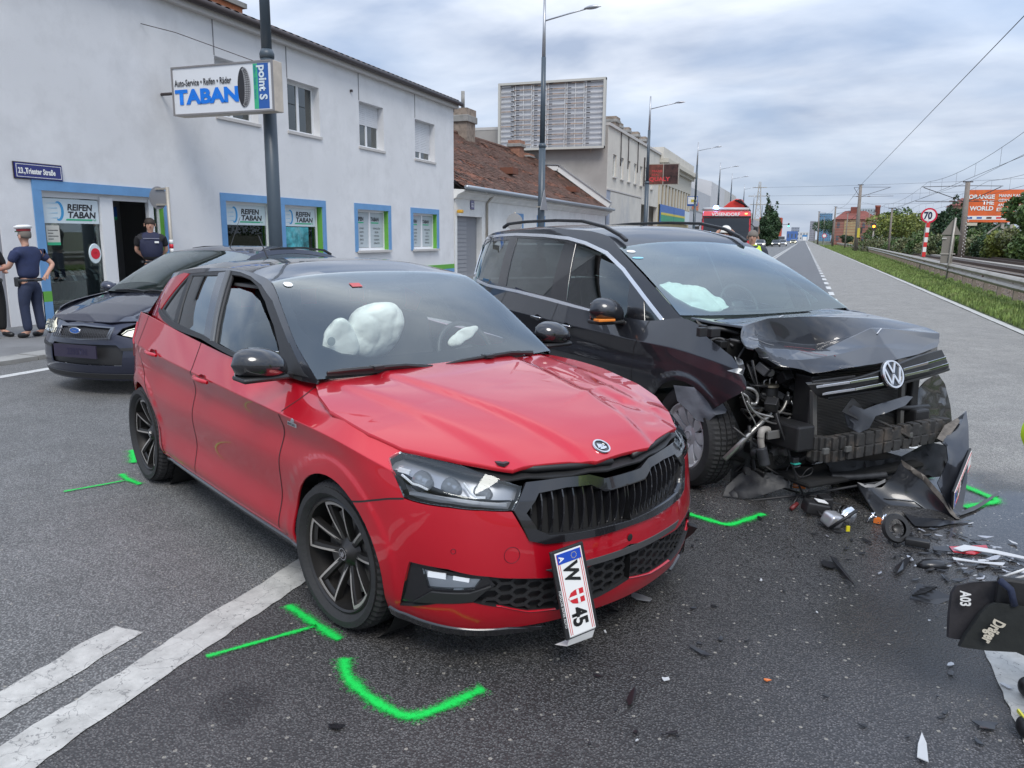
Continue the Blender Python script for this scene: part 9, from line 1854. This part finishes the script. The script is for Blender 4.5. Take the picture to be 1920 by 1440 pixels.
def near(px,py,sz,m_):
 cn='white' if m_ is M_shw else ('silver' if m_ is M_shs else 'black');sn='tiny' if sz < .012 else ('small' if sz < .022 else ('thumb sized' if sz < .035 else 'finger long'))
 for nm,x,y in sorted(ANC,key=lambda a:math.hypot(a[1]-px,(a[2]-py)*1.6)):
  dx,dy=px-x,(py-y)*1.6;d=('far ' if math.hypot(dx,dy)> 130 else ('' if math.hypot(dx,dy)> 45 else 'just '))+(('right of ' if dx > 0 else 'left of ')if abs(dx)> abs(dy)else ('below ' if dy > 0 else 'above '));t=sn+' '+cn+' plastic splinter '+d+nm
  if t not in USED:USED[t]=1;return t
 return t
def shard(px,py,sz,m_,label='small black plastic splinter on the asphalt',group='scattered plastic splinters',asp=2.,rot=None,tilt=.25,name='debris_shard',pts=None):
 g=gnd(px,py);n=rs_.randint(5,7);a0=rot if rot is not None else rs_.uniform(0,6.28);P=[]
 for k in range(n):a=2*pi*k/n+rs_.uniform(-.3,.3);r=sz*rs_.uniform(.4,1.);P.append((r*cos(a)*asp,r*sin(a)/asp*1.2))
 if pts:P=pts
 b=MB();b.poly(P,.003,None);b.v=[(x,y,z+tilt*abs(x)*.5+tilt*max(0,y)*.8)for x,y,z in b.v];o=b.build(name,m_);o.location=(float(g[0]),float(g[1]),.006);o.rotation_euler=(0,0,a0);return tag(o,near(px,py,sz,m_)if group else label,'debris',group)
big=[(1552,1063,.05,M_shard,'upright black clip with a white dot beyond the dark stain',1.2),(1575,1073,.075,M_shard,'thin bent black strip lying beside the black clip',3.2),(1690,1068,.08,M_shard,'long grey leaf shaped splinter in front of the torn bumper skin',2.4),(1310,1225,.03,M_shard,'single black chip right of the hanging number plate',2.),(1182,1315,.035,M_shard,'black chip in the middle of the foreground',2.),(1247,1277,.016,M_shw,'tiny white chip in the middle of the foreground',1.2),(1438,1279,.014,M_sho,'tiny orange lens chip in the foreground',1.2),(1728,1412,.045,M_shw,'long white splinter at the bottom right',2.2),(1258,1378+0,.022,M_shard,'grey chip near the bottom centre',1.6),(632,1366,.028,M_shard,'dark triangular chip below the green corner mark',1.3),(1200,1124,.045,M_shs,'silver bracket fragment under the red bumper',1.4),(1150,1150,.03,M_shard,'black chip under the red bumper',1.5),(1848,1366,.04,M_shard,'small black bracket near the boot at the lower right',1.3),(1885,1290,.02,M_shw,'tiny white splinter left of the road dash',2.),(1340,1140,.02,M_shard,'small chip in the asphalt between the two cars',1.4),(860,1178,.02,M_shard,'chip in the shade below the red splitter',1.4),(1780,1212+38,.018,M_shw,'white chip just below the equipment bag',1.6),(1425,975,.03,M_shard,'flat black chip beside the green corner mark',1.5)]
for px,py,sz,m_,lb,asp in big:shard(px,py,sz,m_,lb,None,asp)
shard(1815,1036,.1,M_shr,'curved red lens fragment in the puddle',None,2.2,rot=.5,pts=[(-.11,-.03),(0,-.045),(.10,-.02),(.12,.02),(.02,.045),(-.09,.03)]);shard(1780,1036,.1,M_shard,'black and red lamp fragment left of the red lens piece',None,2.2,rot=.3,pts=[(-.09,-.02),(.06,-.04),(.09,0),(.05,.04),(-.08,.02)])
shard(1870,1050,.1,M_shw,'long curved white trim strip in the puddle',None,2.,rot=-.2,pts=[(-.16,-.05),(-.12,.01),(-.02,.04),(.16,.01),(.17,.025),(-.02,.075),(-.15,.04),(-.20,-.04)]);shard(1835,1060,.08,M_shw,'short white trim piece beside the curved strip',None,2.,rot=.1,pts=[(-.12,-.015),(.10,-.02),(.12,.01),(0,.02),(-.12,.012)])
for i in range(56):
 px,py=rs_.gauss(1850,45),rs_.gauss(1060,28)
 if px > 1935 or py > 1120:px,py=rs_.uniform(1780,1900),rs_.uniform(1000,1050)
 shard(px,py,rs_.uniform(.008,.034),rs_.choice([M_shard,M_shard,M_shard,M_shs])if i % 9 else M_shw,'small dark or silver plastic splinter lying in the puddle by the torn bumper','splinters in the puddle',2.2)
for i in range(34):shard(rs_.uniform(1100,1880),rs_.uniform(1010,1420),rs_.uniform(.006,.02),rs_.choice([M_shard]*9+[M_shw]),'tiny plastic chip strewn over the open asphalt in the foreground','tiny chips on the asphalt',1.5)
for i in range(64):shard(rs_.gauss(1715,75),rs_.gauss(1022,26),rs_.uniform(.007,.028),rs_.choice([M_shard,M_shard,M_shard,M_shs]),'small black splinter below the torn bumper skin','splinters under the torn bumper',2.)
def dpart(name,loc,label,cat='car part'):return empty(name,(float(loc[0]),float(loc[1]),.0),rs_.uniform(-.5,.5),label,cat)
e=dpart('headlight_module',gnd(1528,965),'black electronic module box with a white label lying on wires');rounded_box('module_box',(0,0,.045),(.14,.10,.07),M_blk,e,.01,(0,.2,0));MB().box((-.02,-.03,.088),(.045,.03,.092)).build('white_label',M_white,e).rotation_euler=(0,.2,0);b=MB();b.box((.05,.03,.03),(.12,.13,.09));b.build('plug_block',M_hose,e,bevel=.01);b=MB();b.tube([(-.1,.1,.02),(-.05,.16,.06),(.02,.2,.03),(.1,.12,.05)],.006,6);b.build('cable',M_hose,e,True);MB().tube([(-.13,.04,.02),(-.08,.08,.04)],.013,8).build('red_plug',mat('plug_red',(.14,.02,.02),.5),e,True)
for k in range(9):q=Vector((rs_.uniform(-.15,.2),rs_.uniform(-.1,.25),.01));MB().tube([tuple(q+Vector((rs_.uniform(-.07,.07),rs_.uniform(-.07,.07),rs_.uniform(0,.06))))for j in range(4)],rs_.choice([.003,.005,.008]),5).build('loose_wire',rs_.choice([M_hose,M_blk,M_cast]),e,True)
e=dpart('lamp_reflector',gnd(1578,992),'smashed chrome lamp reflector lying in front of the wreck');b=MB();b.lathe([(.015,.0),(.035,.02),(.05,.05),(.054,.07)],'x',18,T(0,0,.07,rz=.8),None);b.build('reflector_bowl',M_chrome,e,True,30);rounded_box('lamp_housing',(-.05,.02,.05),(.10,.09,.08),M_shs,e,.02,(.3,.2,.4));b=MB();b.tube([(-.09,-.04,.02),(-.02,-.08,.10),(.06,-.03,.12)],.010,6);b.build('black_clamp',M_blk,e,True);MB().cbox((0,-.07,.03),(.02,.01,.03)).build('yellow_tag',mat('tag_yellow',(.7,.6,.02),.5),e)
e=dpart('fog_lamp_bezel',gnd(1680,1020),'round black fog lamp bezel with its bulb lying under the torn bumper');b=MB();b.lathe([(.050,.0),(.072,.0),(.080,.015),(.072,.035),(.055,.03)],'x',22,T(0,0,.09,rz=2.2,ry=.4));b.build('bezel_ring',M_blk,e,True,40);b=MB();b.lathe([(0,.03),(.02,.025),(.026,.0)],'x',14,T(-.0,0,.09,rz=2.2,ry=.4));b.build('bulb_holder',M_cast,e,True);rounded_box('bracket',(.10,.0,.03),(.12,.05,.04),M_blk,e,.008)
e=dpart('vent_grille_piece',gnd(1735,1122),'broken black vent grille piece with ribs lying left of the equipment bag');b=MB();b.add([(-.07,-.05,0),(.05,-.04,.0),(.12,.03,.015),(-.03,.05,.05)],[(0,1,2,3)]);b.build('curved_shell',M_shard,e)
for k in range(5):MB().bar((-.06+.012*k,-.04+.02*k,.02+.004*k),(.0+.012*k,-.035+.02*k,.045),.008).build('rib',M_blk,e)
e=dpart('mirror_cap_piece',gnd(1748,1062),'hollow grey black cap fragment beyond the dark stain');b=MB();b.lathe([(.001,.035),(.04,.03),(.065,.0),(.06,.0),(.036,.026),(.001,.03)],'z',14,T()@ Matrix.Diagonal((1.3,.7,1,1)),None);b.build('cap_shell',M_shard,e,True)
e=dpart('orange_marker_piece',gnd(1488,925),'pale connector with an orange lens tip below the wrecked engine bay');rounded_box('pale_connector',(0,0,.10),(.05,.05,.04),mat('pale_plug',(.45,.44,.36),.5),e,.008);rounded_box('orange_lens',(.03,-.02,.06),(.08,.03,.03),M_sho,e,.008)
e=dpart('bulb_fragments',gnd(1645,985),'glittering broken bulb pieces between reflector and bumper skin');b=MB()
for k in range(5):MB().tube([(rs_.uniform(-.06,.06),rs_.uniform(-.05,.05),.01),(rs_.uniform(-.06,.06),rs_.uniform(-.05,.05),.06)],.006,5).build('glass_rod',M_chrome,e,True)
MB().cbox((.0,.03,.02),(.05,.03,.03)).build('orange_socket',M_sho,e)
